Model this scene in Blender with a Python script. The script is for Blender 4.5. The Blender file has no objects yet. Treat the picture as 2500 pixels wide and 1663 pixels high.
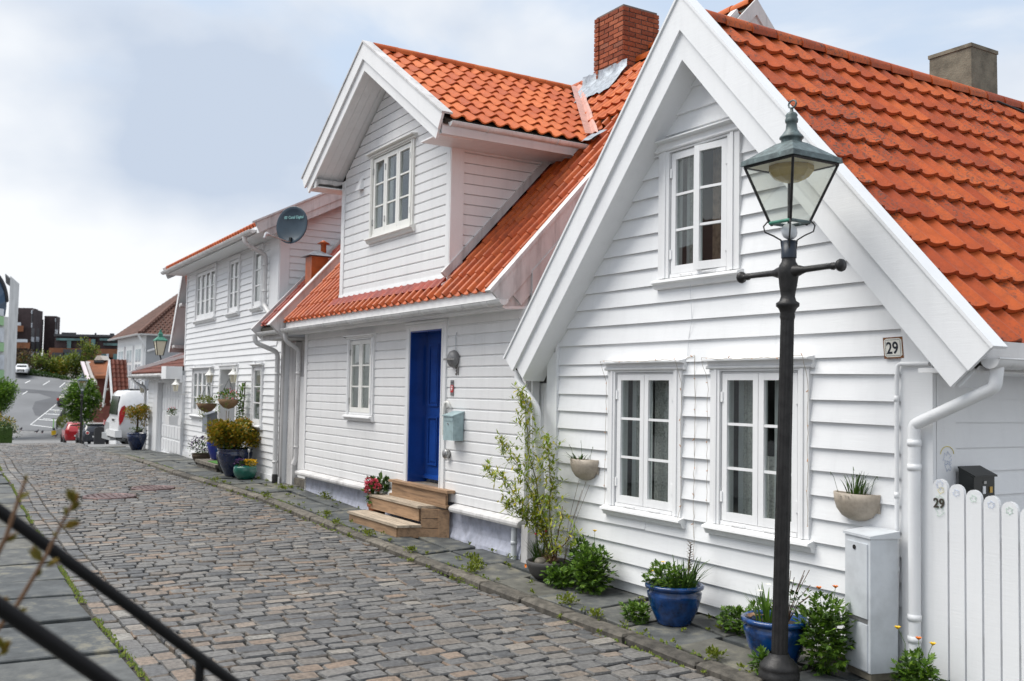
import bpy, math, random
from mathutils import Vector, Matrix
RD = math.radians
rng = random.Random(29)
SC = bpy.context.scene
COL = SC.collection
PI = math.pi

# ------------------------------------------------------------------ camera
# the street runs along -x, the house fronts lie near y = 5.8, z = 0 is the street
FPX, PW, PH = 2401.0, 2500.0, 1663.0
PIT, ROL, YAW = 0.05207778, 0.01792421, 0.55034572
EYE = Vector((0, 0, 1.85))
_fh = Vector((-math.cos(YAW), math.sin(YAW), 0)); _rh = Vector((math.sin(YAW), math.cos(YAW), 0))
FWD = math.cos(PIT)*_fh + math.sin(PIT)*Vector((0, 0, 1))
_u0 = -math.sin(PIT)*_fh + math.cos(PIT)*Vector((0, 0, 1))
RGT = math.cos(ROL)*_rh + math.sin(ROL)*_u0
UPV = -math.sin(ROL)*_rh + math.cos(ROL)*_u0
cam = bpy.data.cameras.new('camera'); cam_o = bpy.data.objects.new('camera', cam); COL.objects.link(cam_o)
cam.sensor_width = 36.0; cam.lens = FPX*36.0/PW; cam.clip_start = 0.05; cam.clip_end = 3000
cam_o.matrix_world = Matrix(((RGT.x, UPV.x, -FWD.x, EYE.x), (RGT.y, UPV.y, -FWD.y, EYE.y), (RGT.z, UPV.z, -FWD.z, EYE.z), (0, 0, 0, 1)))
cam.dof.use_dof = True; cam.dof.focus_distance = 9.0; cam.dof.aperture_fstop = 3.2
SC.camera = cam_o

# ------------------------------------------------------------------ sky and sun
SUN_EL, SUN_AZ = 60.0, 236.0     # azimuth of the sun: direction in the xy plane, degrees from +x
w = bpy.data.worlds.new('World'); SC.world = w; w.use_nodes = True
nt = w.node_tree; nt.nodes.clear()
N = nt.nodes.new; Lk = nt.links.new
out = N('ShaderNodeOutputWorld'); bg = N('ShaderNodeBackground'); bg.inputs['Strength'].default_value = 0.10
sky = N('ShaderNodeTexSky'); sky.sky_type = 'NISHITA'; sky.sun_disc = False
sky.sun_elevation = RD(SUN_EL); sky.sun_rotation = RD(90-SUN_AZ); sky.altitude = 10; sky.air_density = 1.2; sky.dust_density = 2.0
tc = N('ShaderNodeTexCoord')
mp = N('ShaderNodeMapping'); mp.inputs['Scale'].default_value = (1.0, 1.0, 2.2); mp.inputs['Location'].default_value = (0.55, 0.3, 0.1)
Lk(tc.outputs['Generated'], mp.inputs['Vector'])
n1 = N('ShaderNodeTexNoise'); n1.inputs['Scale'].default_value = 2.6; n1.inputs['Detail'].default_value = 9; n1.inputs['Roughness'].default_value = 0.5; n1.inputs['Distortion'].default_value = 0.35
Lk(mp.outputs['Vector'], n1.inputs['Vector'])
r1 = N('ShaderNodeValToRGB'); r1.color_ramp.elements[0].position = 0.36; r1.color_ramp.elements[1].position = 0.52
r1.color_ramp.interpolation = 'EASE'
CLD = (n1, r1)
n2 = N('ShaderNodeTexNoise'); n2.inputs['Scale'].default_value = 2.5; n2.inputs['Detail'].default_value = 6; n2.inputs['Roughness'].default_value = 0.45
mp2 = N('ShaderNodeMapping'); mp2.inputs['Location'].default_value = (3.1, 1.7, 0.4); mp2.inputs['Scale'].default_value = (1, 1, 1.6)
Lk(tc.outputs['Generated'], mp2.inputs['Vector']); Lk(mp2.outputs['Vector'], n2.inputs['Vector'])
r2 = N('ShaderNodeValToRGB'); r2.color_ramp.elements[0].position = 0.42; r2.color_ramp.elements[1].position = 0.60
r2.color_ramp.elements[0].color = (4.8, 5.5, 6.6, 1); r2.color_ramp.elements[1].color = (8.0, 8.2, 8.45, 1)
sx = N('ShaderNodeSeparateXYZ'); Lk(tc.outputs['Generated'], sx.inputs[0])
mr = N('ShaderNodeMapRange'); mr.interpolation_type = 'SMOOTHSTEP'; mr.inputs['From Min'].default_value = 0.08; mr.inputs['From Max'].default_value = 0.34; mr.inputs['To Min'].default_value = 0.13; mr.inputs['To Max'].default_value = -0.015; Lk(sx.outputs['Z'], mr.inputs['Value'])
ad0 = N('ShaderNodeMath'); Lk(n2.outputs['Fac'], ad0.inputs[0]); Lk(mr.outputs['Result'], ad0.inputs[1]); Lk(ad0.outputs[0], r2.inputs['Fac'])    # cumulus piles up towards the horizon
mx0 = N('ShaderNodeMixRGB'); mx0.inputs['Fac'].default_value = 0.82; mx0.inputs['Color2'].default_value = (5.6, 6.6, 8.0, 1)
Lk(sky.outputs['Color'], mx0.inputs['Color1'])      # clear sky whitened by thin high cloud
ad1 = N('ShaderNodeMath'); Lk(n1.outputs['Fac'], ad1.inputs[0]); Lk(mr.outputs['Result'], ad1.inputs[1]); Lk(ad1.outputs[0], r1.inputs['Fac'])
mx = N('ShaderNodeMixRGB'); Lk(r1.outputs['Color'], mx.inputs['Fac']); Lk(mx0.outputs['Color'], mx.inputs['Color1']); Lk(r2.outputs['Color'], mx.inputs['Color2'])
Lk(mx.outputs['Color'], bg.inputs['Color']); Lk(bg.outputs['Background'], out.inputs['Surface'])
sl = bpy.data.lights.new('sun', 'SUN'); sl.energy = 3.6; sl.angle = RD(45); sl.color = (1.0, 0.96, 0.90)
so = bpy.data.objects.new('sun', sl); COL.objects.link(so); so.location = (-5, -20, 30)
sd = Vector((math.cos(RD(SUN_AZ))*math.cos(RD(SUN_EL)), math.sin(RD(SUN_AZ))*math.cos(RD(SUN_EL)), math.sin(RD(SUN_EL))))
so.rotation_euler = sd.to_track_quat('Z', 'Y').to_euler()
SC.view_settings.view_transform = 'Standard'; SC.view_settings.look = 'None'; SC.view_settings.gamma = 1.0
SC.view_settings.exposure = 0.30
SC.render.engine = 'CYCLES'; SC.cycles.max_bounces = 7; SC.cycles.transparent_max_bounces = 12

# ------------------------------------------------------------------ pixel helpers (photo pixel -> direction; depth always from a real plane)
def ray(x, y): return (FWD*FPX + RGT*(x-PW/2) - UPV*(y-PH/2)).normalized()
def onP(x, y, p0, n):
    d = ray(x, y); return EYE + d*((Vector(p0)-EYE).dot(n)/d.dot(n))
def onY(x, y, Y): return onP(x, y, (0, Y, 0), Vector((0, 1, 0)))
def onZ(x, y, Z): return onP(x, y, (0, 0, Z), Vector((0, 0, 1)))
def at(x, y, D):
    d = ray(x, y); return EYE + d*(D/d.dot(FWD))

# ------------------------------------------------------------------ materials
MATS = {}
def _mat(name):
    m = bpy.data.materials.new(name); m.use_nodes = True; nt = m.node_tree
    b = nt.nodes['Principled BSDF']; MATS[name] = m; return m, nt, b
def _rand(nt):
    oi = nt.nodes.new('ShaderNodeObjectInfo'); ge = nt.nodes.new('ShaderNodeNewGeometry'); ad = nt.nodes.new('ShaderNodeMath'); ad.operation = 'ADD'
    fr = nt.nodes.new('ShaderNodeMath'); fr.operation = 'FRACT'
    nt.links.new(oi.outputs['Random'], ad.inputs[0]); nt.links.new(ge.outputs['Random Per Island'], ad.inputs[1]); nt.links.new(ad.outputs[0], fr.inputs[0]); return fr.outputs[0]
def _ramp(nt, fac, stops, interp='LINEAR'):
    r = nt.nodes.new('ShaderNodeValToRGB'); cr = r.color_ramp; cr.interpolation = interp
    while len(cr.elements) < len(stops): cr.elements.new(0.5)
    for e, (p, c) in zip(cr.elements, stops):
        e.position = p; e.color = (c[0], c[1], c[2], 1) if not isinstance(c, (int, float)) else (c, c, c, 1)
    if fac is not None: nt.links.new(fac, r.inputs['Fac'])
    return r.outputs['Color']
def _noise(nt, scale, detail=4, rough=0.55, stretch=(1, 1, 1), dist=0.0):
    t = nt.nodes.new('ShaderNodeTexCoord'); mp = nt.nodes.new('ShaderNodeMapping'); mp.inputs['Scale'].default_value = stretch
    n = nt.nodes.new('ShaderNodeTexNoise'); n.inputs['Scale'].default_value = scale; n.inputs['Detail'].default_value = detail; n.inputs['Roughness'].default_value = rough; n.inputs['Distortion'].default_value = dist
    g = nt.nodes.new('ShaderNodeNewGeometry')
    nt.links.new(g.outputs['Position'], mp.inputs['Vector']); nt.links.new(mp.outputs['Vector'], n.inputs['Vector']); return n.outputs['Fac']
def _mul(nt, a, b, mode='MULTIPLY', fac=1.0):
    m = nt.nodes.new('ShaderNodeMixRGB'); m.blend_type = mode
    if isinstance(fac, float): m.inputs['Fac'].default_value = fac
    else: nt.links.new(fac, m.inputs['Fac'])
    for s, k in ((a, 'Color1'), (b, 'Color2')):
        if isinstance(s, tuple): m.inputs[k].default_value = (s[0], s[1], s[2], 1)
        else: nt.links.new(s, m.inputs[k])
    return m.outputs['Color']
def _bump(nt, b, h, strength=0.3, dist=0.01):
    bu = nt.nodes.new('ShaderNodeBump'); bu.inputs['Strength'].default_value = strength; bu.inputs['Distance'].default_value = dist
    nt.links.new(h, bu.inputs['Height']); nt.links.new(bu.outputs['Normal'], b.inputs['Normal'])
def M_plain(name, col, rough=0.5, metal=0.0, var=0.08, nscale=6.0, bump=0.0, bscale=60.0, spec=0.5, stretch=(1, 1, 1), rvar=0.0, coat=0.0):
    m, nt, b = _mat(name)
    c = _ramp(nt, _noise(nt, nscale, 5, 0.6, stretch), [(0.3, tuple(x*(1-var*2.2) for x in col)), (0.55, col), (0.8, tuple(min(1, x*(1+var)) for x in col))])
    if rvar: c = _mul(nt, c, _ramp(nt, _rand(nt), [(0, 1-rvar), (1, 1.0)]))
    nt.links.new(c, b.inputs['Base Color']); b.inputs['Roughness'].default_value = rough; b.inputs['Metallic'].default_value = metal
    b.inputs['Specular IOR Level'].default_value = spec; b.inputs['Coat Weight'].default_value = coat
    if bump: _bump(nt, b, _noise(nt, bscale, 4, 0.6, stretch), bump, 0.006)
    return m
def M_ramp(name, stops, rough=0.6, nscale=20.0, var=0.2, bump=0.0, bscale=60.0, spec=0.4, spots=None, trans=0.0, stretch=(1, 1, 1), interp='LINEAR'):
    """colour picked per piece (object or loose island) from a ramp, broken up by noise"""
    m, nt, b = _mat(name)
    c = _ramp(nt, _rand(nt), stops, interp)
    c = _mul(nt, c, _ramp(nt, _noise(nt, nscale, 5, 0.6, stretch), [(0.25, 1-var*1.6), (0.75, 1.0+0*var)]))
    if spots:
        sc, lo, hi, colr = spots
        f = _ramp(nt, _noise(nt, sc, 6, 0.7), [(lo, 0.0), (hi, 1.0)])
        f2 = _ramp(nt, _noise(nt, 1.3, 3, 0.5), [(0.38, 0.0), (0.62, 1.0)])
        c = _mul(nt, c, colr, 'MIX', _mul(nt, f, f2))
    nt.links.new(c, b.inputs['Base Color']); b.inputs['Roughness'].default_value = rough; b.inputs['Specular IOR Level'].default_value = spec
    if bump: _bump(nt, b, _noise(nt, bscale, 5, 0.65), bump, 0.008)
    if trans:
        tr = nt.nodes.new('ShaderNodeBsdfTranslucent'); mxs = nt.nodes.new('ShaderNodeMixShader'); mxs.inputs['Fac'].default_value = trans
        nt.links.new(c, tr.inputs['Color']); nt.links.new(b.outputs['BSDF'], mxs.inputs[1]); nt.links.new(tr.outputs['BSDF'], mxs.inputs[2])
        nt.links.new(mxs.outputs['Shader'], nt.nodes['Material Output'].inputs['Surface'])
    return m
def M_paint(name, col, dirt=0.10, rough=0.42, knots=0.0):
    """brushed house paint on wood: faint grain along the boards, rain streaks, grey grime"""
    m, nt, b = _mat(name)
    c = _ramp(nt, _noise(nt, 2.2, 6, 0.6, (1, 1, 0.5)), [(0.30, tuple(x*(1-dirt) for x in col)), (0.62, col)])
    st = _ramp(nt, _noise(nt, 9, 5, 0.65, (1, 1, 0.12)), [(0.28, 1-dirt*1.1), (0.5, 1.0)])
    c = _mul(nt, c, st)
    c = _mul(nt, c, _ramp(nt, _rand(nt), [(0, 0.955), (1, 1.0)]))
    fl = _ramp(nt, _noise(nt, 75, 3, 0.7), [(0.70, 0.0), (0.76, 1.0)]); fl2 = _ramp(nt, _noise(nt, 3.1, 3, 0.5), [(0.52, 0.0), (0.66, 1.0)])
    c = _mul(nt, c, (0.33, 0.31, 0.28), 'MIX', _mul(nt, _mul(nt, fl, fl2), (dirt*3+knots,)*3))
    nt.links.new(c, b.inputs['Base Color']); b.inputs['Roughness'].default_value = rough
    _bump(nt, b, _noise(nt, 22, 6, 0.7, (0.25, 1, 3.5)), 0.22, 0.006); return m
def M_glass(name, tint=(0.86, 0.89, 0.88), refl=1.0):
    m, nt, b = _mat(name); nt.nodes.remove(b)
    tr = nt.nodes.new('ShaderNodeBsdfTransparent'); tr.inputs['Color'].default_value = (*tint, 1)
    gl = nt.nodes.new('ShaderNodeBsdfGlossy'); gl.inputs['Roughness'].default_value = 0.015; gl.inputs['Color'].default_value = (refl, refl, refl, 1)
    fr = nt.nodes.new('ShaderNodeFresnel'); ge = nt.nodes.new('ShaderNodeNewGeometry'); ma = nt.nodes.new('ShaderNodeMapRange'); ma.inputs['To Min'].default_value = 1.6; ma.inputs['To Max'].default_value = 1/1.6
    nt.links.new(ge.outputs['Backfacing'], ma.inputs['Value']); nt.links.new(ma.outputs['Result'], fr.inputs['IOR'])
    mx = nt.nodes.new('ShaderNodeMixShader'); nt.links.new(fr.outputs['Fac'], mx.inputs['Fac']); nt.links.new(tr.outputs['BSDF'], mx.inputs[1]); nt.links.new(gl.outputs['BSDF'], mx.inputs[2])
    bu = nt.nodes.new('ShaderNodeBump'); bu.inputs['Strength'].default_value = 0.05; bu.inputs['Distance'].default_value = 0.02
    nt.links.new(_noise(nt, 5, 2, 0.5), bu.inputs['Height']); nt.links.new(bu.outputs['Normal'], gl.inputs['Normal'])
    nt.links.new(mx.outputs['Shader'], nt.nodes['Material Output'].inputs['Surface']); return m

WHITE = M_paint('white_paint', (0.81, 0.82, 0.83), 0.04)
WHITE31 = M_paint('white_paint_older', (0.82, 0.82, 0.82), 0.06)
WEATHER = M_paint('white_paint_weathered', (0.66, 0.65, 0.645), 0.30, 0.6, 0.3)
TRIM = M_paint('white_trim_gloss', (0.82, 0.825, 0.83), 0.06, 0.3)
CREAM = M_paint('cream_trim', (0.81, 0.805, 0.765), 0.06, 0.35)
GUTTER = M_paint('gutter_white', (0.72, 0.72, 0.715), 0.22, 0.35)
PLINTH = M_plain('lilac_render', (0.50, 0.52, 0.61), 0.8, var=0.14, nscale=9, bump=0.8, bscale=45)
BLUED = M_plain('door_blue', (0.010, 0.055, 0.27), 0.22, var=0.10, nscale=3, coat=0.3)
TILE29 = M_ramp('clay_tile_weathered', [(0, (0.36, 0.056, 0.011)), (0.5, (0.48, 0.084, 0.014)), (1, (0.55, 0.112, 0.020))], 0.62, 9, 0.22, 0.4, 70, 0.35, (34, 0.51, 0.60, (0.065, 0.045, 0.036)))
TILE31 = M_ramp('clay_tile_glazed', [(0, (0.44, 0.074, 0.011)), (0.5, (0.50, 0.094, 0.013)), (0.9, (0.54, 0.112, 0.016)), (1, (0.42, 0.08, 0.015))], 0.46, 14, 0.3, 0.2, 40, 0.35, (34, 0.62, 0.70, (0.09, 0.05, 0.04)))
TILED = M_ramp('clay_tile_dormer', [(0, (0.42, 0.078, 0.017)), (0.6, (0.54, 0.120, 0.025)), (1, (0.60, 0.150, 0.036))], 0.66, 12, 0.18, 0.3, 60, 0.3, (30, 0.58, 0.70, (0.14, 0.09, 0.07)))
TILERED = M_ramp('red_flashing_tile', [(0, (0.26, 0.030, 0.015)), (1, (0.38, 0.05, 0.02))], 0.4, 14, 0.3)
TILEBR = M_ramp('brown_roof_tile', [(0, (0.085, 0.038, 0.026)), (1, (0.155, 0.066, 0.044))], 0.7, 14, 0.3)
TILEGAR = M_ramp('garage_tile', [(0, (0.12, 0.030, 0.018)), (1, (0.22, 0.052, 0.028))], 0.7, 20, 0.35)
BRICK = M_ramp('red_brick', [(0, (0.27, 0.075, 0.040)), (0.5, (0.42, 0.120, 0.058)), (0.85, (0.48, 0.155, 0.080)), (1, (0.23, 0.11, 0.08))], 0.85, 30, 0.35, 0.5, 80, 0.2, (40, 0.60, 0.68, (0.05, 0.035, 0.03)))
MORTAR = M_plain('mortar', (0.16, 0.13, 0.115), 0.95, bump=0.5)
LEAD = M_plain('lead_flashing', (0.33, 0.37, 0.41), 0.45, 0.4, 0.2, 14, 0.6, 18)
PINKMETAL = M_plain('valley_metal', (0.56, 0.30, 0.24), 0.45, 0.1, 0.12, 8)
CONC = M_plain('rough_concrete', (0.185, 0.165, 0.125), 0.95, var=0.22, nscale=7, bump=0.9, bscale=50)
STONEK = M_ramp('kerb_granite', [(0, (0.105, 0.096, 0.082)), (1, (0.25, 0.225, 0.185))], 0.85, 14, 0.5, 0.7, 55)
COBBLE = M_ramp('cobble_granite', [(0, (0.11, 0.113, 0.118)), (0.3, (0.172, 0.170, 0.168)), (0.66, (0.230, 0.222, 0.210)), (0.84, (0.215, 0.184, 0.155)), (0.94, (0.30, 0.22, 0.162)), (1, (0.33, 0.315, 0.285))], 0.58, 30, 0.42, 0.75, 60, 0.45, (9, 0.60, 0.72, (0.07, 0.068, 0.06)))
JOINT = M_plain('joint_grit', (0.055, 0.050, 0.040), 0.95, var=0.35, nscale=30, bump=0.8, bscale=120)
SLATE = M_ramp('slate_slab', [(0, (0.085, 0.096, 0.100)), (0.5, (0.128, 0.137, 0.137)), (1, (0.160, 0.157, 0.135))], 0.62, 5, 0.42, 0.55, 22, 0.4, (5, 0.50, 0.66, (0.20, 0.185, 0.135)))
MOSS = M_ramp('moss', [(0, (0.055, 0.095, 0.010)), (1, (0.14, 0.17, 0.018))], 0.95, 30, 0.3)
ASPH = M_plain('asphalt', (0.155, 0.160, 0.168), 0.9, var=0.10, nscale=0.15, bump=0.3, bscale=40)
ASPHW = M_plain('asphalt_new', (0.075, 0.078, 0.086), 0.8, var=0.10, nscale=0.4)
LINEW = M_plain('road_paint', (0.75, 0.76, 0.76), 0.7, var=0.06)
GROUND = M_plain('ground_paving', (0.20, 0.20, 0.20), 0.9, var=0.16, nscale=1.2, bump=0.4, bscale=14)
IRONB = M_plain('black_iron', (0.022, 0.021, 0.021), 0.48, 0.3, 0.3, 14, 0.35, 70)
RAILB = M_plain('black_rail', (0.004, 0.004, 0.005), 0.55, 0.0, 0.2, spec=0.25)
VERDI = M_ramp('verdigris_copper', [(0, (0.115, 0.16, 0.165)), (1, (0.15, 0.205, 0.205))], 0.5, 16, 0.5, 0.3, 40, 0.5, (22, 0.55, 0.68, (0.30, 0.42, 0.42)))
VERDG = M_plain('green_copper', (0.06, 0.24, 0.17), 0.5, 0.2, 0.25, 20)
GLASS = M_glass('window_glass'); GLASSL = M_glass('lantern_glass', (0.93, 0.94, 0.92))
AMBER = M_plain('amber_bowl', (0.42, 0.30, 0.07), 0.25, var=0.1)
MILK = M_plain('milk_glass', (0.70, 0.64, 0.48), 0.4, var=0.05)
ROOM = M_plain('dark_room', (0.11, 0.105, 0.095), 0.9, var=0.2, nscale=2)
CURT = M_plain('lace_curtain', (0.50, 0.49, 0.47), 0.9, var=0.22, nscale=60)
CURTB = M_plain('brown_curtain', (0.24, 0.16, 0.11), 0.9, var=0.2, nscale=20)
BLIND = M_plain('slatted_blind', (0.50, 0.51, 0.50), 0.6, var=0.1)
WOOD = M_plain('step_timber', (0.36, 0.225, 0.13), 0.62, var=0.22, nscale=11, bump=0.3, bscale=30, stretch=(0.22, 2, 2.4), rvar=0.12)
WOODG = M_plain('step_timber_worn', (0.46, 0.38, 0.29), 0.75, var=0.2, nscale=13, bump=0.3, bscale=30, stretch=(0.22, 2.4, 1), rvar=0.12)
SOIL = M_plain('soil', (0.035, 0.024, 0.016), 0.95, var=0.4, nscale=60, bump=0.9, bscale=120)
BLUEPOT = M_plain('blue_glaze', (0.004, 0.048, 0.185), 0.2, var=0.4, nscale=9, coat=0.3)
NAVYPOT = M_plain('navy_glaze', (0.006, 0.018, 0.065), 0.14, var=0.2, nscale=5, coat=0.6)
COBPOT = M_plain('cobalt_glaze', (0.006, 0.025, 0.28), 0.2, coat=0.5)
GREENPOT = M_plain('green_glaze', (0.012, 0.115, 0.085), 0.2, var=0.15, coat=0.5)
TERRA = M_plain('terracotta', (0.42, 0.15, 0.075), 0.8, bump=0.2)
TAUPE = M_plain('taupe_planter', (0.36, 0.31, 0.25), 0.55, var=0.08, nscale=40)
DARKPOT = M_plain('dark_stone_bowl', (0.055, 0.052, 0.05), 0.7, var=0.15, bump=0.3)
CABI = M_plain('cabinet_grey', (0.60, 0.63, 0.66), 0.45, var=0.10, nscale=4, bump=0.1)
BOXBLUE = M_plain('mailbox_blue', (0.33, 0.44, 0.46), 0.4, 0.1, 0.12, 10)
BOXGREY = M_plain('mailbox_grey', (0.17, 0.19, 0.22), 0.45)
BLACKP = M_plain('black_plastic', (0.012, 0.014, 0.013), 0.35)
STEEL = M_plain('brushed_steel', (0.42, 0.42, 0.41), 0.35, 0.8)
GREYL = M_plain('grey_lamp', (0.20, 0.20, 0.205), 0.5, 0.2, 0.1, 40)
DISHM = M_plain('dish_blue_grey', (0.028, 0.052, 0.075), 0.35, var=0.12, nscale=3)
INKD = M_plain('ink_dark', (0.008, 0.012, 0.022), 0.4)
INKT = M_plain('print_teal', (0.22, 0.46, 0.46), 0.5)
RUST = M_plain('rust_enamel', (0.20, 0.075, 0.02), 0.8, var=0.3, nscale=60)
ENAM = M_plain('enamel_cream', (0.76, 0.75, 0.69), 0.25, var=0.05)
REDS = M_plain('sticker_red', (0.55, 0.02, 0.025), 0.4)
YELL = M_plain('yellow_petal', (0.80, 0.50, 0.010), 0.6); ORAN = M_plain('orange_petal', (0.78, 0.20, 0.012), 0.6)
PINKF = M_ramp('pink_petal', [(0, (0.60, 0.03, 0.10)), (1, (0.75, 0.14, 0.17))], 0.6, 30, 0.2)
PURPF = M_ramp('purple_petal', [(0, (0.04, 0.012, 0.09)), (1, (0.16, 0.07, 0.20))], 0.7, 30, 0.2)
WHITF = M_plain('white_petal', (0.74, 0.74, 0.66), 0.7)
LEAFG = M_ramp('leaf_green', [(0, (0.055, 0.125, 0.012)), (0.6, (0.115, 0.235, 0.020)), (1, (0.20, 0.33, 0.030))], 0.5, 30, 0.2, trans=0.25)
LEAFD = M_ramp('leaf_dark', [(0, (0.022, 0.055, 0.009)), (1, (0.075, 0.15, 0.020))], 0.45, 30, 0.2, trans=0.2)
LEAFW = M_ramp('leaf_willow', [(0, (0.16, 0.25, 0.02)), (0.6, (0.30, 0.38, 0.04)), (1, (0.58, 0.50, 0.04))], 0.55, 30, 0.15, trans=0.3)
LEAFO = M_ramp('leaf_golden', [(0, (0.10, 0.135, 0.012)), (0.45, (0.28, 0.25, 0.016)), (0.8, (0.42, 0.27, 0.016)), (1, (0.52, 0.22, 0.02))], 0.5, 30, 0.2, trans=0.2)
LEAFS = M_ramp('leaf_spring', [(0, (0.10, 0.14, 0.014)), (1, (0.27, 0.32, 0.035))], 0.6, 30, 0.2, trans=0.25)
LEAFB = M_ramp('leaf_brown', [(0, (0.05, 0.03, 0.015)), (1, (0.14, 0.085, 0.03))], 0.7, 30, 0.2, trans=0.1)
DRY = M_ramp('dry_stalks', [(0, (0.17, 0.095, 0.055)), (1, (0.34, 0.22, 0.13))], 0.9, 30, 0.2)
BARK = M_plain('bark', (0.085, 0.062, 0.042), 0.9, var=0.3, bump=0.5)
TWIGB = M_plain('twig_bark', (0.13, 0.065, 0.028), 0.8, var=0.2)
# ------------------------------------------------------------------ mesh helpers
INV = {}      # parent object -> inverse of its world matrix
def tag(o, label=None, cat=None, group=None, kind=None):
    if label: o['label'] = label
    if cat: o['category'] = cat
    if group: o['group'] = group
    if kind: o['kind'] = kind
    return o
def thing(name, label, cat, loc=(0, 0, 0), group=None):
    o = bpy.data.objects.new(name, None); COL.objects.link(o); o.location = loc; o.empty_display_size = 0.2
    INV[o.name] = Matrix.Translation(Vector(loc)).inverted(); return tag(o, label, cat, group)
def root_inv(p):
    return INV[p.name]
class MB:
    def __init__(s): s.v = []; s.f = []; s.sm = []
    def add(s, vs, fs, smooth=False):
        o = len(s.v); s.v += [tuple(v) for v in vs]
        for f in fs: s.f.append(tuple(i+o for i in f)); s.sm.append(smooth)
        return s
    def hexa(s, p):    # p: bottom ring 0-3, top ring 4-7
        return s.add(p, [(0, 3, 2, 1), (4, 5, 6, 7), (0, 1, 5, 4), (1, 2, 6, 5), (2, 3, 7, 6), (3, 0, 4, 7)])
    def box(s, x0, y0, z0, x1, y1, z1):
        return s.hexa([(x0, y0, z0), (x1, y0, z0), (x1, y1, z0), (x0, y1, z0), (x0, y0, z1), (x1, y0, z1), (x1, y1, z1), (x0, y1, z1)])
    def obox(s, c, ax, ay, az):   # centre and three half axes
        c = Vector(c); ax = Vector(ax); ay = Vector(ay); az = Vector(az)
        return s.hexa([c-ax-ay-az, c+ax-ay-az, c+ax+ay-az, c-ax+ay-az, c-ax-ay+az, c+ax-ay+az, c+ax+ay+az, c-ax+ay+az])
    def prism(s, poly, vec, smooth=False):
        n = len(poly); vec = Vector(vec); a = [Vector(p) for p in poly]; b = [p+vec for p in a]
        s.add(a+b, [tuple(range(n-1, -1, -1)), tuple(range(n, 2*n))]); 
        return s.add(a+b, [(i, (i+1) % n, n+(i+1) % n, n+i) for i in range(n)], smooth)
    def tube(s, pts, r, n=8, cap=True, smooth=True):
        pts = [Vector(p) for p in pts]; m = len(pts); rs = r if isinstance(r, (list, tuple)) else [r]*m
        vs = []; ref = None
        for i in range(m):
            t = (pts[min(i+1, m-1)]-pts[max(i-1, 0)]).normalized()
            if ref is None: ref = Vector((0, 0, 1)) if abs(t.z) < 0.9 else Vector((1, 0, 0))
            a = t.cross(ref).normalized(); b = a.cross(t).normalized(); ref = b
            for k in range(n):
                q = 2*PI*k/n; vs.append(pts[i]+(a*math.cos(q)+b*math.sin(q))*rs[i])
        fs = [(i*n+k, i*n+(k+1) % n, (i+1)*n+(k+1) % n, (i+1)*n+k) for i in range(m-1) for k in range(n)]
        s.add(vs, fs, smooth)
        if cap: s.add(vs[:n], [tuple(range(n-1, -1, -1))]); s.add(vs[-n:], [tuple(range(n))])
        return s
    def lathe(s, prof, c, n=20, smooth=True, axis=None, a0=0.0, a1=2*PI):
        c = Vector(c); full = abs(a1-a0-2*PI) < 1e-6; cols = n if full else n+1
        ez = Vector(axis).normalized() if axis else Vector((0, 0, 1)); ex = Vector((1, 0, 0)) if abs(ez.x) < 0.9 else Vector((0, 1, 0))
        ey = ez.cross(ex).normalized(); ex = ey.cross(ez)
        vs = []
        for r, z in prof:
            for k in range(cols):
                q = a0+(a1-a0)*k/n; vs.append(c+ex*(r*math.cos(q))+ey*(r*math.sin(q))+ez*z)
        fs = []
        for i in range(len(prof)-1):
            for k in range(n):
                k2 = (k+1) % cols; fs.append((i*cols+k, i*cols+k2, (i+1)*cols+k2, (i+1)*cols+k))
        return s.add(vs, fs, smooth)
    def ball(s, c, r, n=8, m=5, sq=(1, 1, 1)):
        c = Vector(c); vs = [c+Vector((0, 0, -r*sq[2]))]
        for i in range(1, m):
            q = -PI/2+PI*i/m
            for k in range(n): a = 2*PI*k/n; vs.append(c+Vector((r*math.cos(q)*math.cos(a)*sq[0], r*math.cos(q)*math.sin(a)*sq[1], r*math.sin(q)*sq[2])))
        vs.append(c+Vector((0, 0, r*sq[2]))); fs = []
        for k in range(n): fs.append((0, 1+(k+1) % n, 1+k)); fs.append((len(vs)-1, 1+(m-2)*n+k, 1+(m-2)*n+(k+1) % n))
        for i in range(m-2):
            for k in range(n): fs.append((1+i*n+k, 1+i*n+(k+1) % n, 1+(i+1)*n+(k+1) % n, 1+(i+1)*n+k))
        return s.add(vs, fs, True)
    def leaf(s, p, d, up, L, W):
        p = Vector(p); d = Vector(d).normalized(); sd = d.cross(Vector(up))
        if sd.length < 1e-4: sd = d.cross(Vector((0.3, 0.9, 0.1)))
        sd.normalize(); nn = sd.cross(d)
        return s.add([p, p+d*L*0.5+sd*W*0.5+nn*W*0.12, p+d*L, p+d*L*0.5-sd*W*0.5+nn*W*0.12], [(0, 1, 2), (0, 2, 3)])
    def mesh(s, name, mat, inv=None):
        me = bpy.data.meshes.new(name); vs = s.v
        if inv is not None: vs = [tuple(inv @ Vector(v)) for v in vs]
        me.from_pydata(vs, [], s.f); me.polygons.foreach_set('use_smooth', s.sm)
        if mat: me.materials.append(mat)
        me.update(); return me
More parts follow.
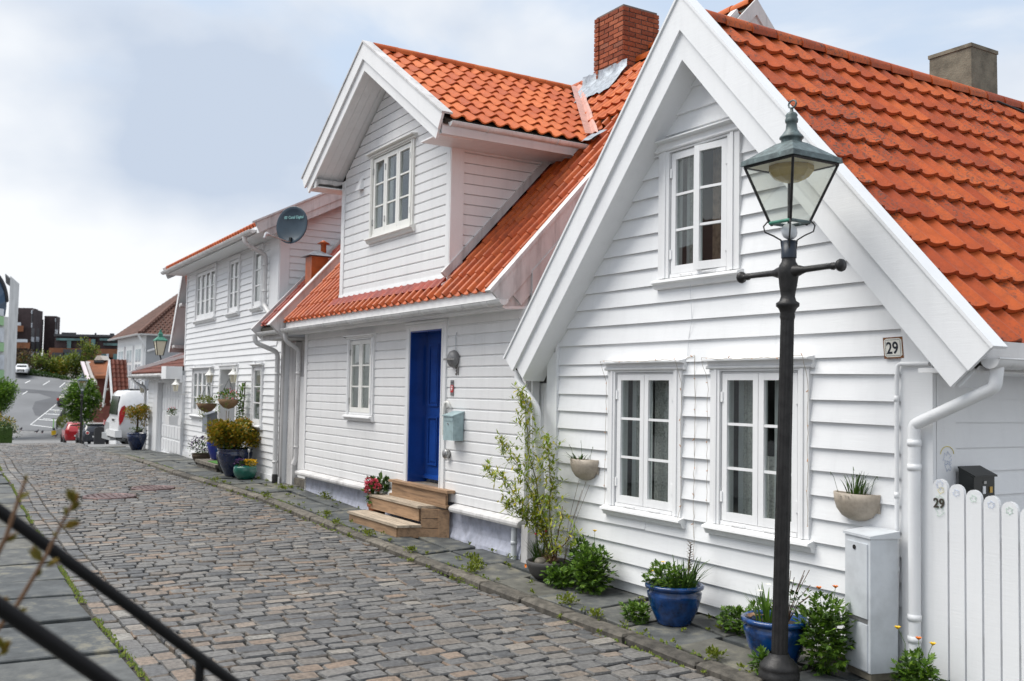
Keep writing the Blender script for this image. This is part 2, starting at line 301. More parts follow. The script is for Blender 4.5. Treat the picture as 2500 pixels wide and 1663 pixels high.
    def build(s, name, mat, parent=None, label=None, cat=None, group=None, kind=None):
        if parent is not None:
            inv = root_inv(parent); me = s.mesh(name, mat, inv); o = bpy.data.objects.new(name, me); COL.objects.link(o); o.parent = parent; INV[o.name] = inv
        else:
            xs = [v[0] for v in s.v]; ys = [v[1] for v in s.v]; zs = [v[2] for v in s.v]
            L = Vector(((min(xs)+max(xs))/2, (min(ys)+max(ys))/2, min(zs))); inv = Matrix.Translation(-L)
            me = s.mesh(name, mat, inv); o = bpy.data.objects.new(name, me); COL.objects.link(o); o.location = L; INV[o.name] = inv
        return tag(o, label, cat, group, kind)
def piece(name, me, mw, parent):
    """one of many alike pieces that share mesh data"""
    o = bpy.data.objects.new(name, me); COL.objects.link(o); o.parent = parent; o.matrix_local = root_inv(parent) @ mw; return o
def text_obj(name, body, size, p, ex, ez, mat, parent, depth=0.003, weight=0.0, cut=1.0):
    """flat lettering as a mesh: baseline starts at p, runs along ex, stands along ez"""
    cu = bpy.data.curves.new(name, 'FONT'); cu.body = body; cu.size = size; cu.extrude = depth; cu.offset = weight
    t = bpy.data.objects.new(name+'_c', cu); COL.objects.link(t)
    me = bpy.data.meshes.new_from_object(t.evaluated_get(bpy.context.evaluated_depsgraph_get())); bpy.data.objects.remove(t)
    ex = Vector(ex).normalized(); ez = Vector(ez).normalized(); ny = ex.cross(ez)
    M = Matrix((( ex.x*cut, ez.x, ny.x, p[0]), (ex.y*cut, ez.y, ny.y, p[1]), (ex.z*cut, ez.z, ny.z, p[2]), (0, 0, 0, 1)))
    me.transform(root_inv(parent) @ M); me.name = name; me.materials.clear(); me.materials.append(mat)
    o = bpy.data.objects.new(name, me); COL.objects.link(o); o.parent = parent; INV[o.name] = root_inv(parent); return o
class Fr:
    """a facade frame: s along the wall to the right, d outwards (towards the street) negative, z up"""
    def __init__(f, o, ang=0.0, into=None):
        f.o = Vector(o); f.ex = Vector((math.cos(ang), math.sin(ang), 0)); f.ey = Vector((-math.sin(ang), math.cos(ang), 0))
    def P(f, s, d, z): return f.o+f.ex*s+f.ey*d+Vector((0, 0, z))
    def box(f, mb, s0, s1, d0, d1, z0, z1):
        P = f.P; return mb.hexa([P(s0, d0, z0), P(s1, d0, z0), P(s1, d1, z0), P(s0, d1, z0), P(s0, d0, z1), P(s1, d0, z1), P(s1, d1, z1), P(s0, d1, z1)])
    def ext(f, mb, prof, s0, s1, smooth=False):   # profile in (d,z) extruded along s
        return mb.prism([f.P(s0, d, z) for d, z in prof], f.ex*(s1-s0), smooth)
def clip(poly, lines):
    """keep the part of a 2D polygon where a*x+b*z+c >= 0 for each line"""
    for a, b, c in lines:
        outp = []
        for i in range(len(poly)):
            p, q = poly[i], poly[(i+1) % len(poly)]; dp = a*p[0]+b*p[1]+c; dq = a*q[0]+b*q[1]+c
            if dp >= 0: outp.append(p)
            if dp*dq < 0: t = dp/(dp-dq); outp.append((p[0]+(q[0]-p[0])*t, p[1]+(q[1]-p[1])*t))
        poly = outp
        if len(poly) < 3: return []
    return poly
def wall_sheet(mb, F, x0, x1, z0, z1, holes, d0, d1, lines=()):
    """wall with real openings: cells between hole edges, each a block"""
    xs = sorted({x0, x1, *[h[0] for h in holes], *[h[1] for h in holes]}); zs = sorted({z0, z1, *[h[2] for h in holes], *[h[3] for h in holes]})
    for i in range(len(xs)-1):
        for k in range(len(zs)-1):
            cx, cz = (xs[i]+xs[i+1])/2, (zs[k]+zs[k+1])/2
            if any(h[0] < cx < h[1] and h[2] < cz < h[3] for h in holes): continue
            p = clip([(xs[i], zs[k]), (xs[i+1], zs[k]), (xs[i+1], zs[k+1]), (xs[i], zs[k+1])], lines)
            if p: mb.prism([F.P(a, d0, b) for a, b in p], F.ey*(d1-d0))
def planks(F, parent, mat, rows, x0, x1, cuts, d=0.0, lap=0.028, lines=(), flat=False, jit=0.0025, name='plank', splits=(), gap=0.0):
    """horizontal boards; rows = list of bottom heights (ascending) with a last top height"""
    for i in range(len(rows)-1):
        z0, z1 = rows[i], rows[i+1]
        segs = [(x0, x1)]
        for c in cuts:
            if c[3] > z0+0.01 and c[2] < z1-0.01:
                ns = []
                for a, b in segs:
                    if c[1] <= a or c[0] >= b: ns.append((a, b)); continue
                    if c[0] > a: ns.append((a, c[0]))
                    if c[1] < b: ns.append((c[1], b))
                segs = ns
        fin = []
        for a, b in segs:
            sp = [q for q in splits if a+0.5 < q < b-0.5]
            if sp and rng.random() < 0.55:
                q = rng.choice(sp)+rng.uniform(-0.3, 0.3); fin += [(a, q-0.001), (q+0.001, b)]
            else: fin.append((a, b))
        for a, b in fin:
            if b-a < 0.03: continue
            zt = z1+(0.0 if flat else 0.018)
            p = clip([(a, z0), (b, z0), (b, zt), (a, zt)], lines)
            if len(p) < 3 or max(q[0] for q in p)-min(q[0] for q in p) < 0.04: continue
            mb = MB(); j1, j2 = rng.uniform(-jit, jit), rng.uniform(-jit, jit); w1 = rng.uniform(-jit, jit)
            if flat:
                lo = [(q[0], q[1]) for q in p]; za, zb = z0, zt
                pa = [(0.0, z0), (-lap*0.62+j1*0.4, z0), (-lap+j1*0.4, z0+0.007), (-lap+j1*0.4, zt-0.022), (-lap*0.8+j1*0.4, zt-0.017), (-lap*0.30, zt-0.015), (-lap*0.30, zt), (0.0, zt)]
                xa = min(q[0] for q in p); xb = max(q[0] for q in p)
                if len(p) == 4 and abs(p[0][0]-p[3][0]) < 1e-6 and abs(p[1][0]-p[2][0]) < 1e-6:
                    F.ext(mb, [(d+q[0], q[1]) for q in pa], xa, xb)
                else:
                    p = clip([(a, z0), (b, z0), (b, zt-.015), (a, zt-.015)], lines)
                    if len(p) < 3: continue
                    mb.prism([F.P(q[0], d-lap+j1*0.4, q[1]) for q in p], F.ey*(lap))
            else:
                fr = []; bk = []
                for q in p:
                    t = (q[1]-z0)/(zt-z0); dep = lap*(1-t)+0.007*t
                    sag = (j1 if q[0] < (a+b)/2 else j2)
                    fr.append(F.P(q[0], d-dep+w1*(1-t), q[1]+sag*1.6*(1-t))); bk.append(F.P(q[0], d+0.002, q[1]+sag*1.6*(1-t)))
                n = len(p); mb.add(fr+bk, [tuple(range(n)), tuple(range(2*n-1, n-1, -1))]+[(k, n+k, n+(k+1) % n, (k+1) % n) for k in range(n)])
            mb.build(name, mat, parent)
def leaves_blob(mb, c, rad, n, L, W, r=rng, shell=0.55, up=0.3, hang=0.0):
    c = Vector(c)
    for _ in range(n):
        while True:
            q = Vector((r.uniform(-1, 1), r.uniform(-1, 1), r.uniform(-1, 1)))
            if 0.05 < q.length < 1: break
        q = q.normalized()*(shell+(1-shell)*r.random())*(0.9+0.2*r.random())
        p = c+Vector((q.x*rad[0], q.y*rad[1], q.z*rad[2]))
        d = (q+Vector((r.uniform(-.8, .8), r.uniform(-.8, .8), r.uniform(-.6, .8)+up-hang)))
        k = r.uniform(0.7, 1.25); mb.leaf(p, d, (r.uniform(-.5, .5), r.uniform(-.5, .5), 1), L*k, W*k)
def blades(mb, c, n, h, spread, wdt, r=rng, droop=0.5, base=0.03):
    """long strap leaves that arch outwards"""
    c = Vector(c)
    for _ in range(n):
        a = r.uniform(0, 2*PI); rr = base*math.sqrt(r.random()); p = c+Vector((math.cos(a)*rr, math.sin(a)*rr, 0)); a2 = a+r.uniform(-.7, .7)
        dv = Vector((math.cos(a2), math.sin(a2), 0)); hh = h*r.uniform(0.55, 1.1); sp = spread*r.uniform(0.3, 1.1); side = Vector((-dv.y, dv.x, 0))
        pts = []
        for i in range(5):
            t = i/4; pts.append(p+dv*(sp*t**1.5)+Vector((0, 0, hh*(t-droop*t*t*r.uniform(.7, 1.1)*0.7))))
        vs = []
        for i, q in enumerate(pts):
            ww = wdt*(1-0.85*(i/4)**2)/2; vs += [q-side*ww, q+side*ww]
        mb.add(vs, [(2*i, 2*i+1, 2*i+3, 2*i+2) for i in range(4)])
def pot_shell(mb, c, prof, n=24):
    mb.lathe(prof, c, n)

# ------------------------------------------------------------------ ground profile (metres above the street at x = -5)
def interp(x, pts):
    if x >= pts[0][0]: return pts[0][1]
    for (a, za), (b, zb) in zip(pts, pts[1:]):
        if x >= b: return za+(zb-za)*(x-a)/(b-a)
    return pts[-1][1]
ZST = [(5, -0.10), (-5, -0.085), (-9.4, -0.06), (-16, 0.03), (-26, 0.04), (-31, -0.01), (-34.5, -0.05), (-38, -0.24), (-42, -0.55), (-51, -1.28), (-62, -1.85), (-75, -2.35), (-100, -3.1), (-113, -3.2), (-145, 2.4), (-170, 4.0), (-260, 9.0)]
ZSW = [(5, -0.03), (-5, -0.005), (-9.4, 0.025), (-11, 0.05), (-16, 0.125), (-26, 0.115), (-30, -0.01), (-34, -0.12), (-38, -0.30), (-42, -0.6), (-51, -1.28)]
def zst(x): return interp(x, ZST)
def zsw(x, y=5.78): return interp(x, ZSW)-0.03*max(0.0, min(1.0, (5.78-y)/1.0))
YK = 4.80        # street face of the right-hand kerb
YL = 1.42        # inner edge of the left-hand pavement
def yk(x): return YK+0.03*math.sin(x*0.7)+0.10*math.sin((x+20)*0.21)*(1 if x < -9 else 0.4)
def yl(x): return YL+0.02*math.sin(x*0.9)+(0.03*max(0, -12-x))

# terrain sheet out to the horizon
mb = MB(); xs = [40, 20, 8, 3, 0, -3, -5, -7.5, -9.4, -12, -14, -16, -20, -23, -26, -29, -31, -33, -34.5, -36, -38, -40, -42, -46, -51, -56, -62, -68, -75, -88, -100, -113, -129, -145, -157, -170, -215, -260, -420, -900]
ys = [-700, -200, -60, -20, -6, -2, 0, 3, 6, 12, 20, 40, 90, 250, 700]
for x in xs:
    for y in ys: mb.v.append((x, y, zst(x)-0.06-(0.05 if x > -34 else 0.0)))
for i in range(len(xs)-1):
    for k in range(len(ys)-1): mb.f.append((i*len(ys)+k, (i+1)*len(ys)+k, (i+1)*len(ys)+k+1, i*len(ys)+k+1)); mb.sm.append(True)
mb.build('ground', GROUND, kind='structure', label='grey paved ground running down the street and up the far slope')

# street bed and cobbles
mb = MB(); st = [3-0.75*i for i in range(70)]
for x in st: mb.v += [(x, yl(x)-0.02, zst(x)-0.03), (x, yk(x)+0.05, zst(x)-0.03)]
for i in range(len(st)-1): mb.f.append((2*i, 2*i+2, 2*i+3, 2*i+1)); mb.sm.append(True)
street = mb.build('street', JOINT, kind='structure', label='cobbled street of grey and brown setts')
def cobble_mesh(lx, ly, seed):
    """worn granite sett, lx along the street, ly across"""
    r = random.Random(seed); m = MB(); hx, hy = lx/2, ly/2; n = 8
    k = .82; ring = [(-hx, -hy*k), (-hx*k, -hy), (hx*k, -hy), (hx, -hy*k), (hx, hy*k), (hx*k, hy), (-hx*k, hy), (-hx, hy*k)]
    ring = [(a*r.uniform(.93, 1.03), b*r.uniform(.93, 1.03)) for a, b in ring]
    vs = [(a*1.0, b*1.0, -0.05) for a, b in ring]+[(a*1.0, b*1.0, -0.013) for a, b in ring]+[(a*.90, b*.93, r.uniform(-.003, .001)) for a, b in ring]+[(r.uniform(-.1, .1), r.uniform(-.1, .1), 0.002)]
    fs = [(i, (i+1) % n, n+(i+1) % n, n+i) for i in range(n)]+[(n+i, n+(i+1) % n, 2*n+(i+1) % n, 2*n+i) for i in range(n)]+[]
    m.add(vs[:3*n], fs, False); tp = vs[2*n:3*n]; m.add(tp+[vs[3*n]], [(i, (i+1) % n, n) for i in range(n)], True); return m
COBS = [cobble_mesh(1.0, 1.0, k) for k in range(7)]
MANH = [(-17.14, 2.89, 0.41), (-18.25, 3.80, 0.37)]      # the two manhole covers
spots = []; x = 0.6; row = 0
while x > -46:
    lx = rng.uniform(0.135, 0.172); y = yl(x)+0.315; ye = yk(x)-0.02
    if row % 2: y -= 0.0
    skew = 0.035*math.sin(x*0.55)
    while y < ye:
        ly = rng.uniform(0.165, 0.275) if y > yl(x)+.33 or row % 2 else rng.uniform(.09, .14)
        if y+ly > ye+0.05: ly = max(0.08, ye-y)
        cy = y+ly/2; cx = x-lx/2+skew*(cy-3)*0.7+rng.uniform(-.006, .006)
        if all((cx-a)**2+(cy-b)**2 > (c+0.03)**2 for a, b, c in MANH): spots.append((cx, cy, lx-0.014, ly-0.015))
        y += ly
    x -= lx; row += 1
for off in (0.0, 0.15):                                  # two border courses set lengthwise along the left pavement
    x = 0.6
    while x > -40:
        L = rng.uniform(0.19, 0.30); cy = yl(x)+0.085+off
        spots.append((x-L/2, cy, L-0.012, 0.142)); x -= L
def vis(p):      # how large a ground spot shows in the photo; 0 outside the frame
    v = Vector(p)-EYE; D = v.dot(FWD)
    if D < 1: return 0
    px = PW/2+FPX*v.dot(RGT)/D; py = PH/2-FPX*v.dot(UPV)/D
    if px < -20 or px > PW+20 or py < 0 or py > PH+25: return 0
    return 1/D
spots.sort(key=lambda q: -vis((q[0], q[1], zst(q[0]))))
cm = [m.mesh('cobble', COBBLE) for m in COBS]
def dip(x, y): return 0.012*math.sin(x*1.3+y*2.1)*math.cos(y*1.7-x*0.4)
rest = MB()
for i, (cx, cy, a, b) in enumerate(spots):
    z = zst(cx)+dip(cx, cy)+rng.uniform(-.006, .006); k = rng.randrange(7); fl = rng.choice((1, -1)); tx, ty = rng.uniform(-.045, .045), rng.uniform(-.035, .035)
    Mx = Matrix.Translation((cx, cy, z)) @ Matrix.Rotation(rng.uniform(-.05, .05), 4, 'Z') @ Matrix.Rotation(tx, 4, 'X') @ Matrix.Rotation(ty, 4, 'Y') @ Matrix.Diagonal((a*fl, b*fl, 1, 1))
    if i < 300: piece('cobble', cm[k], Mx, street)
    else:
        s0 = COBS[k]; rest.add([Mx @ Vector(v) for v in s0.v], s0.f, True)
rest.build('cobbles', COBBLE, street, kind='stuff')
for i, (a, b, c) in enumerate(MANH):
    t = thing('manhole_cover', ['round rusty manhole cover nearest the middle of the cobbles', 'round rusty manhole cover on the cobbles farther back, nearer the pots'][i], 'manhole cover', (a, b, zst(a)), 'manhole covers in the street')
    mb = MB(); mb.lathe([(c, -0.04), (c, 0.012), (c*.97, 0.018), (c*.86, 0.016), (c*.85, 0.004), (0.0, 0.004)], (a, b, zst(a)), 28); IRM = MATS.get('manhole_iron') or M_plain('manhole_iron', (0.16, 0.105, 0.10), 0.5, 0.5, 0.3, 20)
    mb.build('rim', IRM, t)
    for q in range(6):
        for w_ in range(-3, 4):
            yy = w_*c*0.23; hl = math.sqrt(max(0.0, (c*.82)**2-yy*yy))
            if q == 0 and hl > 0.05:
                m2 = MB(); m2.box(a-hl, b+yy-0.03, zst(a)+0.005, a+hl, b+yy+0.03, zst(a)+0.014); m2.build('rib', IRM, t)

# kerbs and pavement on the right
mb = MB(); st = [3-0.75*i for i in range(54)]
for x in st: mb.v += [(x, yk(x)+0.02, zsw(x, 4.8)-0.05), (x, 6.4, zsw(x, 5.8)-0.045)]
for i in range(len(st)-1): mb.f.append((2*i, 2*i+2, 2*i+3, 2*i+1)); mb.sm.append(True)
pav = mb.build('pavement', JOINT, kind='structure', label='slate pavement between the kerb and the white houses')
x = 2.5
while x > -37:
    L = rng.uniform(0.55, 1.0); x1 = x-L; m = MB(); r_ = rng.uniform
    a = [(x, yk(x)+r_(-.012, .012)), (x1+0.022, yk(x1)+r_(-.012, .012)), (x1+0.022, yk(x1)+0.15), (x, yk(x)+0.15)]
    z0 = zsw(x, 4.8)+r_(-.008, .006); z1 = zsw(x1, 4.8)+r_(-.008, .006); e = 0.016
    lowr = [(a[0][0], a[0][1], zst(x)-.06), (a[1][0], a[1][1], zst(x1)-.06), (a[2][0], a[2][1], zst(x1)-.06), (a[3][0], a[3][1], zst(x)-.06)]
    midr = [(a[0][0], a[0][1]-r_(0, .012), z0-e*1.3), (a[1][0], a[1][1]-r_(0, .012), z1-e*1.3), (a[2][0], a[2][1], z1-e*.6), (a[3][0], a[3][1], z0-e*.6)]
    topr = [(a[0][0]-e, a[0][1]+e, z0), (a[1][0]+e, a[1][1]+e, z1), (a[2][0]+e, a[2][1]-e, z1), (a[3][0]-e, a[3][1]-e, z0)]
    m.add(lowr+midr+topr, [(q+i, q+(i+1) % 4, q+4+(i+1) % 4, q+4+i) for q in (0, 4) for i in range(4)]+[(8, 9, 10, 11)])
    m.build('kerb_stone', STONEK, pav); x = x1
def slab(pts, zf, parent, mat=SLATE, th=0.05, tilt=0.004):
    """irregular flagstone from a plan polygon"""
    cx = sum(p[0] for p in pts)/len(pts); cy = sum(p[1] for p in pts)/len(pts); e = 0.008; t1, t2 = rng.uniform(-tilt, tilt), rng.uniform(-tilt, tilt); dz = rng.uniform(-.006, .006)
    out_ = []
    for i in range(len(pts)):      # ragged edges
        p, q = pts[i], pts[(i+1) % len(pts)]; out_.append(p)
        for t in (0.3, 0.62): out_.append((p[0]+(q[0]-p[0])*t+rng.uniform(-.011, .011), p[1]+(q[1]-p[1])*t+rng.uniform(-.011, .011)))
    H = lambda p: zf(p[0], p[1])+dz+t1*(p[0]-cx)*6+t2*(p[1]-cy)*6
    n = len(out_); lo = [(p[0], p[1], H(p)-th) for p in out_]; hi = [(p[0], p[1], H(p)-e) for p in out_]
    tp = [(cx+(p[0]-cx)*0.985, cy+(p[1]-cy)*0.985, H(p)) for p in out_]
    m = MB(); m.add(lo+hi+tp, [(q+i, q+(i+1) % n, q+n+(i+1) % n, q+n+i) for q in (0, n) for i in range(n)]+[tuple(range(2*n, 3*n))]); return m.build('slab', mat, parent)
x = 2.5
while x > -37:
    L = rng.uniform(0.55, 1.05); x1 = x-L; g = 0.011; sk = rng.uniform(-.12, .12); y0 = yk(x)+0.165; ye = 6.0 if -9.05 < x < -8.5 or -17.6 < x < -16.3 else 5.90
    ya = yk(x1)+0.165
    if rng.random() < 0.6:
        ym = y0+(5.8-y0)*rng.uniform(0.38, 0.62)
        slab([(x-g, y0), (x-g+sk*.4, ym), (x1+g+sk*.4, ym+rng.uniform(-.05, .05)), (x1+g, ya)], zsw, pav)
        ym += 0.02+g
        if L > 0.8 and rng.random() < .5:
            xm = x-L*rng.uniform(.35, .65); slab([(x-g+sk*.4, ym), (x-g+sk, ye), (xm+g, ye), (xm+g, ym)], zsw, pav); slab([(xm-g, ym), (xm-g, ye), (x1+g+sk, ye), (x1+g+sk*.4, ym+.03)], zsw, pav)
        else: slab([(x-g+sk*.4, ym), (x-g+sk, ye), (x1+g+sk, ye), (x1+g+sk*.4, ym+.03)], zsw, pav)
    else: slab([(x-g, y0), (x-g+sk, ye), (x1+g+sk, ye), (x1+g, ya)], zsw, pav)
    x = x1
# left pavement
mb = MB(); st = [3-0.75*i for i in range(52)]
for x in st: mb.v += [(x, -3.0, zst(x)-0.035), (x, yl(x)+0.0, zst(x)-0.035)]
for i in range(len(st)-1): mb.f.append((2*i, 2*i+2, 2*i+3, 2*i+1)); mb.sm.append(True)
pavl = mb.build('footpath', JOINT, kind='structure', label='slate footpath along the left side of the street')
x = 1.0
while x > -35:
    L = rng.uniform(0.7, 1.15); x1 = x-L; g = 0.010; sk = rng.uniform(-.10, .10)
    zf = lambda a, b: zst(a)+0.012
    slab([(x-g, 0.25+sk*.2), (x-g+sk, yl(x)-0.03), (x1+g+sk, yl(x1)-0.03), (x1+g, 0.25+sk*.2)], zf, pavl)
    slab([(x-g, -1.4), (x-g, 0.22+sk*.2), (x1+g, 0.22+sk*.2), (x1+g, -1.4)], zf, pavl); x = x1
# moss along the left edge, in slab joints and along the kerb; tiny cushions, nobody could count them
mb = MB()
for i in range(2600):
    x = -rng.random()**1.4*26-0.5; y = yl(x)+0.002+rng.gauss(0, 0.020); z = zst(x)+0.0
    a = rng.uniform(0, PI); s_ = rng.uniform(.008, .024); h = rng.uniform(.004, .016)
    if math.sin(x*2.3)+0.7*math.sin(x*5.1+1) < -0.6: continue
    mb.add([(x+s_*math.cos(a), y+s_*math.sin(a)*.7, z-.01), (x+s_*math.cos(a+2.1), y+s_*math.sin(a+2.1)*.7, z-.01), (x+s_*math.cos(a+4.2), y+s_*math.sin(a+4.2)*.7, z-.01), (x, y, z+h)], [(0, 1, 3), (1, 2, 3), (2, 0, 3)], True)
mb.build('moss', MOSS, kind='stuff', label='green moss in the joint beside the left footpath', cat='moss')
mb = MB()
for i in range(1500):
    x = -3-rng.random()**1.2*24; q = rng.random()
    if q < 0.5: y = yk(x)+0.155+rng.gauss(0, .012); z = zsw(x, 4.95)
    else: y = yk(x)-0.01+rng.gauss(0, .015); z = zst(x)
    if math.sin(x*1.9)+0.8*math.sin(x*4.3+2) < 0.1: continue
    a = rng.uniform(0, PI); s_ = rng.uniform(.008, .026); h = rng.uniform(.004, .02)
    mb.add([(x+s_*math.cos(a), y+s_*math.sin(a)*.6, z-.008), (x+s_*math.cos(a+2.1), y+s_*math.sin(a+2.1)*.6, z-.008), (x+s_*math.cos(a+4.2), y+s_*math.sin(a+4.2)*.6, z-.008), (x, y, z+h)], [(0, 1, 3), (1, 2, 3), (2, 0, 3)], True)
mb.build('moss', MOSS, kind='stuff', label='green moss along the right-hand kerb', cat='moss')
# ------------------------------------------------------------------ building kit
def tile_mb(wd, L, pan, roll, split, m=9, lip=0.016, drop=0.03):
    """one pantile: u across, t up the slope, n off the roof"""
    us = [i/m for i in range(m+1)]
    def h(u): return -pan*math.sin(PI*u/split) if u < split else roll*math.sin(PI*(u-split)/(1-split))
    mb = MB(); A = [(u*wd*1.03, 0, h(u)+lip) for u in us]; B = [(u*wd*1.03, L, h(u)+lip-drop) for u in us]; Cc = [(u*wd*1.03, 0.0, h(u)-0.004) for u in us]; Dd = [(u*wd*1.03, 0.06, h(u)-0.006) for u in us]
    n = m+1; mb.add(A+B, [(i, i+1, n+i+1, n+i) for i in range(m)], True); mb.add(Cc+A, [(i, i+1, n+i+1, n+i) for i in range(m)]); mb.add(Dd+Cc, [(i, i+1, n+i+1, n+i) for i in range(m)])
    mb.add([A[-1], B[-1], (A[-1][0], L, -0.03), Cc[-1]], [(0, 3, 2, 1)]); return mb
def axes(p, u, t, n):
    u, t, n = Vector(u).normalized(), Vector(t).normalized(), Vector(n).normalized()
    return Matrix(((u.x, t.x, n.x, p[0]), (u.y, t.y, n.y, p[1]), (u.z, t.z, n.z, p[2]), (0, 0, 0, 1)))
T29 = tile_mb(0.205, 0.365, 0.012, 0.022, 0.66, 9, 0.026, 0.044); T31 = tile_mb(0.205, 0.35, 0.016, 0.060, 0.68, 12, 0.009, 0.014); TDO = tile_mb(0.205, 0.36, 0.024, 0.026, 0.55, 9, 0.014, 0.028)
def ridge_mb(L, r, side=1.0):
    m = MB(); n = 8; vs = []
    for k, (t, rr) in enumerate(((0, r), (L, r*0.86))):
        for i in range(n+1): a = PI*(-0.08+1.16*i/n); vs.append((rr*math.cos(a)*side, t, rr*math.sin(a)))
    m.add(vs, [(i, i+1, n+2+i, n+1+i) for i in range(n)], True); c = [(v[0]*.86, v[1], v[2]*.86) for v in vs[:n+1]]
    m.add(vs[:n+1]+c, [(i, n+1+i, n+2+i, i+1) for i in range(n)]); return m
def gutter(parent, p0, p1, r, mat=GUTTER, brackets=0.6, endcap=True, name='gutter'):
    p0, p1 = Vector(p0), Vector(p1); t = (p1-p0).normalized(); sd = t.cross(Vector((0, 0, 1))).normalized(); n = 8; mb = MB()
    for R_, fl in ((r, 1), (r*0.88, -1)):
        vs = []
        for p in (p0, p1):
            for i in range(n+1): a = PI+PI*i/n; vs.append(p+sd*(R_*math.cos(a))+Vector((0, 0, R_*math.sin(a))))
        mb.add(vs, [(i, i+1, n+2+i, n+1+i) if fl > 0 else (i, n+1+i, n+2+i, i+1) for i in range(n)], True)
    rim = [p+sd*(k*r*0.97) for k in (-1, 1) for p in (p0, p1)]
    mb.tube(rim[:2], r*.10, 6); mb.tube(rim[2:], r*.10, 6)
    if endcap:
        for p in (p0, p1): mb.add([p]+[p+sd*(r*math.cos(PI+PI*i/n))+Vector((0, 0, r*math.sin(PI+PI*i/n))) for i in range(n+1)], [(0, i+1, i+2) for i in range(n)])
    g = mb.build(name, mat, parent)
    if brackets:
        k = int((p1-p0).length/brackets)
        for j in range(k):
            c = p0+(p1-p0)*((j+0.5)/k); m2 = MB(); m2.tube([c+sd*(r*1.06*math.cos(PI+PI*i/8))+Vector((0, 0, r*1.06*math.sin(PI+PI*i/8))) for i in range(9)], 0.0065, 5); m2.build('bracket', mat, g)
    return g
def pipe(parent, pts, r, mat=GUTTER, clips=(), name='downpipe', bend=1.8):
    """bent downpipe with rounded elbows"""
    P = [Vector(p) for p in pts]; path = [P[0]]
    for i in range(1, len(P)-1):
        a = (P[i-1]-P[i]); b = (P[i+1]-P[i]); k = min(r*bend, a.length*.45, b.length*.45); pa = P[i]+a.normalized()*k; pb = P[i]+b.normalized()*k
        for t in (0, .35, .65, 1): path.append((pa*(1-t)**2)+(P[i]*(2*t*(1-t)))+(pb*t*t))
    path.append(P[-1]); mb = MB(); mb.tube(path, r, 12); o = mb.build(name, mat, parent)
    for z in clips:
        for i in range(len(P)-1):
            if min(P[i].z, P[i+1].z) < z < max(P[i].z, P[i+1].z) and (P[i+1]-P[i]).normalized().z**2 > .9:
                t = (z-P[i].z)/(P[i+1].z-P[i].z); c = P[i]+(P[i+1]-P[i])*t; m2 = MB(); m2.lathe([(r, -.02), (r*1.13, -.02), (r*1.13, .02), (r, .02)], c, 12); m2.build('clip', mat, o)
    return o
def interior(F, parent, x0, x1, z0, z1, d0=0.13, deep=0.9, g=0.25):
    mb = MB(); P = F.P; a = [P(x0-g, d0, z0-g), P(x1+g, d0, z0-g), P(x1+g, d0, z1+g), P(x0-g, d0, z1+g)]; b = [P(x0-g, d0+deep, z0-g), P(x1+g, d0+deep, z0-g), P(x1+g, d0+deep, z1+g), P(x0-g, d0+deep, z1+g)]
    mb.add(a+b, [(4, 5, 6, 7), (0, 4, 7, 3), (1, 2, 6, 5), (0, 1, 5, 4), (3, 7, 6, 2)]); return mb.build('interior', ROOM, parent)
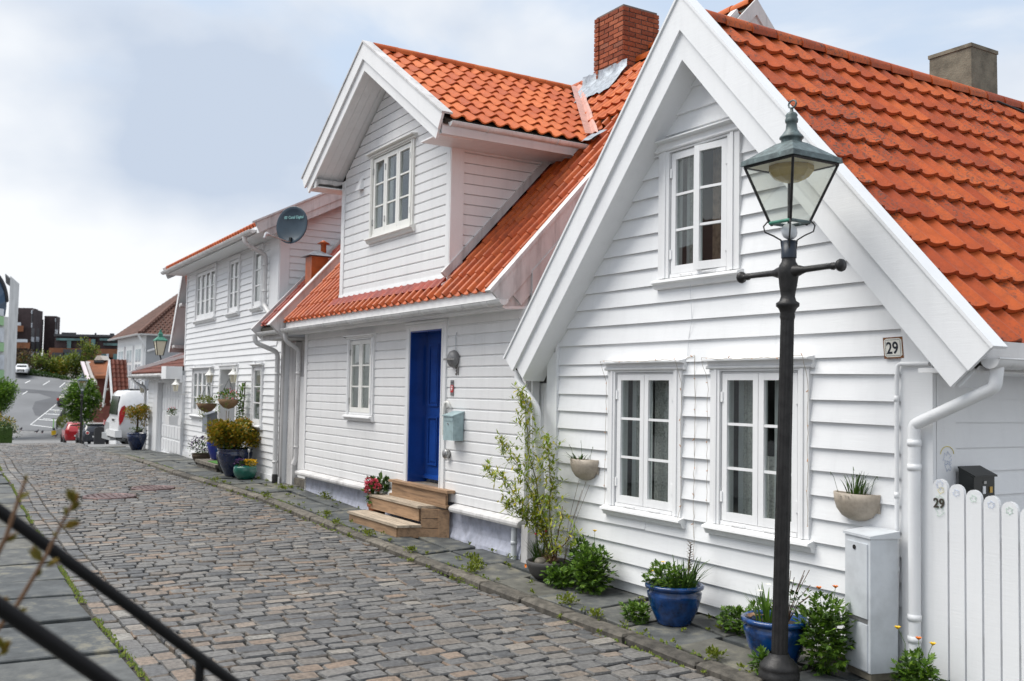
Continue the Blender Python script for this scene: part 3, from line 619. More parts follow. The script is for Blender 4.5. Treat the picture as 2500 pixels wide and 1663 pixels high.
def window(F, parent, x0, x1, z0, z1, leaves=2, bars=2, trim=0.11, hood=True, sill=True, mat=TRIM, smat=TRIM, ang=(0, 0, 0, 0), curtain=None, hoodh=0.085, reveal=0.10, style=1, hinge=TRIM, sillx=0.04, mull=0.0, stile=0.055, deep=0.9):
    """casement window in a wall opening x0..x1, z0..z1 (that is the sash opening)"""
    W_ = MB(); B = F.box
    B(W_, x0-trim, x0-0.004, -0.050, 0.0, z0-0.02, z1+0.02); B(W_, x1+0.004, x1+trim, -0.050, 0.0, z0-0.02, z1+0.02)
    B(W_, x0-trim*.55, x0-trim*.30, -0.060, -0.0495, z0-0.02, z1+0.02); B(W_, x1+trim*.30, x1+trim*.55, -0.060, -0.0495, z0-0.02, z1+0.02)
    B(W_, x0-0.004, x1+0.004, -0.046, 0.0, z1+0.004, z1+0.02)
    if not hood: B(W_, x0-trim, x1+trim, -0.052, 0.0, z1+0.021, z1+trim)
    wo = W_.build('window', mat, parent)
    rv = MB(); t = 0.012
    B(rv, x0, x0+t, -0.02, reveal, z0, z1); B(rv, x1-t, x1, -0.02, reveal, z0, z1); B(rv, x0+t, x1-t, -0.02, reveal, z1-t, z1); B(rv, x0+t, x1-t, -0.044, reveal, z0-0.02, z0+t); rv.build('frame', mat, wo)
    if hood:
        h = MB(); za = z1+0.022
        F.ext(h, [(0, za), (-0.062, za), (-0.070, za+0.010), (-0.070, za+0.024), (-0.056, za+0.030), (-0.056, za+hoodh-0.028), (-0.118, za+hoodh-0.018), (-0.118, za+hoodh-0.006), (-0.05, za+hoodh+0.006), (0, za+hoodh+0.012)], x0-trim-sillx, x1+trim+sillx); h.build('hood', mat, wo)
    if sill:
        h = MB(); za = z0-0.022
        F.ext(h, [(0, za), (-0.045, za-0.002), (-0.105, za-0.020), (-0.108, za-0.038), (-0.090, za-0.042), (-0.075, za-0.050), (-0.062, za-0.085), (-0.040, za-0.092), (0, za-0.092)], x0-trim-sillx, x1+trim+sillx); h.build('sill', mat, wo)
    cw = (x1-x0-2*t)/leaves
    for i in range(leaves):
        a0 = ang[i]*PI/180; left = i < leaves/2; xa = x0+t+i*cw+0.003; wdt = cw-0.006
        if left: Cm = lambda u, d, z, xa=xa, a0=a0: F.P(xa+u*math.cos(a0), d-u*math.sin(a0), z)
        else: Cm = lambda u, d, z, xa=xa, a0=a0, wdt=wdt: F.P(xa+wdt-(wdt-u)*math.cos(a0), d-(wdt-u)*math.sin(a0), z)
        def cb(m, u0, u1, d0, d1, q0, q1): m.hexa([Cm(u0, d0, q0), Cm(u1, d0, q0), Cm(u1, d1, q0), Cm(u0, d1, q0), Cm(u0, d0, q1), Cm(u1, d0, q1), Cm(u1, d1, q1), Cm(u0, d1, q1)])
        st = min(stile, wdt*.24); zb, zt = z0+t+0.004, z1-t-0.003; m = MB(); d0, d1 = -0.034, 0.008
        cb(m, 0, st, d0, d1, zb, zt); cb(m, wdt-st, wdt, d0, d1, zb, zt); cb(m, st, wdt-st, d0+.0005, d1, zb, zb+st*1.25); cb(m, st, wdt-st, d0+.0005, d1, zt-st, zt)
        ih = (zt-st)-(zb+st*1.25)
        for b in range(1, bars+1):
            zc = zb+st*1.25+ih*b/(bars+1); cb(m, st, wdt-st, d0+0.006, d1-.002, zc-0.011, zc+0.011)
        so_ = m.build('casement', smat, wo)
        for b in range(bars+1):
            q0 = zb+st*1.25+ih*b/(bars+1)+(0.011 if b else 0); q1 = zb+st*1.25+ih*(b+1)/(bars+1)-(0.011 if b < bars else 0)
            m = MB(); cb(m, st-.004, wdt-st+.004, -0.012, -0.008, q0-.004, q1+.004); m.build('pane', GLASS, wo)
        for q in (0.16, 0.84):
            m = MB(); u = 0.0 if left else wdt; zc = zb+(zt-zb)*q; cb(m, u-.012, u+.012, d0-.010, d0+.004, zc-.042, zc+.042); m.build('hinge', hinge, wo)
    interior(F, wo, x0, x1, z0, z1, reveal+0.002, deep)
    if curtain:
        for (cx0, cx1, cz0, cz1, cmat, wav) in curtain:
            m = MB(); n = max(4, int((cx1-cx0)*40)); X0 = x0+(x1-x0)*cx0; X1 = x0+(x1-x0)*cx1; Z0 = z0+(z1-z0)*cz0; Z1 = z0+(z1-z0)*cz1
            vs = []
            for j in range(n+1):
                u = X0+(X1-X0)*j/n; dd = reveal+0.05+wav*math.sin(j*1.9)+0.006*math.sin(j*.7)
                vs += [F.P(u, dd, Z0), F.P(u, dd, Z1), F.P(u, dd+.004, Z1), F.P(u, dd+.004, Z0)]
            m.add(vs, [(4*j, 4*j+4, 4*j+5, 4*j+1) for j in range(n)]+[(4*j+3, 4*j+2, 4*j+6, 4*j+7) for j in range(n)]+[(0, 1, 2, 3), (4*n, 4*n+3, 4*n+2, 4*n+1)]); m.build('curtain', cmat, wo)
    return wo
def band(mb, p, q, off0, off1, y0, y1, nrm, e0=0.0, e1=0.0):
    """board lying along p->q in an xz plane, between two offsets below that line, from y0 to y1"""
    p, q = Vector(p), Vector(q); t = (q-p).normalized(); n = Vector(nrm)
    a = [p-n*off0+t*e0, q-n*off0, q-n*off1, p-n*off1+t*e1]
    return mb.prism([(v.x, y0, v.z) for v in a], (0, y1-y0, 0))

# ================================================================== house 29 (gable to the street)
F29 = Fr((0, 5.78, 0))
h29 = thing('gable_house', 'white clapboard house with steep gable and orange tiled roof behind the lamp post', 'house', (-6.35, 5.78, 0))
WXL, WXR = -8.64, -4.07
AP = Vector((-6.28, 0, 5.21)); OL = Vector((-9.03, 0, 2.186)); ORr = Vector((-3.50, 0, 2.145))
tl = (OL-AP).normalized(); nl = Vector((tl.z, 0, -tl.x)) ; nl = nl if nl.z > 0 else -nl
tr_ = (ORr-AP).normalized(); nr = Vector((-tr_.z, 0, tr_.x)); nr = nr if nr.z > 0 else -nr
zl = lambda x: 4.775+1.085*(x+6.28); zr = lambda x: 4.775-1.09*(x+6.28)
LN29 = [(1.085, -1, 4.775+1.085*6.28), (-1.09, -1, 4.775-1.09*6.28)]
WA = (-7.452, -6.625, 0.815, 2.047); WB_ = (-6.040, -5.205, 0.815, 2.047); WT = (-6.700, -5.975, 2.905, 4.010)
holes = [WA, WB_, WT]
mb = MB(); wall_sheet(mb, F29, WXL+.01, WXR-.01, 0.02, 5.0, holes, 0.003, 0.10, LN29); wall29 = mb.build('wall', WHITE, h29)
mb = MB(); mb.box(WXL+.02, 5.90, 0.0, WXL+.12, 12.0, 2.3); mb.build('side_wall', WHITE, h29); mb = MB(); mb.box(WXR-.13, 5.885, 0.0, WXR-.035, 12.0, 2.35); mb.build('side_wall', WHITE, h29)
rows = [0.115, 0.288, 0.454, 0.622, 0.786, 0.955, 1.131, 1.308, 1.483, 1.668, 1.836, 2.02, 2.14, 2.323, 2.501, 2.676, 2.838, 3.0, 3.165, 3.323, 3.486, 3.649, 3.832, 4.005, 4.175, 4.341, 4.535, 4.80]
grow = lambda h, g=0.012: (h[0]-g, h[1]+g, h[2]-g, h[3]+g)
planks(F29, wall29, WHITE, rows, WXL+0.205, WXR-0.235, [grow(h) for h in holes], 0.0, 0.037, LN29, jit=0.004, splits=(-7.0, -5.9, -5.2))
mb = MB(); F29.box(mb, WXL, WXL+0.17, -0.040, 0.0, 0.05, 2.27); F29.box(mb, WXL+0.17, WXL+0.203, -0.052, 0.0, 0.30, 2.46); mb.build('corner_board', WHITE, h29)
mb = MB(); F29.box(mb, WXR-0.235, WXR+0.004, -0.036, 0.0, 0.03, 2.40); mb.build('corner_board', WHITE, h29)
mb = MB(); mb.box(WXR-0.03, 5.785, 0.03, WXR+0.006, 5.985, 2.34); mb.build('corner_board', WHITE, h29)
mb = MB(); mb.box(WXL-0.004, 5.82, 0.0, WXR+0.004, 11.9, 0.115); mb.build('foundation', STONEK, h29)
FS = Fr((WXR-.03, 5.985, 0), PI/2)
planks(FS, wall29, WHITE, [0.05+0.1645*i for i in range(15)], 0.0, 4.5, [], 0.0, 0.030)
# roof deck, soffits and bargeboards
mb = MB(); band(mb, AP, OL, 0.10, 0.16, 5.53, 12.2, nl, .118, .185); deck_l = mb.build('roof', MATS['joint_grit'], h29); mb = MB(); band(mb, AP, ORr, 0.10, 0.16, 5.53, 12.2, nr, .118, .185); deck = mb.build('roof', MATS['joint_grit'], h29)
mb = MB(); band(mb, AP, OL, 0.161, 0.325, 5.545, 5.80, nl, 0.18, 0.35); mb.build('soffit', WHITE, h29); mb = MB(); band(mb, AP, ORr, 0.161, 0.325, 5.545, 5.80, nr, 0.18, 0.35); mb.build('soffit', WHITE, h29)
for p, n, en in ((OL, nl, -0.02), (ORr, nr, 0.02)):
    t = (p-AP).normalized(); k1 = 0.20; 
    def cutb(o0, o1, y0, y1, name, ext=0.0, mat=WHITE):
        # board between offsets o0..o1 mitred at the apex (x = AP.x)
        a = AP-n*o0; b = p-n*o0+t*ext; c = p-n*o1+t*ext; d = AP-n*o1
        f = lambda v: v+t*((AP.x-v.x)/t.x)
        m = MB(); pts = [f(a), b, c, f(d)]; m.prism([(q.x, y0, q.z) for q in pts], (0, y1-y0, 0)); m.build(name, mat, h29)
    cutb(-0.030, 0.175, 5.470, 5.500, 'bargeboard'); cutb(0.165, 0.345, 5.500, 5.530, 'bargeboard', -0.05 if en < 0 else -0.02); cutb(-0.052, -0.0305, 5.455, 5.600, 'verge_cap', 0.01)
# tiles on the right-hand slope
tup = (AP-ORr).normalized(); tiles = []
TM = T29.mesh('tile', TILE29)
for k in range(12):
    x = -3.62-0.2167*k; z = AP.z-.07-(AP.z-ORr.z)/(ORr.x-AP.x)*(x-AP.x)
    for j in range(27):
        y = 5.575+0.205*j; tiles.append((x, y, z))
tiles.sort(key=lambda q: -vis((q[0], q[1], q[2]))); rest = MB()
for i, (x, y, z) in enumerate(tiles):
    Mx = axes((x, y+rng.uniform(-.003, .003), z+rng.uniform(-.003, .004)), Vector((0, 1, rng.uniform(-.006, .006))), tup, nr)
    piece('tile', TM, Mx, deck)
RM = ridge_mb(0.36, 0.10).mesh('ridge_tile', TILE29)
for j in range(20):
    y = 5.60+0.315*j; piece('ridge_tile', RM, Matrix.Translation((AP.x+.01, y, 5.075)) @ Matrix.Rotation(RD(2.5), 4, 'X'), deck)
# left slope of the same roof, out of the photo's sight: one tiled sheet
mb = MB()
for k in range(11):
    x = OL.x+0.02+0.2167*k; z = OL.z-.07+(AP.z-OL.z)/(AP.x-OL.x)*(x-OL.x)
    for j in range(30):
        Mx = axes((x, 5.575+0.205*j+.205, z), (0, -1, 0), (AP-OL).normalized(), nl); mb.add([Mx @ Vector(v) for v in T29.v], T29.f, True)
mb.build('tiles', TILE29, deck, kind='stuff')
# windows
lace = [(0.02, 0.09, 0, 1, TRIM, 0.0), (0.09, 0.24, 0, 1, CURT, .008), (0.30, 0.38, 0, 1, TRIM, 0.0), (0.42, 0.72, 0, 1, CURT, .010)]
window(F29, h29, *WA, curtain=lace); window(F29, h29, *WB_, curtain=[(0.02, 0.09, 0, 1, TRIM, 0), (0.09, 0.2, 0, 1, CURT, .008), (0.30, 0.5, 0.0, 0.45, CURT, .012), (0.50, 0.56, 0, 1, TRIM, 0), (0.58, 0.80, 0.0, 1, CURT, .01)])
window(F29, h29, *WT, ang=(0, 9, 0), curtain=[(0.02, 0.07, 0, 1, TRIM, 0), (0.07, 0.2, 0, 1, CURT, .008), (0.48, 0.6, 0, 1, CURTB, .008), (0.68, 0.73, 0, 1, TRIM, 0)], trim=0.145, hoodh=0.10)
for w_, xs_ in ((WA, (0.20, 0.62)), (WB_, (0.18, 0.60)), (WT, (0.22, 0.62))):       # stay hooks below the sashes
    for q in xs_:
        m = MB(); xx = w_[0]+(w_[1]-w_[0])*q; m.tube([F29.P(xx, -.045, w_[2]-.005), F29.P(xx, -.062, w_[2]-.004), F29.P(xx+.14, -.062, w_[2]-.006), F29.P(xx+.14, -.045, w_[2]-.004)], 0.005, 5); m.build('window_stay', TRIM, h29)
# gutters and pipes
gutter(h29, (-3.52, 5.52, 2.10), (-3.52, 12.0, 2.10), 0.062)
mb = MB(); mb.prism([(-3.62, 5.53, 2.03), (-3.595, 5.53, 2.03), (-3.595, 5.53, 2.215), (-3.62, 5.53, 2.215)], (0, 6.5, 0)); mb.build('fascia', WEATHER, h29)
mb = MB(); mb.box(-4.04, 5.56, 2.02, -3.615, 12.0, 2.05); mb.build('eave_soffit', WHITE31, h29)
pipe(h29, [(-3.52, 5.60, 2.08), (-3.54, 5.60, 1.93), (-4.165, 5.69, 1.68), (-4.168, 5.69, 0.10)], 0.040, WHITE, clips=(1.56, 1.40, 0.42, 0.28), bend=.7)
pipe(h29, [(-4.075, 5.727, 2.085), (-4.315, 5.722, 2.085), (-4.325, 5.722, 1.98), (-4.325, 5.722, 0.72), (-4.325, 5.70, 0.05)], 0.015, WHITE, clips=(1.85, 1.2, 0.7), name='conduit')
pipe(h29, [(-4.35, 5.715, 0.95), (-4.352, 5.715, 0.05)], 0.011, CABI, name='conduit')
gutter(h29, (-9.0, 5.56, 2.13), (-9.0, 11.5, 2.13), 0.055)
pipe(h29, [(-8.98, 5.60, 2.08), (-8.96, 5.58, 1.97), (-8.60, 5.60, 1.68), (-8.60, 5.60, 1.50), (-8.60, 5.69, 0.55), (-8.60, 5.69, 0.08)], 0.042, WHITE, clips=(1.35,))
# concrete chimney on the ridge
mb = MB(); cx0, cx1, cy0, cy1 = -6.84, -6.32, 9.62, 10.10
mb.hexa([(cx0, cy0, 4.6), (cx1, cy0, 4.6), (cx1, cy1, 4.6), (cx0, cy1, 4.6), (cx0+.006, cy0+.006, 5.68), (cx1-.006, cy0+.006, 5.66), (cx1-.006, cy1-.006, 5.66), (cx0+.006, cy1-.006, 5.68)])
ch = mb.build('chimney', CONC, h29); mb = MB(); mb.box(cx0-.006, cy0-.006, 5.66, cx1+.004, cy1+.004, 5.70); mb.build('chimney_cap', CONC, ch)
# roof hook and a ball of moss on the tiles
m = MB(); a = Vector((-6.02, 9.6, 4.98)); m.tube([a, a+Vector((.12, .3, -.10)), a+Vector((.10, .55, -.07)), a+Vector((.14, .58, -.14))], 0.012, 6); m.build('roof_hook', IRONB, h29)

# ================================================================== house 31 (eaves to the street, dormer, blue door)
Y31 = 5.766; F31 = Fr((0, Y31, 0)); h31 = thing('dormer_house', 'white house with big front dormer, orange tiled roof and blue door', 'house', (-12.5, Y31, 0))
XL, XR = -16.07, -9.04; SL = 1.08; EY, EZ = 5.42, 2.96
zr31 = lambda y: EZ+SL*(y-EY)
DOOR = (-11.944, -11.017, 0.62, 2.633); W31 = (-14.03, -13.215, 1.505, 2.60); DXL, DXR, DY = -14.33, -10.76, 5.68
W31 = (-14.035, -13.235, 1.49, 2.585)
mb = MB(); wall_sheet(mb, F31, XL, XR, 0.50, 2.80, [DOOR, W31], 0.004, 0.12); wall31 = mb.build('wall', WHITE31, h31)
rows = [0.485]+[0.611+0.128*i for i in range(17)]+[2.79]
planks(F31, wall31, WHITE31, rows, XL+0.13, XR-0.15, [(DOOR[0]-.02, DOOR[1]+.02, 0, 2.72), grow(W31)], 0.002, 0.024, flat=True, jit=0.002)
mb = MB(); F31.box(mb, XL, XL+0.125, -0.034, 0.0, 0.49, 2.77); mb.build('corner_board', WHITE31, h31)
mb = MB(); F31.box(mb, XR-0.148, XR, -0.034, 0.0, 0.49, 2.77); mb.build('corner_board', WHITE31, h31)
mb = MB(); mb.prism([(XR-.04, 5.80, 0), (XR-.04, 12.0, 0), (XR-.04, 12.0, 3.0), (XR-.04, 8.92, 6.5), (XR-.04, 5.80, 3.18)], (.04, 0, 0)); mb.build('side_wall', WEATHER, h31); mb = MB(); mb.box(XL, 5.80, 0.0, XL+.04, 12.0, 3.1); mb.build('side_wall', WEATHER, h31)
for a, b in ((XL-0.10, DOOR[0]-.32), (DOOR[1]+0.40, XR+0.0)):
    mb = MB(); F31.ext(mb, [(0, 0.475), (-0.02, 0.482), (-0.095, 0.452), (-0.108, 0.440), (-0.112, 0.415), (-0.104, 0.390), (-0.085, 0.382), (0, 0.385)], a, b); mb.build('water_board', WEATHER, h31)
# rendered plinth, uneven and cracked
mb = MB(); n = 60; zs_ = [-0.05, 0.06, 0.17, 0.28, 0.40]; vs = []
for i in range(n+1):
    x = XL-0.02+(XR-XL-0.10)*i/n; rough = 0.002 if x < -10.9 else 0.011
    for z in zs_: vs.append((x, Y31+0.045+rng.uniform(-rough, rough)-(0.03 if z < 0.1 else 0.0), z+(zsw(x)-0.05 if z < 0 else 0)))
m5 = len(zs_); mb.add(vs, [(i*m5+k, (i+1)*m5+k, (i+1)*m5+k+1, i*m5+k+1) for i in range(n) for k in range(m5-1)], False); mb.box(XL-0.02, Y31+0.08, -0.1, XR-0.12, 12, 0.42); mb.build('plinth', PLINTH, h31)
mb = MB()
for i in range(14): 
    q = Vector((XR-0.06+rng.uniform(-.06, .04), Y31+0.06+rng.uniform(-.02, .04), rng.uniform(0.0, 0.36))); mb.ball(q, rng.uniform(.04, .07), 6, 4, (1, .8, .8))
mb.build('rubble', JOINT, h31)
pipe(h31, [(XR-0.19, Y31-0.03, 0.38), (XR-0.19, Y31-0.03, 0.0)], 0.033, CABI, clips=(0.2,), name='drain_pipe')
# door
D0, D1, DZ0, DZ1 = DOOR; rec = 0.215
mb = MB(); B = F31.box
B(mb, D0-0.115, D0, -0.045, 0.0, DZ0-0.02, DZ1+0.06); B(mb, D1, D1+0.115, -0.045, 0.0, DZ0-0.02, DZ1+0.06); B(mb, D0, D1, -0.043, 0.0, DZ1, DZ1+0.06)
F31.ext(mb, [(0, DZ1+.06), (-.055, DZ1+.06), (-.062, DZ1+.075), (-.05, DZ1+.085), (-.075, DZ1+.105), (-.075, DZ1+.12), (0, DZ1+.125)], D0-.125, D1+.125)
B(mb, D0-0.03, D0-0.012, -0.055, -0.0445, DZ0-0.02, DZ1+.03); B(mb, D1+0.012, D1+0.03, -0.055, -0.0445, DZ0-.02, DZ1+.03)
door = mb.build('door_frame', TRIM, h31)
mb = MB(); B(mb, D0, D0+0.02, -0.035, rec+.03, DZ0, DZ1); B(mb, D1-0.02, D1, -0.035, rec+.03, DZ0, DZ1); B(mb, D0+.02, D1-.02, -0.035, rec+.03, DZ1-0.02, DZ1); mb.build('reveal', BLUED, door)
for (a, b) in ((D0+0.02, (D0+D1)/2-.002), ((D0+D1)/2+.002, D1-0.02)):
    mb = MB(); B(mb, a, b, rec, rec+0.045, DZ0+0.05, DZ1-0.02); lf = mb.build('door_leaf', BLUED, door)
    for (q0, q1) in ((DZ0+1.02, DZ1-0.17), (DZ0+0.24, DZ0+0.88)):
        pa, pb = a+0.085, b-0.085
        for (u0, u1, v0, v1) in ((pa, pa+.022, q0, q1), (pb-.022, pb, q0, q1), (pa+.022, pb-.022, q0, q0+.022), (pa+.022, pb-.022, q1-.022, q1)):
            m = MB(); B(m, u0, u1, rec-.020, rec+.002, v0, v1); m.build('moulding', BLUED, lf)
        m = MB(); m.hexa([F31.P(pa+.05, rec, q0+.05), F31.P(pb-.05, rec, q0+.05), F31.P(pb-.05, rec+.004, q0+.05), F31.P(pa+.05, rec+.004, q0+.05), F31.P(pa+.05, rec, q1-.05), F31.P(pb-.05, rec, q1-.05), F31.P(pb-.05, rec+.004, q1-.05), F31.P(pa+.05, rec+.004, q1-.05)])
        m2 = MB(); B(m2, pa+.05, pb-.05, rec-.012, rec+.002, q0+.05, q1-.05); m2.build('panel', BLUED, lf)
    m = MB(); F31.ext(m, [(rec, DZ0+.055), (rec-.035, DZ0+.06), (rec-.03, DZ0+.09), (rec, DZ0+.115)], a, b); m.build('weather_bar', BLUED, lf)
mb = MB(); B(mb, D0, D1, -0.02, rec+.05, DZ0-0.06, DZ0+.008); mb.build('threshold', M_plain('worn_threshold', (0.20, 0.17, 0.14), 0.8, var=0.25, nscale=12), door)
window(F31, h31, *W31, leaves=2, bars=2, trim=0.10, hood=True, smat=CREAM, hinge=STEEL, curtain=[(0.0, 1.0, 0.0, 1.0, BLIND, 0.004), (0.02, 0.08, 0, 1, CREAM, 0)], hoodh=0.05, sillx=0.015)
# eaves
RX0, RX1 = -16.32, -9.10
mb = MB(); mb.prism([(RX0, EY+.075, EZ+.02), (RX0, 8.92, zr31(8.90)-.035), (RX0, 12.4, EZ-.035), (RX0, 12.4, EZ-.12), (RX0, 8.92, zr31(8.90)-.14), (RX0, EY+.075, EZ-.07)], (RX1-RX0, 0, 0)); deck31 = mb.build('roof', MATS['joint_grit'], h31)
mb = MB(); mb.box(RX0+.05, EY+.035, 2.755, RX1, EY+.065, 2.972); mb.build('fascia', WHITE31, h31)
mb = MB(); mb.hexa([(RX0+.1, EY+.066, 2.745), (RX1, EY+.066, 2.745), (RX1, Y31+.02, 2.765), (RX0+.1, Y31+.02, 2.765), (RX0+.1, EY+.066, 2.775), (RX1, EY+.066, 2.775), (RX1, Y31+.02, 2.795), (RX0+.1, Y31+.02, 2.795)]); mb.build('soffit', WHITE31, h31)
gutter(h31, (RX0+.12, EY-.02, 2.835), (RX1+.12, EY-.02, 2.835), 0.06, brackets=0.55)
pipe(h31, [(-16.16, 5.41, 2.79), (-16.15, 5.42, 2.64), (-16.16, 5.66, 2.50), (-16.17, 5.67, 0.66), (-16.17, 5.62, 0.55)], 0.04, WEATHER, clips=(2.1, 0.85))
tdir = Vector((0, 1, SL)).normalized(); nrm31 = Vector((0, -SL, 1)).normalized()
def verge(x0, x1, lift, depth, y0, y1, mat, name='verge_board', parent=h31):
    a = Vector((0, y0, zr31(y0))); b = Vector((0, y1, zr31(y1))); m = MB()
    pts = [a+nrm31*lift, b+nrm31*lift, b-nrm31*depth, a-nrm31*depth]; m.prism([(x0, p.y, p.z) for p in pts], (x1-x0, 0, 0)); return m.build(name, mat, parent)
for q in (RX1-.03, RX0+.02): m = MB(); m.prism([(q, EY+.066, 2.78), (q, 5.86, 2.78), (q, 5.86, zr31(5.86)-.05), (q, EY+.066, zr31(EY+.066)-.05)], (.025, 0, 0)); m.build('eave_return', WEATHER, h31)
verge(-9.085, -9.055, 0.06, 0.145, 5.34, 8.9, WEATHER); verge(-9.10, -9.07, -0.135, 0.30, 5.46, 8.9, WEATHER); verge(-9.15, -9.04, 0.10, -0.062, 5.33, 8.9, WEATHER, 'verge_cap')
verge(-16.40, -16.30, 0.13, 0.16, 5.30, 8.9, WEATHER); verge(-16.43, -16.27, 0.155, -0.132, 5.28, 8.9, WEATHER, 'verge_cap')
# tiles of the main slope
zd = lambda x: 6.60-0.64*abs(x+12.5)
cand = []
for k in range(15):
    y = EY+0.2175*k; z = zr31(y)
    for j in range(35):
        x = RX0+0.03+0.205*j; xc = x+0.1; yc = y+0.1; zc = zr31(yc)
        if DXL-.03 < xc < DXR+.0 and yc > DY-0.02 and zc < zd(xc)+0.05: continue
        if DXL-.5 < xc < DXR+.66 and zd(xc)-0.10 < zc < zd(xc)+0.08: continue
        cand.append((x, y, z))
def front(q):      # show size; tiles hidden behind the dormer or the gable barge come last
    v = vis((q[0]+.1, q[1]+.1, q[2]+.1))
    if q[0] < DXL-.3 and q[1] > 6.6: v *= 0.02
    if q[0] < DXL and q[1] > 6.1: v *= 0.3
    return v
cand.sort(key=lambda q: -front(q)); TM = T31.mesh('tile', TILE31); rest = MB()
for i, (x, y, z) in enumerate(cand):
    Mx = axes((x+rng.uniform(-.003, .003), y, z+rng.uniform(-.003, .003)), (1, 0, rng.uniform(-.006, .006)), tdir, nrm31)
    if i < 205: piece('tile', TM, Mx, deck31)
    else: rest.add([Mx @ Vector(v) for v in T31.v], T31.f, True)
rest.build('tiles', TILE31, deck31, kind='stuff')
RM = ridge_mb(0.37, 0.10).mesh('ridge_tile', TILE31)
for j in range(21):
    x = RX1-0.34*j
    if -11.85 < x < -11.0: continue
    piece('ridge_tile', RM, Matrix.Translation((x, 8.92, zr31(8.90)-0.03)) @ Matrix.Rotation(PI/2, 4, 'Z') @ Matrix.Rotation(RD(2), 4, 'X'), deck31)
# row of dark red half tiles under the dormer and beside its cheek
FT = tile_mb(0.205, 0.16, 0.006, 0.012, 0.6, 5, 0.05, 0.0).mesh('flashing_tile', TILERED)
for j in range(18):
    x = DXL-0.12+0.205*j; y = DY-0.135; piece('flashing_tile', FT, axes((x, y, zr31(y)+.0), (1, 0, 0), tdir, nrm31), deck31)
FT2 = tile_mb(0.14, 0.33, 0.004, 0.008, 0.6, 4, 0.05, 0.03).mesh('flashing_tile', TILERED)
for k in range(8):
    y = DY+0.02+0.2175*k
    if y < 7.3: piece('flashing_tile', FT2, axes((DXR+0.02, y, zr31(y)), (1, 0, 0), tdir, nrm31), deck31)
# ---- dormer
LND = [(0.665, -1, 6.285+0.665*12.5), (-0.665, -1, 6.285-0.665*12.5)]
FD = Fr((0, DY, 0)); WD = (-13.13, -11.86, 4.07, 5.19)
mb = MB(); wall_sheet(mb, FD, DXL, DXR, 3.16, 6.4, [WD], 0.004, 0.10, LND); dwall = mb.build('dormer', WHITE31, h31)
planks(FD, dwall, WHITE31, [3.27+0.1305*i for i in range(25)], DXL+0.115, DXR-0.085, [grow(WD)], 0.002, 0.024, LND, flat=True, jit=0.002)
for q in ((DXL-.01, DXL+.112), (DXR-.083, DXR+.012)): mb = MB(); FD.box(mb, q[0], q[1], -.034, 0.0, 3.2, 5.06); mb.build('corner_board', WHITE31, dwall)
mb = MB(); FD.ext(mb, [(0, 3.30), (-.032, 3.30), (-.05, 3.205), (-.12, 3.165), (-.12, 3.145), (0, 3.15)], DXL-.03, DXR+.02); mb.build('base_board', WHITE31, dwall)
FC = Fr((DXR, 0, 0), PI/2); cl = [(-SL, 1, SL*EY-EZ-0.06)]
mb = MB(); wall_sheet(mb, FC, DY+.02, 7.6, 3.2, 5.05, [], 0.004, 0.08, cl); chk = mb.build('dormer_cheek', WHITE31, h31)
planks(FC, chk, WHITE31, [3.28+0.1305*i for i in range(14)], DY+0.16, 7.6, [], 0.002, 0.022, cl, flat=True)
mb = MB(); FC.box(mb, DY-.03, DY+.155, -.034, 0.0, 3.28, 5.0); mb.build('corner_board', WHITE31, chk)
a = Vector((0, DY-.03, zr31(DY-.03))); b = Vector((0, 7.42, zr31(7.42))); mb = MB(); mb.prism([(DXR, p.y, p.z) for p in (a+nrm31*.05, b+nrm31*.05, b+nrm31*.14, a+nrm31*.14)], (.05, 0, 0)); mb.build('cheek_trim', WEATHER, chk)
mb = MB(); wall_sheet(mb, Fr((DXL+.08, 0, 0), PI/2), DY+.1, 7.6, 3.2, 5.05, [], 0.0, 0.08, cl); mb.build('dormer_cheek', WHITE31, h31)
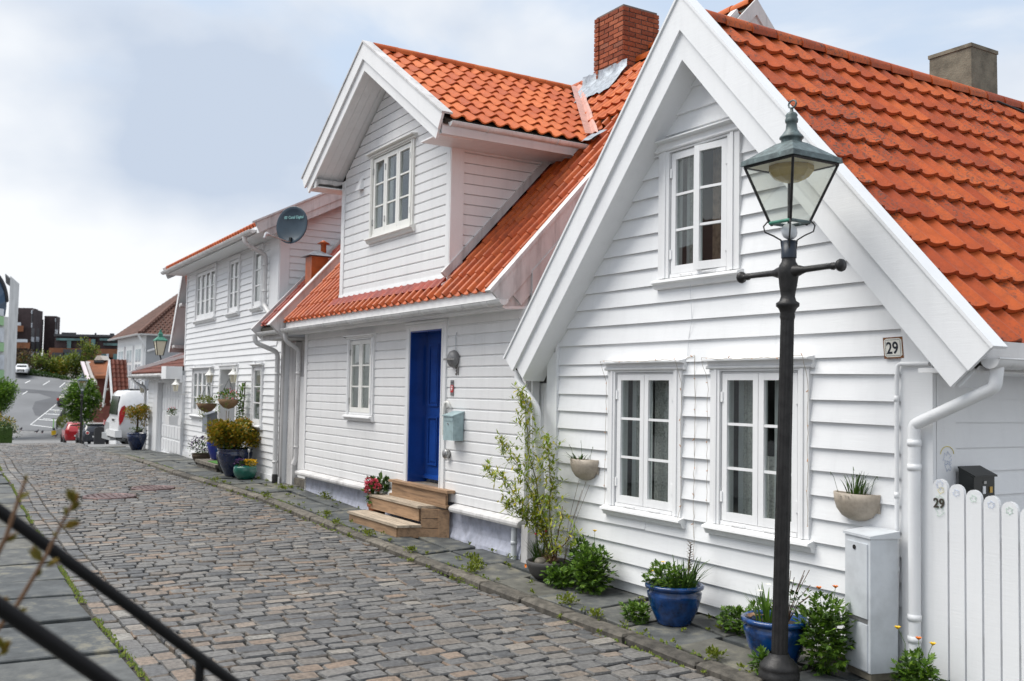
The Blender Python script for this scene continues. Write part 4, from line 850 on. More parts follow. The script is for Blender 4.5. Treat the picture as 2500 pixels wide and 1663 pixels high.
# dormer roof
DA = Vector((-12.5, 0, 6.60)); DRr = Vector((-10.10, 0, 6.60-0.64*2.40)); DLl = Vector((-14.80, 0, 6.60-0.64*2.30)); YB = 5.20
ndr = Vector((0.64, 0, 1)).normalized(); ndl = Vector((-0.64, 0, 1)).normalized()
def yval(z): return EY+(z-EZ)/SL
for p, n in ((DRr, ndr), (DLl, ndl)):
    t = (p-DA).normalized()
    pts = [DA-n*.04, p-n*.04, p-n*.10, DA-n*.10]; m = MB()
    f0 = [(q.x, YB+.04, q.z) for q in pts]; f1 = [(q.x, yval(q.z)+.12, q.z) for q in pts]; m.hexa([f0[0], f0[1], f0[2], f0[3], f1[0], f1[1], f1[2], f1[3]]); dr = m.build('dormer_roof', MATS['joint_grit'], h31)
    if n is ndr: drR = dr
    # soffit boards
    for bi in range(4):
        y0, y1 = YB+.035+bi*.112, YB+.035+bi*.112+.109; pts = [DA-n*.225+t*.145, p-n*.225-t*.01, p-n*.25-t*.01, DA-n*.25+t*.16]; m = MB(); m.prism([(q.x, y0, q.z) for q in pts], (0, y1-y0, 0)); m.build('soffit_board', WHITE31, dr)
    for (o0, o1, y0, y1, nm, ext, mt) in ((-.03, .165, YB-.03, YB, 'bargeboard', .02, WHITE31), (.155, .30, YB, YB+.03, 'bargeboard', -.02, WHITE31), (-.055, -.031, YB-.045, YB+.10, 'verge_cap', .03, WEATHER)):
        g = lambda v: v+t*((DA.x-v.x)/t.x); q = [g(DA-n*o0), p-n*o0+t*ext, p-n*o1+t*ext, g(DA-n*o1)]; m = MB(); m.prism([(c.x, y0, c.z) for c in q], (0, y1-y0, 0)); m.build(nm, mt, dr)
    e = p-n*.17; m = MB(); m.box(min(e.x, e.x-t.x*.02)-.0, YB+.03, e.z-.05, max(e.x, e.x-t.x*.02)+.012, yval(p.z)-.02, p.z-.035); m.build('fascia', WHITE31, dr)
    m = MB(); xin = DXR+.02 if n is ndr else DXL-.02; m.box(min(e.x, xin), YB+.03, e.z-.048, max(e.x, xin), yval(p.z)-.02, e.z-.03); m.build('eave_soffit', WHITE31, dr)
    # scalloped bracket under the bargeboard foot
    if n is ndl:
        pr = [(0, .0)]+[(0.05+.09*i, -.045-.028*abs(math.sin(i*1.35))) for i in range(5)]+[(.46, -.13), (.46, .0)]; m = MB(); m.prism([(DXL-.10, DY-q[0], 5.00+q[1]+.06) for q in pr], (.10, 0, 0)); m.build('bracket', WEATHER, dr)
gutter(drR, (DRr.x+.07, YB+.06, DRr.z-.085), (DRr.x+.07, 7.25, DRr.z-.085), 0.05, brackets=0.7)
TM = TDO.mesh('tile', TILED); tds = Vector((-1, 0, .64)).normalized(); k = 0
for k in range(9):
    x = DRr.x-.015-0.267*k; z = DA.z-.64*(x-DA.x)
    for j in range(18):
        y = YB+.10+.205*j
        if y+.1 > yval(z)-.02: break
        piece('tile', TM, axes((x, y+rng.uniform(-.004, .004), z+rng.uniform(-.003, .003)), Vector((0, 1, rng.uniform(-.008, .008))), tds, ndr), drR)
mb = MB()
for k in range(8):
    x = DLl.x+.015+0.267*k; z = DA.z+.64*(x-DA.x)
    for j in range(18):
        y = YB+.10+.205*j
        if y+.1 > yval(z)-.02: break
        Mx = axes((x, y+.205, z), (0, -1, 0), Vector((1, 0, .64)).normalized(), ndl); mb.add([Mx @ Vector(v) for v in TDO.v], TDO.f, True)
mb.build('tiles', TILED, drR, kind='stuff')
RM = ridge_mb(0.37, 0.085).mesh('ridge_tile', TILED)
for j in range(11): piece('ridge_tile', RM, Matrix.Translation((DA.x, YB+.12+.315*j, DA.z-.025)) @ Matrix.Rotation(RD(2.5), 4, 'X'), drR)
# valley sheet between dormer roof and main roof
mb = MB(); vs = []
for i in range(9):
    t = i/8; x = DRr.x-.05+(DA.x+.15-DRr.x)*t; z = DA.z-.64*(x-DA.x); y = yval(z); p = Vector((x, y, z)); wv = .012*math.sin(i*2.3)
    vs += [p+Vector((0, -.16, 0))+ndr*.085, p+ndr*.06+nrm31*.05, p+Vector((.10+wv, .03, .03))+nrm31*.10, p+Vector((.20+wv, 0, 0))+nrm31*.085]
mb.add(vs, [(4*i+k, 4*i+k+1, 4*i+5+k, 4*i+4+k) for i in range(8) for k in range(3)], False); mb.build('valley_metal', PINKMETAL, drR)
mb = MB(); p = Vector((DRr.x+.02, yval(DRr.z), DRr.z)); vs = []
for i in range(5):
    for k in range(4): vs.append(p+Vector((-.02+.075*i, -.12+.06*k, -.10+.045*k))+nrm31*(.105+.012*math.sin(i*2+k)))
mb.add(vs, [(i*4+k, (i+1)*4+k, (i+1)*4+k+1, i*4+k+1) for i in range(4) for k in range(3)], True); mb.build('lead_apron', LEAD, drR)
window(FD, h31, *WD, leaves=3, bars=2, trim=0.085, hood=True, smat=CREAM, mat=CREAM, hinge=STEEL, curtain=[(0.02, 0.07, 0, 1, CREAM, 0), (0.10, 0.24, 0, 1, CURT, .008), (0.36, 0.46, 0, 1, CURT, .008), (0.70, 0.8, 0, 1, CURT, .008)], hoodh=0.06, sillx=0.05)
m = MB(); m.hexa([FD.P(-13.66, -.10, 4.80), FD.P(-13.50, -.10, 4.80), FD.P(-13.50, -.02, 4.82), FD.P(-13.66, -.02, 4.82), FD.P(-13.62, -.03, 5.02), FD.P(-13.54, -.03, 5.02), FD.P(-13.54, -.02, 5.02), FD.P(-13.62, -.02, 5.02)]); m.build('vent_hood', TRIM, h31)
# ---- brick chimney with lead flashing
bx0, bx1, by0, by1, bz0, bz1 = -11.78, -11.10, 8.60, 9.25, 6.30, 7.50
mb = MB(); mb.box(bx0+.012, by0+.012, bz0, bx1-.012, by1-.012, bz1-.01); chim = mb.build('chimney', MORTAR, h31)
def brick_mb(l):
    m = MB(); e = .006; m.hexa([(e, 0, 0), (l-e, 0, 0), (l-e, .1, 0), (e, .1, 0), (e, 0, .057), (l-e, 0, .057), (l-e, .1, .057), (e, .1, .057)]); return m
BL = {q: brick_mb(q).mesh('brick', BRICK) for q in (0.221, 0.107)}
c = 0; z = bz0+.02
while z < bz1-.05:
    for (o, u, n_, ln) in (((bx0, by0, z), (1, 0, 0), (0, 1, 0), bx1-bx0), ((bx1, by0, z), (0, 1, 0), (-1, 0, 0), by1-by0), ((bx1, by1, z), (-1, 0, 0), (0, -1, 0), bx1-bx0), ((bx0, by1, z), (0, -1, 0), (1, 0, 0), by1-by0)):
        odd = (c % 2); x = 0.0; first = True
        while x < ln-.08:
            q = 0.107 if (first and odd) else 0.221
            if x+q > ln+.01: q = 0.107
            first = False
            p = Vector(o)+Vector(u)*x-Vector(n_)*rng.uniform(-.002, .004); piece('brick', BL[q], axes(p, u, n_, (0, 0, 1)), chim); x += q+.006
    z += .072; c += 1
mb = MB(); vs = []
for i in range(13):
    x = bx0-.28+(bx1-bx0+.38)*i/12
    for k, (dy, up) in enumerate(((-.34, .125), (-.22, .135), (-.11, .145), (-.025, .16), (-.018, .27))):
        y = by0+dy+.02*math.sin(i*1.7); zz = min(zr31(y), zr31(8.9))+up+.012*math.sin(i*2.9+k*2); vs.append((x, y, zz))
mb.add(vs, [(i*5+k, (i+1)*5+k, (i+1)*5+k+1, i*5+k+1) for i in range(12) for k in range(4)], True); mb.build('flashing', LEAD, chim)
# ---- rear cross gable that peeps over the ridge of the gable house
X0 = -9.0; a = onP(1848, -4, (X0, 0, 0), Vector((1, 0, 0)))
rg = thing('rear_house', 'weathered grey-white gable top peeping over the tiled ridge behind the lamp', 'house', (X0-1.5, a.y, 0))
for sg in (-1, 1):
    p = a+Vector((0, sg*1.5, -1.5*1.02)); t = (p-a).normalized(); n = Vector((0, -t.z, t.y)); n = n if n.z > 0 else -n
    g = lambda v: v+t*((a.y-v.y)/t.y)
    for o0, o1, x0 in ((0, .15, X0-.03), (.145, .30, X0-.06)):
        q = [g(a-n*o0), p-n*o0, p-n*o1, g(a-n*o1)]; m = MB(); m.prism([(x0, c.y, c.z) for c in q], (.03, 0, 0)); m.build('bargeboard', WEATHER, rg)
    q = [g(a-n*.03), p-n*.03, p-n*.12, g(a-n*.12)]; m = MB(); m.prism([(X0-3.4, c.y, c.z) for c in q], (3.33, 0, 0)); rf = m.build('roof', MATS['joint_grit'], rg)
    m = MB()
    for k in range(5):
        for j in range(15):
            b0 = p-t*(.02+.32*k)
            Mx = axes((X0-.10-.205*j-(.205 if sg < 0 else 0), b0.y, b0.z), (1 if sg < 0 else -1, 0, 0), -t, n); m.add([Mx @ Vector(v) for v in T29.v], T29.f, True)
    m.build('tiles', TILED, rf, kind='stuff')
m = MB(); m.prism([(X0-3.2, a.y, a.z-.2), (X0-3.2, a.y+1.3, a.z-1.5), (X0-3.2, a.y+1.3, 0), (X0-3.2, a.y-1.3, 0), (X0-3.2, a.y-1.3, a.z-1.5)], (3.0, 0, 0)); m.build('wall', WEATHER, rg)
RM = ridge_mb(.37, .085).mesh('ridge_tile', TILED)
for j in range(9): piece('ridge_tile', RM, Matrix.Translation((X0-.08-.34*j, a.y, a.z-.04)) @ Matrix.Rotation(PI/2, 4, 'Z'), rg)
# ================================================================== house 33 (two storeys) with its lean-to beside 31
DL = 0.021; F33 = Fr((-17.6, 5.86, 0), -DL); h33 = thing('two_storey_house', 'two-storey white clapboard house beyond the dormer house, with climbing plant at the door', 'house', F33.P(-4, 0, 0))
h33s = {'wA': (-6.98, -5.15, 3.47, 4.60), 'wB': (-3.86, -3.10, 3.47, 4.58), 'wC': (-1.93, -1.42, 3.47, 4.58), 'wD': (-7.03, -5.16, 1.19, 2.24), 'wE': (-1.76, -1.20, 1.14, 2.25), 'door': (-4.40, -3.05, 0.30, 2.24)}
SX0, SX1 = -8.15, -0.30
holes = list(h33s.values())
mb = MB(); wall_sheet(mb, F33, SX0, SX1, 0.06, 4.78, holes, 0.004, 0.12); wl33 = mb.build('wall', WHITE, h33)
mb = MB(); wall_sheet(mb, F33, SX1+.002, 0.14, 0.06, 2.72, [], 0.004, 0.12); mb.build('wall_end', WHITE, h33)
planks(F33, wl33, WHITE, [0.235+0.1335*i for i in range(35)], SX0+0.09, 0.02, [grow(h, .03) for h in holes]+[(-0.33, 1, 2.74, 9), (-.9, 1, 3.28, 9)], 0.0, 0.028, splits=(-5.0, -4.6))
mb = MB(); F33.box(mb, SX0, SX0+.088, -.036, 0, .06, 4.74); mb.build('corner_board', WHITE, h33)
mb = MB(); F33.box(mb, -0.87, SX1+.005, -.036, 0, 3.30, 4.74); mb.build('corner_board', WHITE, h33)
mb = MB(); F33.box(mb, 0.022, 0.15, -.036, 0, .06, 2.70); mb.build('corner_board', WEATHER, h33)
mb = MB(); F33.ext(mb, [(0, .235), (-.045, .225), (-.05, .05), (0, .05)], SX0, 0.15); mb.build('base_board', WHITE, h33)
cur33 = [(0.03, 0.2, 0, 1, CURT, .006), (0.8, 0.97, 0, 1, CURT, .006)]
window(F33, h33, *h33s['wA'], leaves=4, bars=2, trim=0.09, hood=False, curtain=cur33, stile=.07); window(F33, h33, *h33s['wB'], leaves=2, bars=2, trim=0.09, hood=False, curtain=[(0.03, 0.4, 0, 0.3, CURT, .006), (0.5, 0.97, 0, 1, CURTB, .006)])
window(F33, h33, *h33s['wC'], leaves=1, bars=2, trim=0.09, hood=False); window(F33, h33, *h33s['wD'], leaves=4, bars=2, trim=0.09, hoodh=.04, curtain=[(0, 1, 0, 1, BLIND, .004)], stile=.07); window(F33, h33, *h33s['wE'], leaves=1, bars=2, trim=0.09, hoodh=.04, curtain=[(0, 1, .0, .5, CURT, .006), (0, 1, .8, 1, CURT, .004)])
a, b, z0, z1 = h33s['door']; mb = MB(); F33.box(mb, a-.1, a, -.045, 0, z0, z1+.06); F33.box(mb, b, b+.1, -.045, 0, z0, z1+.06); F33.box(mb, a, b, -.043, 0, z1, z1+.06); F33.box(mb, a-.1, b+.1, -.07, 0, z1+.062, z1+.09); df = mb.build('door_frame', TRIM, h33)
mb = MB(); F33.box(mb, a, a+.02, -.03, .6, z0, z1); F33.box(mb, b-.02, b, -.03, .6, z0, z1); F33.box(mb, a+.02, b-.02, -.03, .6, z1-.02, z1); mb.build('reveal', TRIM, df)
mb = MB(); F33.box(mb, a+.02, b-.02, .55, .6, z0, z1-.02); dl_ = mb.build('door_leaf', TRIM, df)
for q in ((.2, .9), (1.0, 1.75)):
    mb = MB(); F33.box(mb, a+.35, b-.35, .535, .552, z0+q[0], z0+q[1]); mb.build('panel', TRIM, dl_)
mb = MB(); F33.box(mb, a+.02, b-.02, -.02, .58, z0-.12, z0); mb.build('threshold', STONEK, df)
# side wall above the lean-to
FS33 = Fr(F33.P(SX1, 0, 0), PI/2-DL); RS = 0.52; ez33 = 4.98
clr = [(RS, -1, 4.79), (-SL, 1, -2.98)]
mb = MB(); wall_sheet(mb, FS33, 0.03, 5.0, 2.8, 8, [], 0.004, 0.1, [(RS, -1, 4.79)]+[(-RS, -1, 4.79+RS*8)]); sw = mb.build('side_wall', WHITE, h33)
planks(FS33, sw, WHITE, [3.0+0.1335*i for i in range(30)], 0.165, 4.6, [], 0.0, 0.028, clr)
mb = MB(); FS33.box(mb, -.02, .16, -.036, 0, 3.25, 4.72); mb.build('corner_board', WHITE, sw)
# roof of 33
tsl = Vector((F33.ey.x, F33.ey.y, RS)).normalized(); nsl = Vector((-F33.ey.x*RS, -F33.ey.y*RS, 1)).normalized()
def rp(s, d): return F33.P(s, d, 4.86+RS*(d+.45))
R0, R1 = -8.75, -0.02
mb = MB(); q = [rp(R0, -.45), rp(R1, -.45), rp(R1, 4.2), rp(R0, 4.2)]; mb.hexa([p-nsl*.12 for p in q]+[p-nsl*.03 for p in q]); rf33 = mb.build('roof', MATS['joint_grit'], h33)
mb = MB()
for k in range(12):
    for j in range(42):
        p = rp(R0+.02+.205*j, -.46+.285*k); Mx = axes(p, F33.ex, tsl, nsl); mb.add([Mx @ Vector(v) for v in T31.v], T31.f, True)
mb.build('tiles', TILE31, rf33, kind='stuff')
mb = MB(); F33.box(mb, R0+.05, R1-.02, -.45, -.42, 4.70, 4.84); mb.build('fascia', WHITE, h33)
mb = MB(); F33.box(mb, R0+.15, R1-.05, -.42, .0, 4.70, 4.73); mb.build('soffit', WHITE, h33)
gutter(h33, F33.P(R0+.05, -.52, 4.77), F33.P(R1-.35, -.52, 4.77), 0.065, brackets=.7)
for (lift, dep, s0, s1, d0, mt) in ((.05, .145, R1-.01, R1+.02, -.56, WEATHER), (-.135, .27, R1-.03, R1-.0, -.46, WEATHER), (.085, -.052, R1-.06, R1+.05, -.58, WEATHER)):
    a = rp(0, d0); b = rp(0, 4.2); q = [a+nsl*lift, b+nsl*lift, b-nsl*dep, a-nsl*dep]; m = MB(); m.prism([p+F33.ex*s0 for p in q], F33.ex*(s1-s0)); m.build('verge_board', mt, h33)
for s0, s1, lift, dep in ((R0-.03, R0, .05, .25),):
    a = rp(0, -.5); b = rp(0, 4.2); q = [a+nsl*lift, b+nsl*lift, b-nsl*dep, a-nsl*dep]; m = MB(); m.prism([p+F33.ex*s0 for p in q], F33.ex*(s1-s0)); m.build('verge_board', WEATHER, h33)
pipe(h33, [F33.P(-.95, -.52, 4.72), F33.P(-.94, -.50, 4.58), F33.P(-1.0+.05, -.10, 4.40), F33.P(-.96, -.09, 3.42), F33.P(-.55, -.09, 3.20)], .045, GUTTER, clips=(4.2, 3.7))
pipe(h33, [F33.P(-.10, -.50, 2.80), F33.P(-.10, -.48, 2.66), F33.P(0.02, -.10, 2.50), F33.P(0.03, -.09, 0.28)], .045, GUTTER, clips=(2.1, .5))
m = MB(); m.lathe([(.05, 0), (.05, .16), (.043, .17)], F33.P(.03, -.09, .11), 12); m.build('pipe_boot', IRONB, h33)
# lean-to roof between 33 and 31
an = thing('lean_to', 'narrow tiled lean-to wedged between the dormer house and the two-storey house', 'lean-to', (-17.0, 6.0, 0))
ax0, ax1 = -17.62, -16.46; mb = MB(); mb.prism([(ax0, EY+.02, EZ-.05), (ax0, 8.4, zr31(8.4)-.05), (ax0, 8.4, zr31(8.4)-.16), (ax0, EY+.02, EZ-.16)], (ax1-ax0, 0, 0)); ar = mb.build('roof', MATS['joint_grit'], an)
TMA = T31.mesh('tile', TILERED)
for k in range(12):
    for j in range(5):
        y = EY+.2175*k; piece('tile', TMA, axes((ax0+.06+.205*j, y, zr31(y)), (1, 0, 0), tdir, nrm31), ar)
verge(-17.66, -17.60, .07, .20, 5.32, 7.0, WEATHER, 'verge_board', an)
gutter(an, (ax0+.1, EY-.02, 2.83), (ax1-.02, EY-.02, 2.83), .06, brackets=.4); mb = MB(); mb.box(ax0, EY+.035, 2.70, ax1, EY+.07, 2.92); mb.build('fascia', WEATHER, an)
mb = MB(); mb.box(ax0, EY+.07, 2.70, ax1+.1, 6.05, 2.73); mb.build('soffit', WEATHER, an)
mb = MB(); mb.box(-17.45, 6.05, .0, -16.08, 6.15, 2.72); mb.build('wall', WEATHER, an)
for j in range(4):
    mb = MB(); mb.box(-17.05+.21*j, 6.012, .26, -16.845+.21*j, 6.048, 2.05); mb.build('door_board', WHITE31, an)
mb = MB(); mb.box(-17.42, 5.93, .05, -17.10, 6.048, 2.68); mb.build('post', WEATHER, an)
mb = MB(); mb.box(-17.06, 5.96, .0, -16.09, 6.048, .25); mb.build('base', STONEK, an)
# orange metal vent on the lean-to
vt = thing('roof_vent', 'orange metal roof vent with lead cap on the lean-to roof below the dish', 'vent', (-17.0, 6.25, 3.6)); mb = MB(); mb.box(-17.16, 6.09, 3.55, -16.84, 6.40, 4.22); mb.build('casing', M_plain('vent_orange', (0.52, 0.115, 0.022), 0.4, var=.12), vt)
mb = MB(); c = Vector((-17.0, 6.245, 4.23)); mb.hexa([c+Vector((-.24, -.23, 0)), c+Vector((.24, -.23, 0)), c+Vector((.24, .23, 0)), c+Vector((-.24, .23, 0)), c+Vector((-.06, -.06, .10)), c+Vector((.06, -.06, .10)), c+Vector((.06, .06, .10)), c+Vector((-.06, .06, .10))]); mb.build('cap', LEAD, vt)
mb = MB(); mb.lathe([(.05, 0), (.05, .22), (.12, .22), (.0, .29)], c+Vector((0, .12, .03)), 12); mb.build('flue', MATS['vent_orange'], vt)
# satellite dish on the corner of 33
dc = F33.P(0.12, 0.06, 4.85); dc = EYE+(dc-EYE)*0.972; dn = Vector((0.60, -0.78, 0.10)).normalized(); sd_ = thing('satellite_dish', 'dark blue-grey satellite dish with lettering on the corner of the two-storey house', 'satellite dish', dc)
ru = Vector((0, 0, 1)).cross(dn).normalized(); uu = dn.cross(ru); mb = MB(); vs = []; n = 32; RR = [(0, -.05), (.3, -.046), (.6, -.032), (.85, -.012), (1, .004), (1.03, .0), (1.03, -.012), (.9, -.03), (.5, -.062), (0, -.07)]
for f_, dz in RR:
    for k in range(n): a = 2*PI*k/n; vs.append(dc+ru*(.315*f_*math.cos(a))+uu*(.335*f_*math.sin(a))+dn*dz)
mb.add(vs, [(i*n+k, i*n+(k+1) % n, (i+1)*n+(k+1) % n, (i+1)*n+k) for i in range(len(RR)-1) for k in range(n)], True); dish = mb.build('reflector', DISHM, sd_)
tp = dc-ru*.17+uu*.115+dn*.0; text_obj('lettering', 'Canal Digital', .075, tp+ru*.085-dn*.005, ru, uu, INKT, sd_, .002, .0012, .82)
mb = MB(); o_ = tp+ru*.03+uu*.024-dn*.004
for r0, r1 in ((.030, .022), (.016, .008)):
    k = 16; vs = [o_+ru*(r_*max(-.86, min(.86, 1.25*math.cos(2*PI*i/k))))*1.1+uu*(r_*max(-.86, min(.86, 1.25*math.sin(2*PI*i/k)))) for r_ in (r0, r1) for i in range(k)]; mb.add(vs, [(i, (i+1) % k, k+(i+1) % k, k+i) for i in range(k)])
mb.build('logo', INKT, sd_)
mb = MB(); e = dc-ru*.23-uu*.26+dn*.42; mb.tube([dc-uu*.30-dn*.02, dc-uu*.33+dn*.1, e], .011, 6); mb.build('feed_arm', STEEL, sd_)
mb = MB(); mb.tube([e-dn*.01, e-dn*.07], .032, 10); mb.tube([e+uu*.0, e-uu*.09+dn*.03], .022, 8); mb.build('receiver', CABI, sd_)
mb = MB(); mb.tube([dc-dn*.06, dc-dn*.14, F33.P(-.31, .12, 4.80)], .02, 8); mb.obox(dc-uu*.27+dn*.0, ru*.022, uu*.035, dn*.02); mb.build('mount', BLACKP, sd_)

# ================================================================== garage and the gable house behind it
gar = thing('garage', 'low white garage with panelled door and dark red tiled roof next to the two-storey house', 'garage', F33.P(-10, 0, 0))
FG = Fr(F33.P(0, -.10, 0), -DL); GD = (-10.85, -8.02, 0.02, 1.93)
mb = MB(); wall_sheet(mb, FG, -12.45, -7.95, -.1, 2.12, [GD], .004, .12); gw = mb.build('wall', WHITE, gar)
planks(FG, gw, WHITE, [0.02+.1335*i for i in range(16)], -12.40, GD[0]-.55, [], 0, .028)
mb = MB(); FG.box(mb, GD[0]-.55, GD[0], -.05, 0, -.05, 2.1); mb.build('post', WHITE, gar)
mb = MB(); FG.box(mb, GD[0]-.0, GD[1]+.06, -.048, 0, GD[3], 2.1); mb.build('lintel', WHITE, gar)
mb = MB(); FG.box(mb, GD[0], GD[1], .10, .14, GD[2]-.06, GD[3]); gd = mb.build('garage_door', WHITE, gar)
for r_ in range(5):
    for c_ in range(8):
        w_ = (GD[1]-GD[0])/8; u0 = GD[0]+w_*c_+.03; zz = GD[2]+.04+r_*.37; m = MB(); FG.box(m, u0, u0+w_-.06, .085, .102, zz+.03, zz+.34); m.build('panel', WHITE, gd)
GS = .42; tg = Vector((FG.ey.x, FG.ey.y, GS)).normalized(); ng = Vector((-FG.ey.x*GS, -FG.ey.y*GS, 1)).normalized()
gp = lambda s, d: FG.P(s, d, 2.20+GS*(d+.30))
mb = MB(); q = [gp(-13.6, -.3), gp(-8.12, -.3), gp(-8.12, 2.8), gp(-13.6, 2.8)]; mb.hexa([p-ng*.1 for p in q]+[p-ng*.02 for p in q]); gr = mb.build('roof', MATS['joint_grit'], gar)
mb = MB()
for k in range(10):
    for j in range(27):
        p = gp(-13.58+.203*j, -.31+.295*k); Mx = axes(p, FG.ex, tg, ng); mb.add([Mx @ Vector(v) for v in TDO.v], TDO.f, True)
mb.build('tiles', TILEGAR, gr, kind='stuff')
a = gp(-13.62, -.36); b = gp(-13.62, 2.8); m = MB(); m.prism([a+ng*.07, b+ng*.07, b-ng*.10, a-ng*.10], FG.ex*.05); m.build('verge_board', WHITE, gar)
mb = MB(); q0 = gp(-9.8, 1.15); m = MB(); m.prism([gp(-13.6, -.15)+ng*.03, gp(-8.1, 1.75)+ng*.03, gp(-8.1, 1.75)+ng*.12, gp(-13.6, -.15)+ng*.12], FG.ey*.06); m.build('ridge_trim', TRIM, gar)
mb = MB(); FG.box(mb, -13.6, -8.12, -.31, -.28, 2.03, 2.17); mb.build('fascia', WEATHER, gar); gutter(gar, FG.P(-13.6, -.37, 2.12), FG.P(-8.6, -.37, 2.12), .06, brackets=.6)
mb = MB(); FG.box(mb, -8.55, -7.98, -.40, .0, 2.02, 2.34); mb.build('eave_box', WHITE, gar)
pipe(gar, [FG.P(-13.2, -.35, 2.06), FG.P(-13.1, -.30, 1.95), FG.P(-12.6, -.06, 1.75), FG.P(-12.58, -.05, -.05)], .04, GUTTER, clips=(.5, 1.2))
wv_ = [FG.P(-13.5+.18*i, -.33, 2.0+.02*math.sin(i*1.3)) for i in range(28)]; mb = MB(); mb.tube(wv_, .012, 5); mb.build('cable', WEATHER, gar)
g35 = thing('steep_gable_house', 'steep white gable with scalloped soffit brackets rising behind the garage', 'house', F33.P(-10.5, 0.5, 0))
F35 = Fr(F33.P(0, .5, 0), -DL); A_, B_ = (-11.55, 4.75), (-12.80, 2.90)
t2 = Vector((B_[0]-A_[0], 0, B_[1]-A_[1])).normalized()
up_ = (A_[0]+.30, A_[1]+.30*1.48)
P35 = F35.P
for (o0, o1, d0, d1, nm, mt) in ((0, .14, -.02, .0, 'bargeboard', WHITE), (.03, .10, .0, 1.0, 'soffit', WHITE)):
    n2 = (t2.z, -t2.x) if False else (-.83, .56)
    q = [(up_[0]-n2[0]*o0, up_[1]-n2[1]*o0), (B_[0]-n2[0]*o0, B_[1]-n2[1]*o0), (B_[0]-n2[0]*o1, B_[1]-n2[1]*o1), (up_[0]-n2[0]*o1, up_[1]-n2[1]*o1)]
    m = MB(); m.prism([P35(u, d0, v) for u, v in q], F35.ey*(d1-d0)); m.build(nm, mt, g35)
for q_ in (.05, .45):
    u, v = B_[0]+(A_[0]-B_[0])*q_*1.6, B_[1]+(A_[1]-B_[1])*q_*1.6; m = MB(); m.prism([P35(u+.12, .02, v), P35(u+.55, .02, v+.0), P35(u+.55, .02, v-.10), P35(u+.42, .02, v-.05), P35(u+.3, .02, v-.12), P35(u+.2, .02, v-.06)], F35.ey*.9); m.build('bracket', WEATHER, g35)
m = MB(); m.prism([P35(-12.2, 1.0, 0), P35(-10.2, 1.0, 0), P35(-10.2, 1.0, 3.5), P35(-11.25, 1.0, 4.95), P35(-12.2, 1.0, 3.55)], F35.ey*5); m.build('wall', WHITE, g35)
m = MB(); m.prism([P35(-12.85, .03, 2.92), P35(-11.25, .03, 5.27), P35(-9.65, .03, 2.92), P35(-9.68, .03, 2.92), P35(-11.25, .03, 5.22), P35(-12.82, .03, 2.92)], F35.ey*6); m.build('roof', TILEGAR, g35)

# ================================================================== small things on the walls
def vs_text(name, body, size, F, s, d, z, mat, parent, **k): return text_obj(name, body, size, F.P(s, d, z), F.ex, (0, 0, 1), mat, parent, **k)
# enamel number plate 29, a little crooked
c = F29.P(-4.367, -.034, 2.198); ta = RD(1.2); exp_ = Vector((math.cos(ta), 0, math.sin(ta))); ezp = Vector((-math.sin(ta)-.06, 0, math.cos(ta)))
pl = thing('house_number_plate', 'square rusty enamel number plate 29 under the bargeboard', 'house number', c)
m = MB(); m.obox(c, exp_*.078, Vector((0, .004, 0)), ezp*.073); m.build('plate', RUST, pl)
m = MB(); k = .052
oct_ = [(-.070, -k), (-k, -.064), (k, -.064), (.070, -k), (.070, k), (k, .064), (-k, .064), (-.070, k)]; m.prism([c+exp_*a+ezp*b+Vector((0, -.0042, 0)) for a, b in oct_], (0, -.0015, 0)); m.build('enamel', ENAM, pl)
for a0, a1, b0, b1 in ((-.058, .058, .053, .0555), (-.058, .058, -.0555, -.053), (-.0605, -.058, -.05, .05), (.058, .0605, -.05, .05)):
    m = MB(); m.obox(c+exp_*((a0+a1)/2)+ezp*((b0+b1)/2)+Vector((0, -.0062, 0)), exp_*(a1-a0)/2, Vector((0, .0006, 0)), ezp*(b1-b0)/2); m.build('border', INKD, pl)
text_obj('digits', '29', .115, c-exp_*.054-ezp*.040+Vector((0, -.0062, 0)), exp_, ezp, INKD, pl, .0008, .0022, .84)
# 31: wall lamp, digits, stickers, letterbox, bell
t = thing('wall_lamp', 'round grey wall lamp with half cover beside the blue door', 'wall lamp', F31.P(-10.68, -.03, 2.24)); c = F31.P(-10.68, -.03, 2.24)
m = MB(); m.lathe([(.0, .0), (.105, .0), (.112, .02), (.095, .06), (.06, .085), (0, .095)], c, 20, axis=(0, -1, 0)); m.build('body', GREYL, t)
m = MB(); m.obox(c+Vector((-.01, -.06, -.005)), (.10, 0, 0), (0, .045, 0), (0, 0, .012)); m.build('slot', STEEL, t)
m = MB(); m.tube([c+Vector((.02, -.005, .10)), c+Vector((.018, -.008, .28)), c+Vector((.03, .0, .33))], .006, 6); m.build('cable', CABI, t)
t = thing('house_number', 'small grey digits 31 below the round wall lamp', 'house number', F31.P(-10.62, -.025, 2.05)); vs_text('digits', '31', .135, F31, -10.672, -.029, 2.045, M_plain('digit_grey', (.16, .14, .125), .5), t, depth=.003, weight=.002, cut=.75)
t = thing('alarm_sticker', 'grey and red alarm company sticker beside the blue door', 'sticker', F31.P(-10.742, -.027, 1.88)); m = MB(); F31.box(m, -10.785, -10.705, -.031, -.024, 1.79, 1.98); m.build('backing', GREYL, t)
m = MB(); F31.box(m, -10.783, -10.707, -.0335, -.0311, 1.83, 1.92); m.build('red_field', REDS, t)
m = MB(); m.add([F31.P(-10.767, -.0342, 1.888), F31.P(-10.723, -.0342, 1.888), F31.P(-10.745, -.0342, 1.848)], [(0, 2, 1)]); F31.box(m, -10.77, -10.72, -.0342, -.0336, 1.90, 1.91); m.build('emblem', TRIM, t)
m = MB(); F31.box(m, -10.773, -10.717, -.0325, -.0312, 1.945, 1.953); m.build('print', INKD, t)
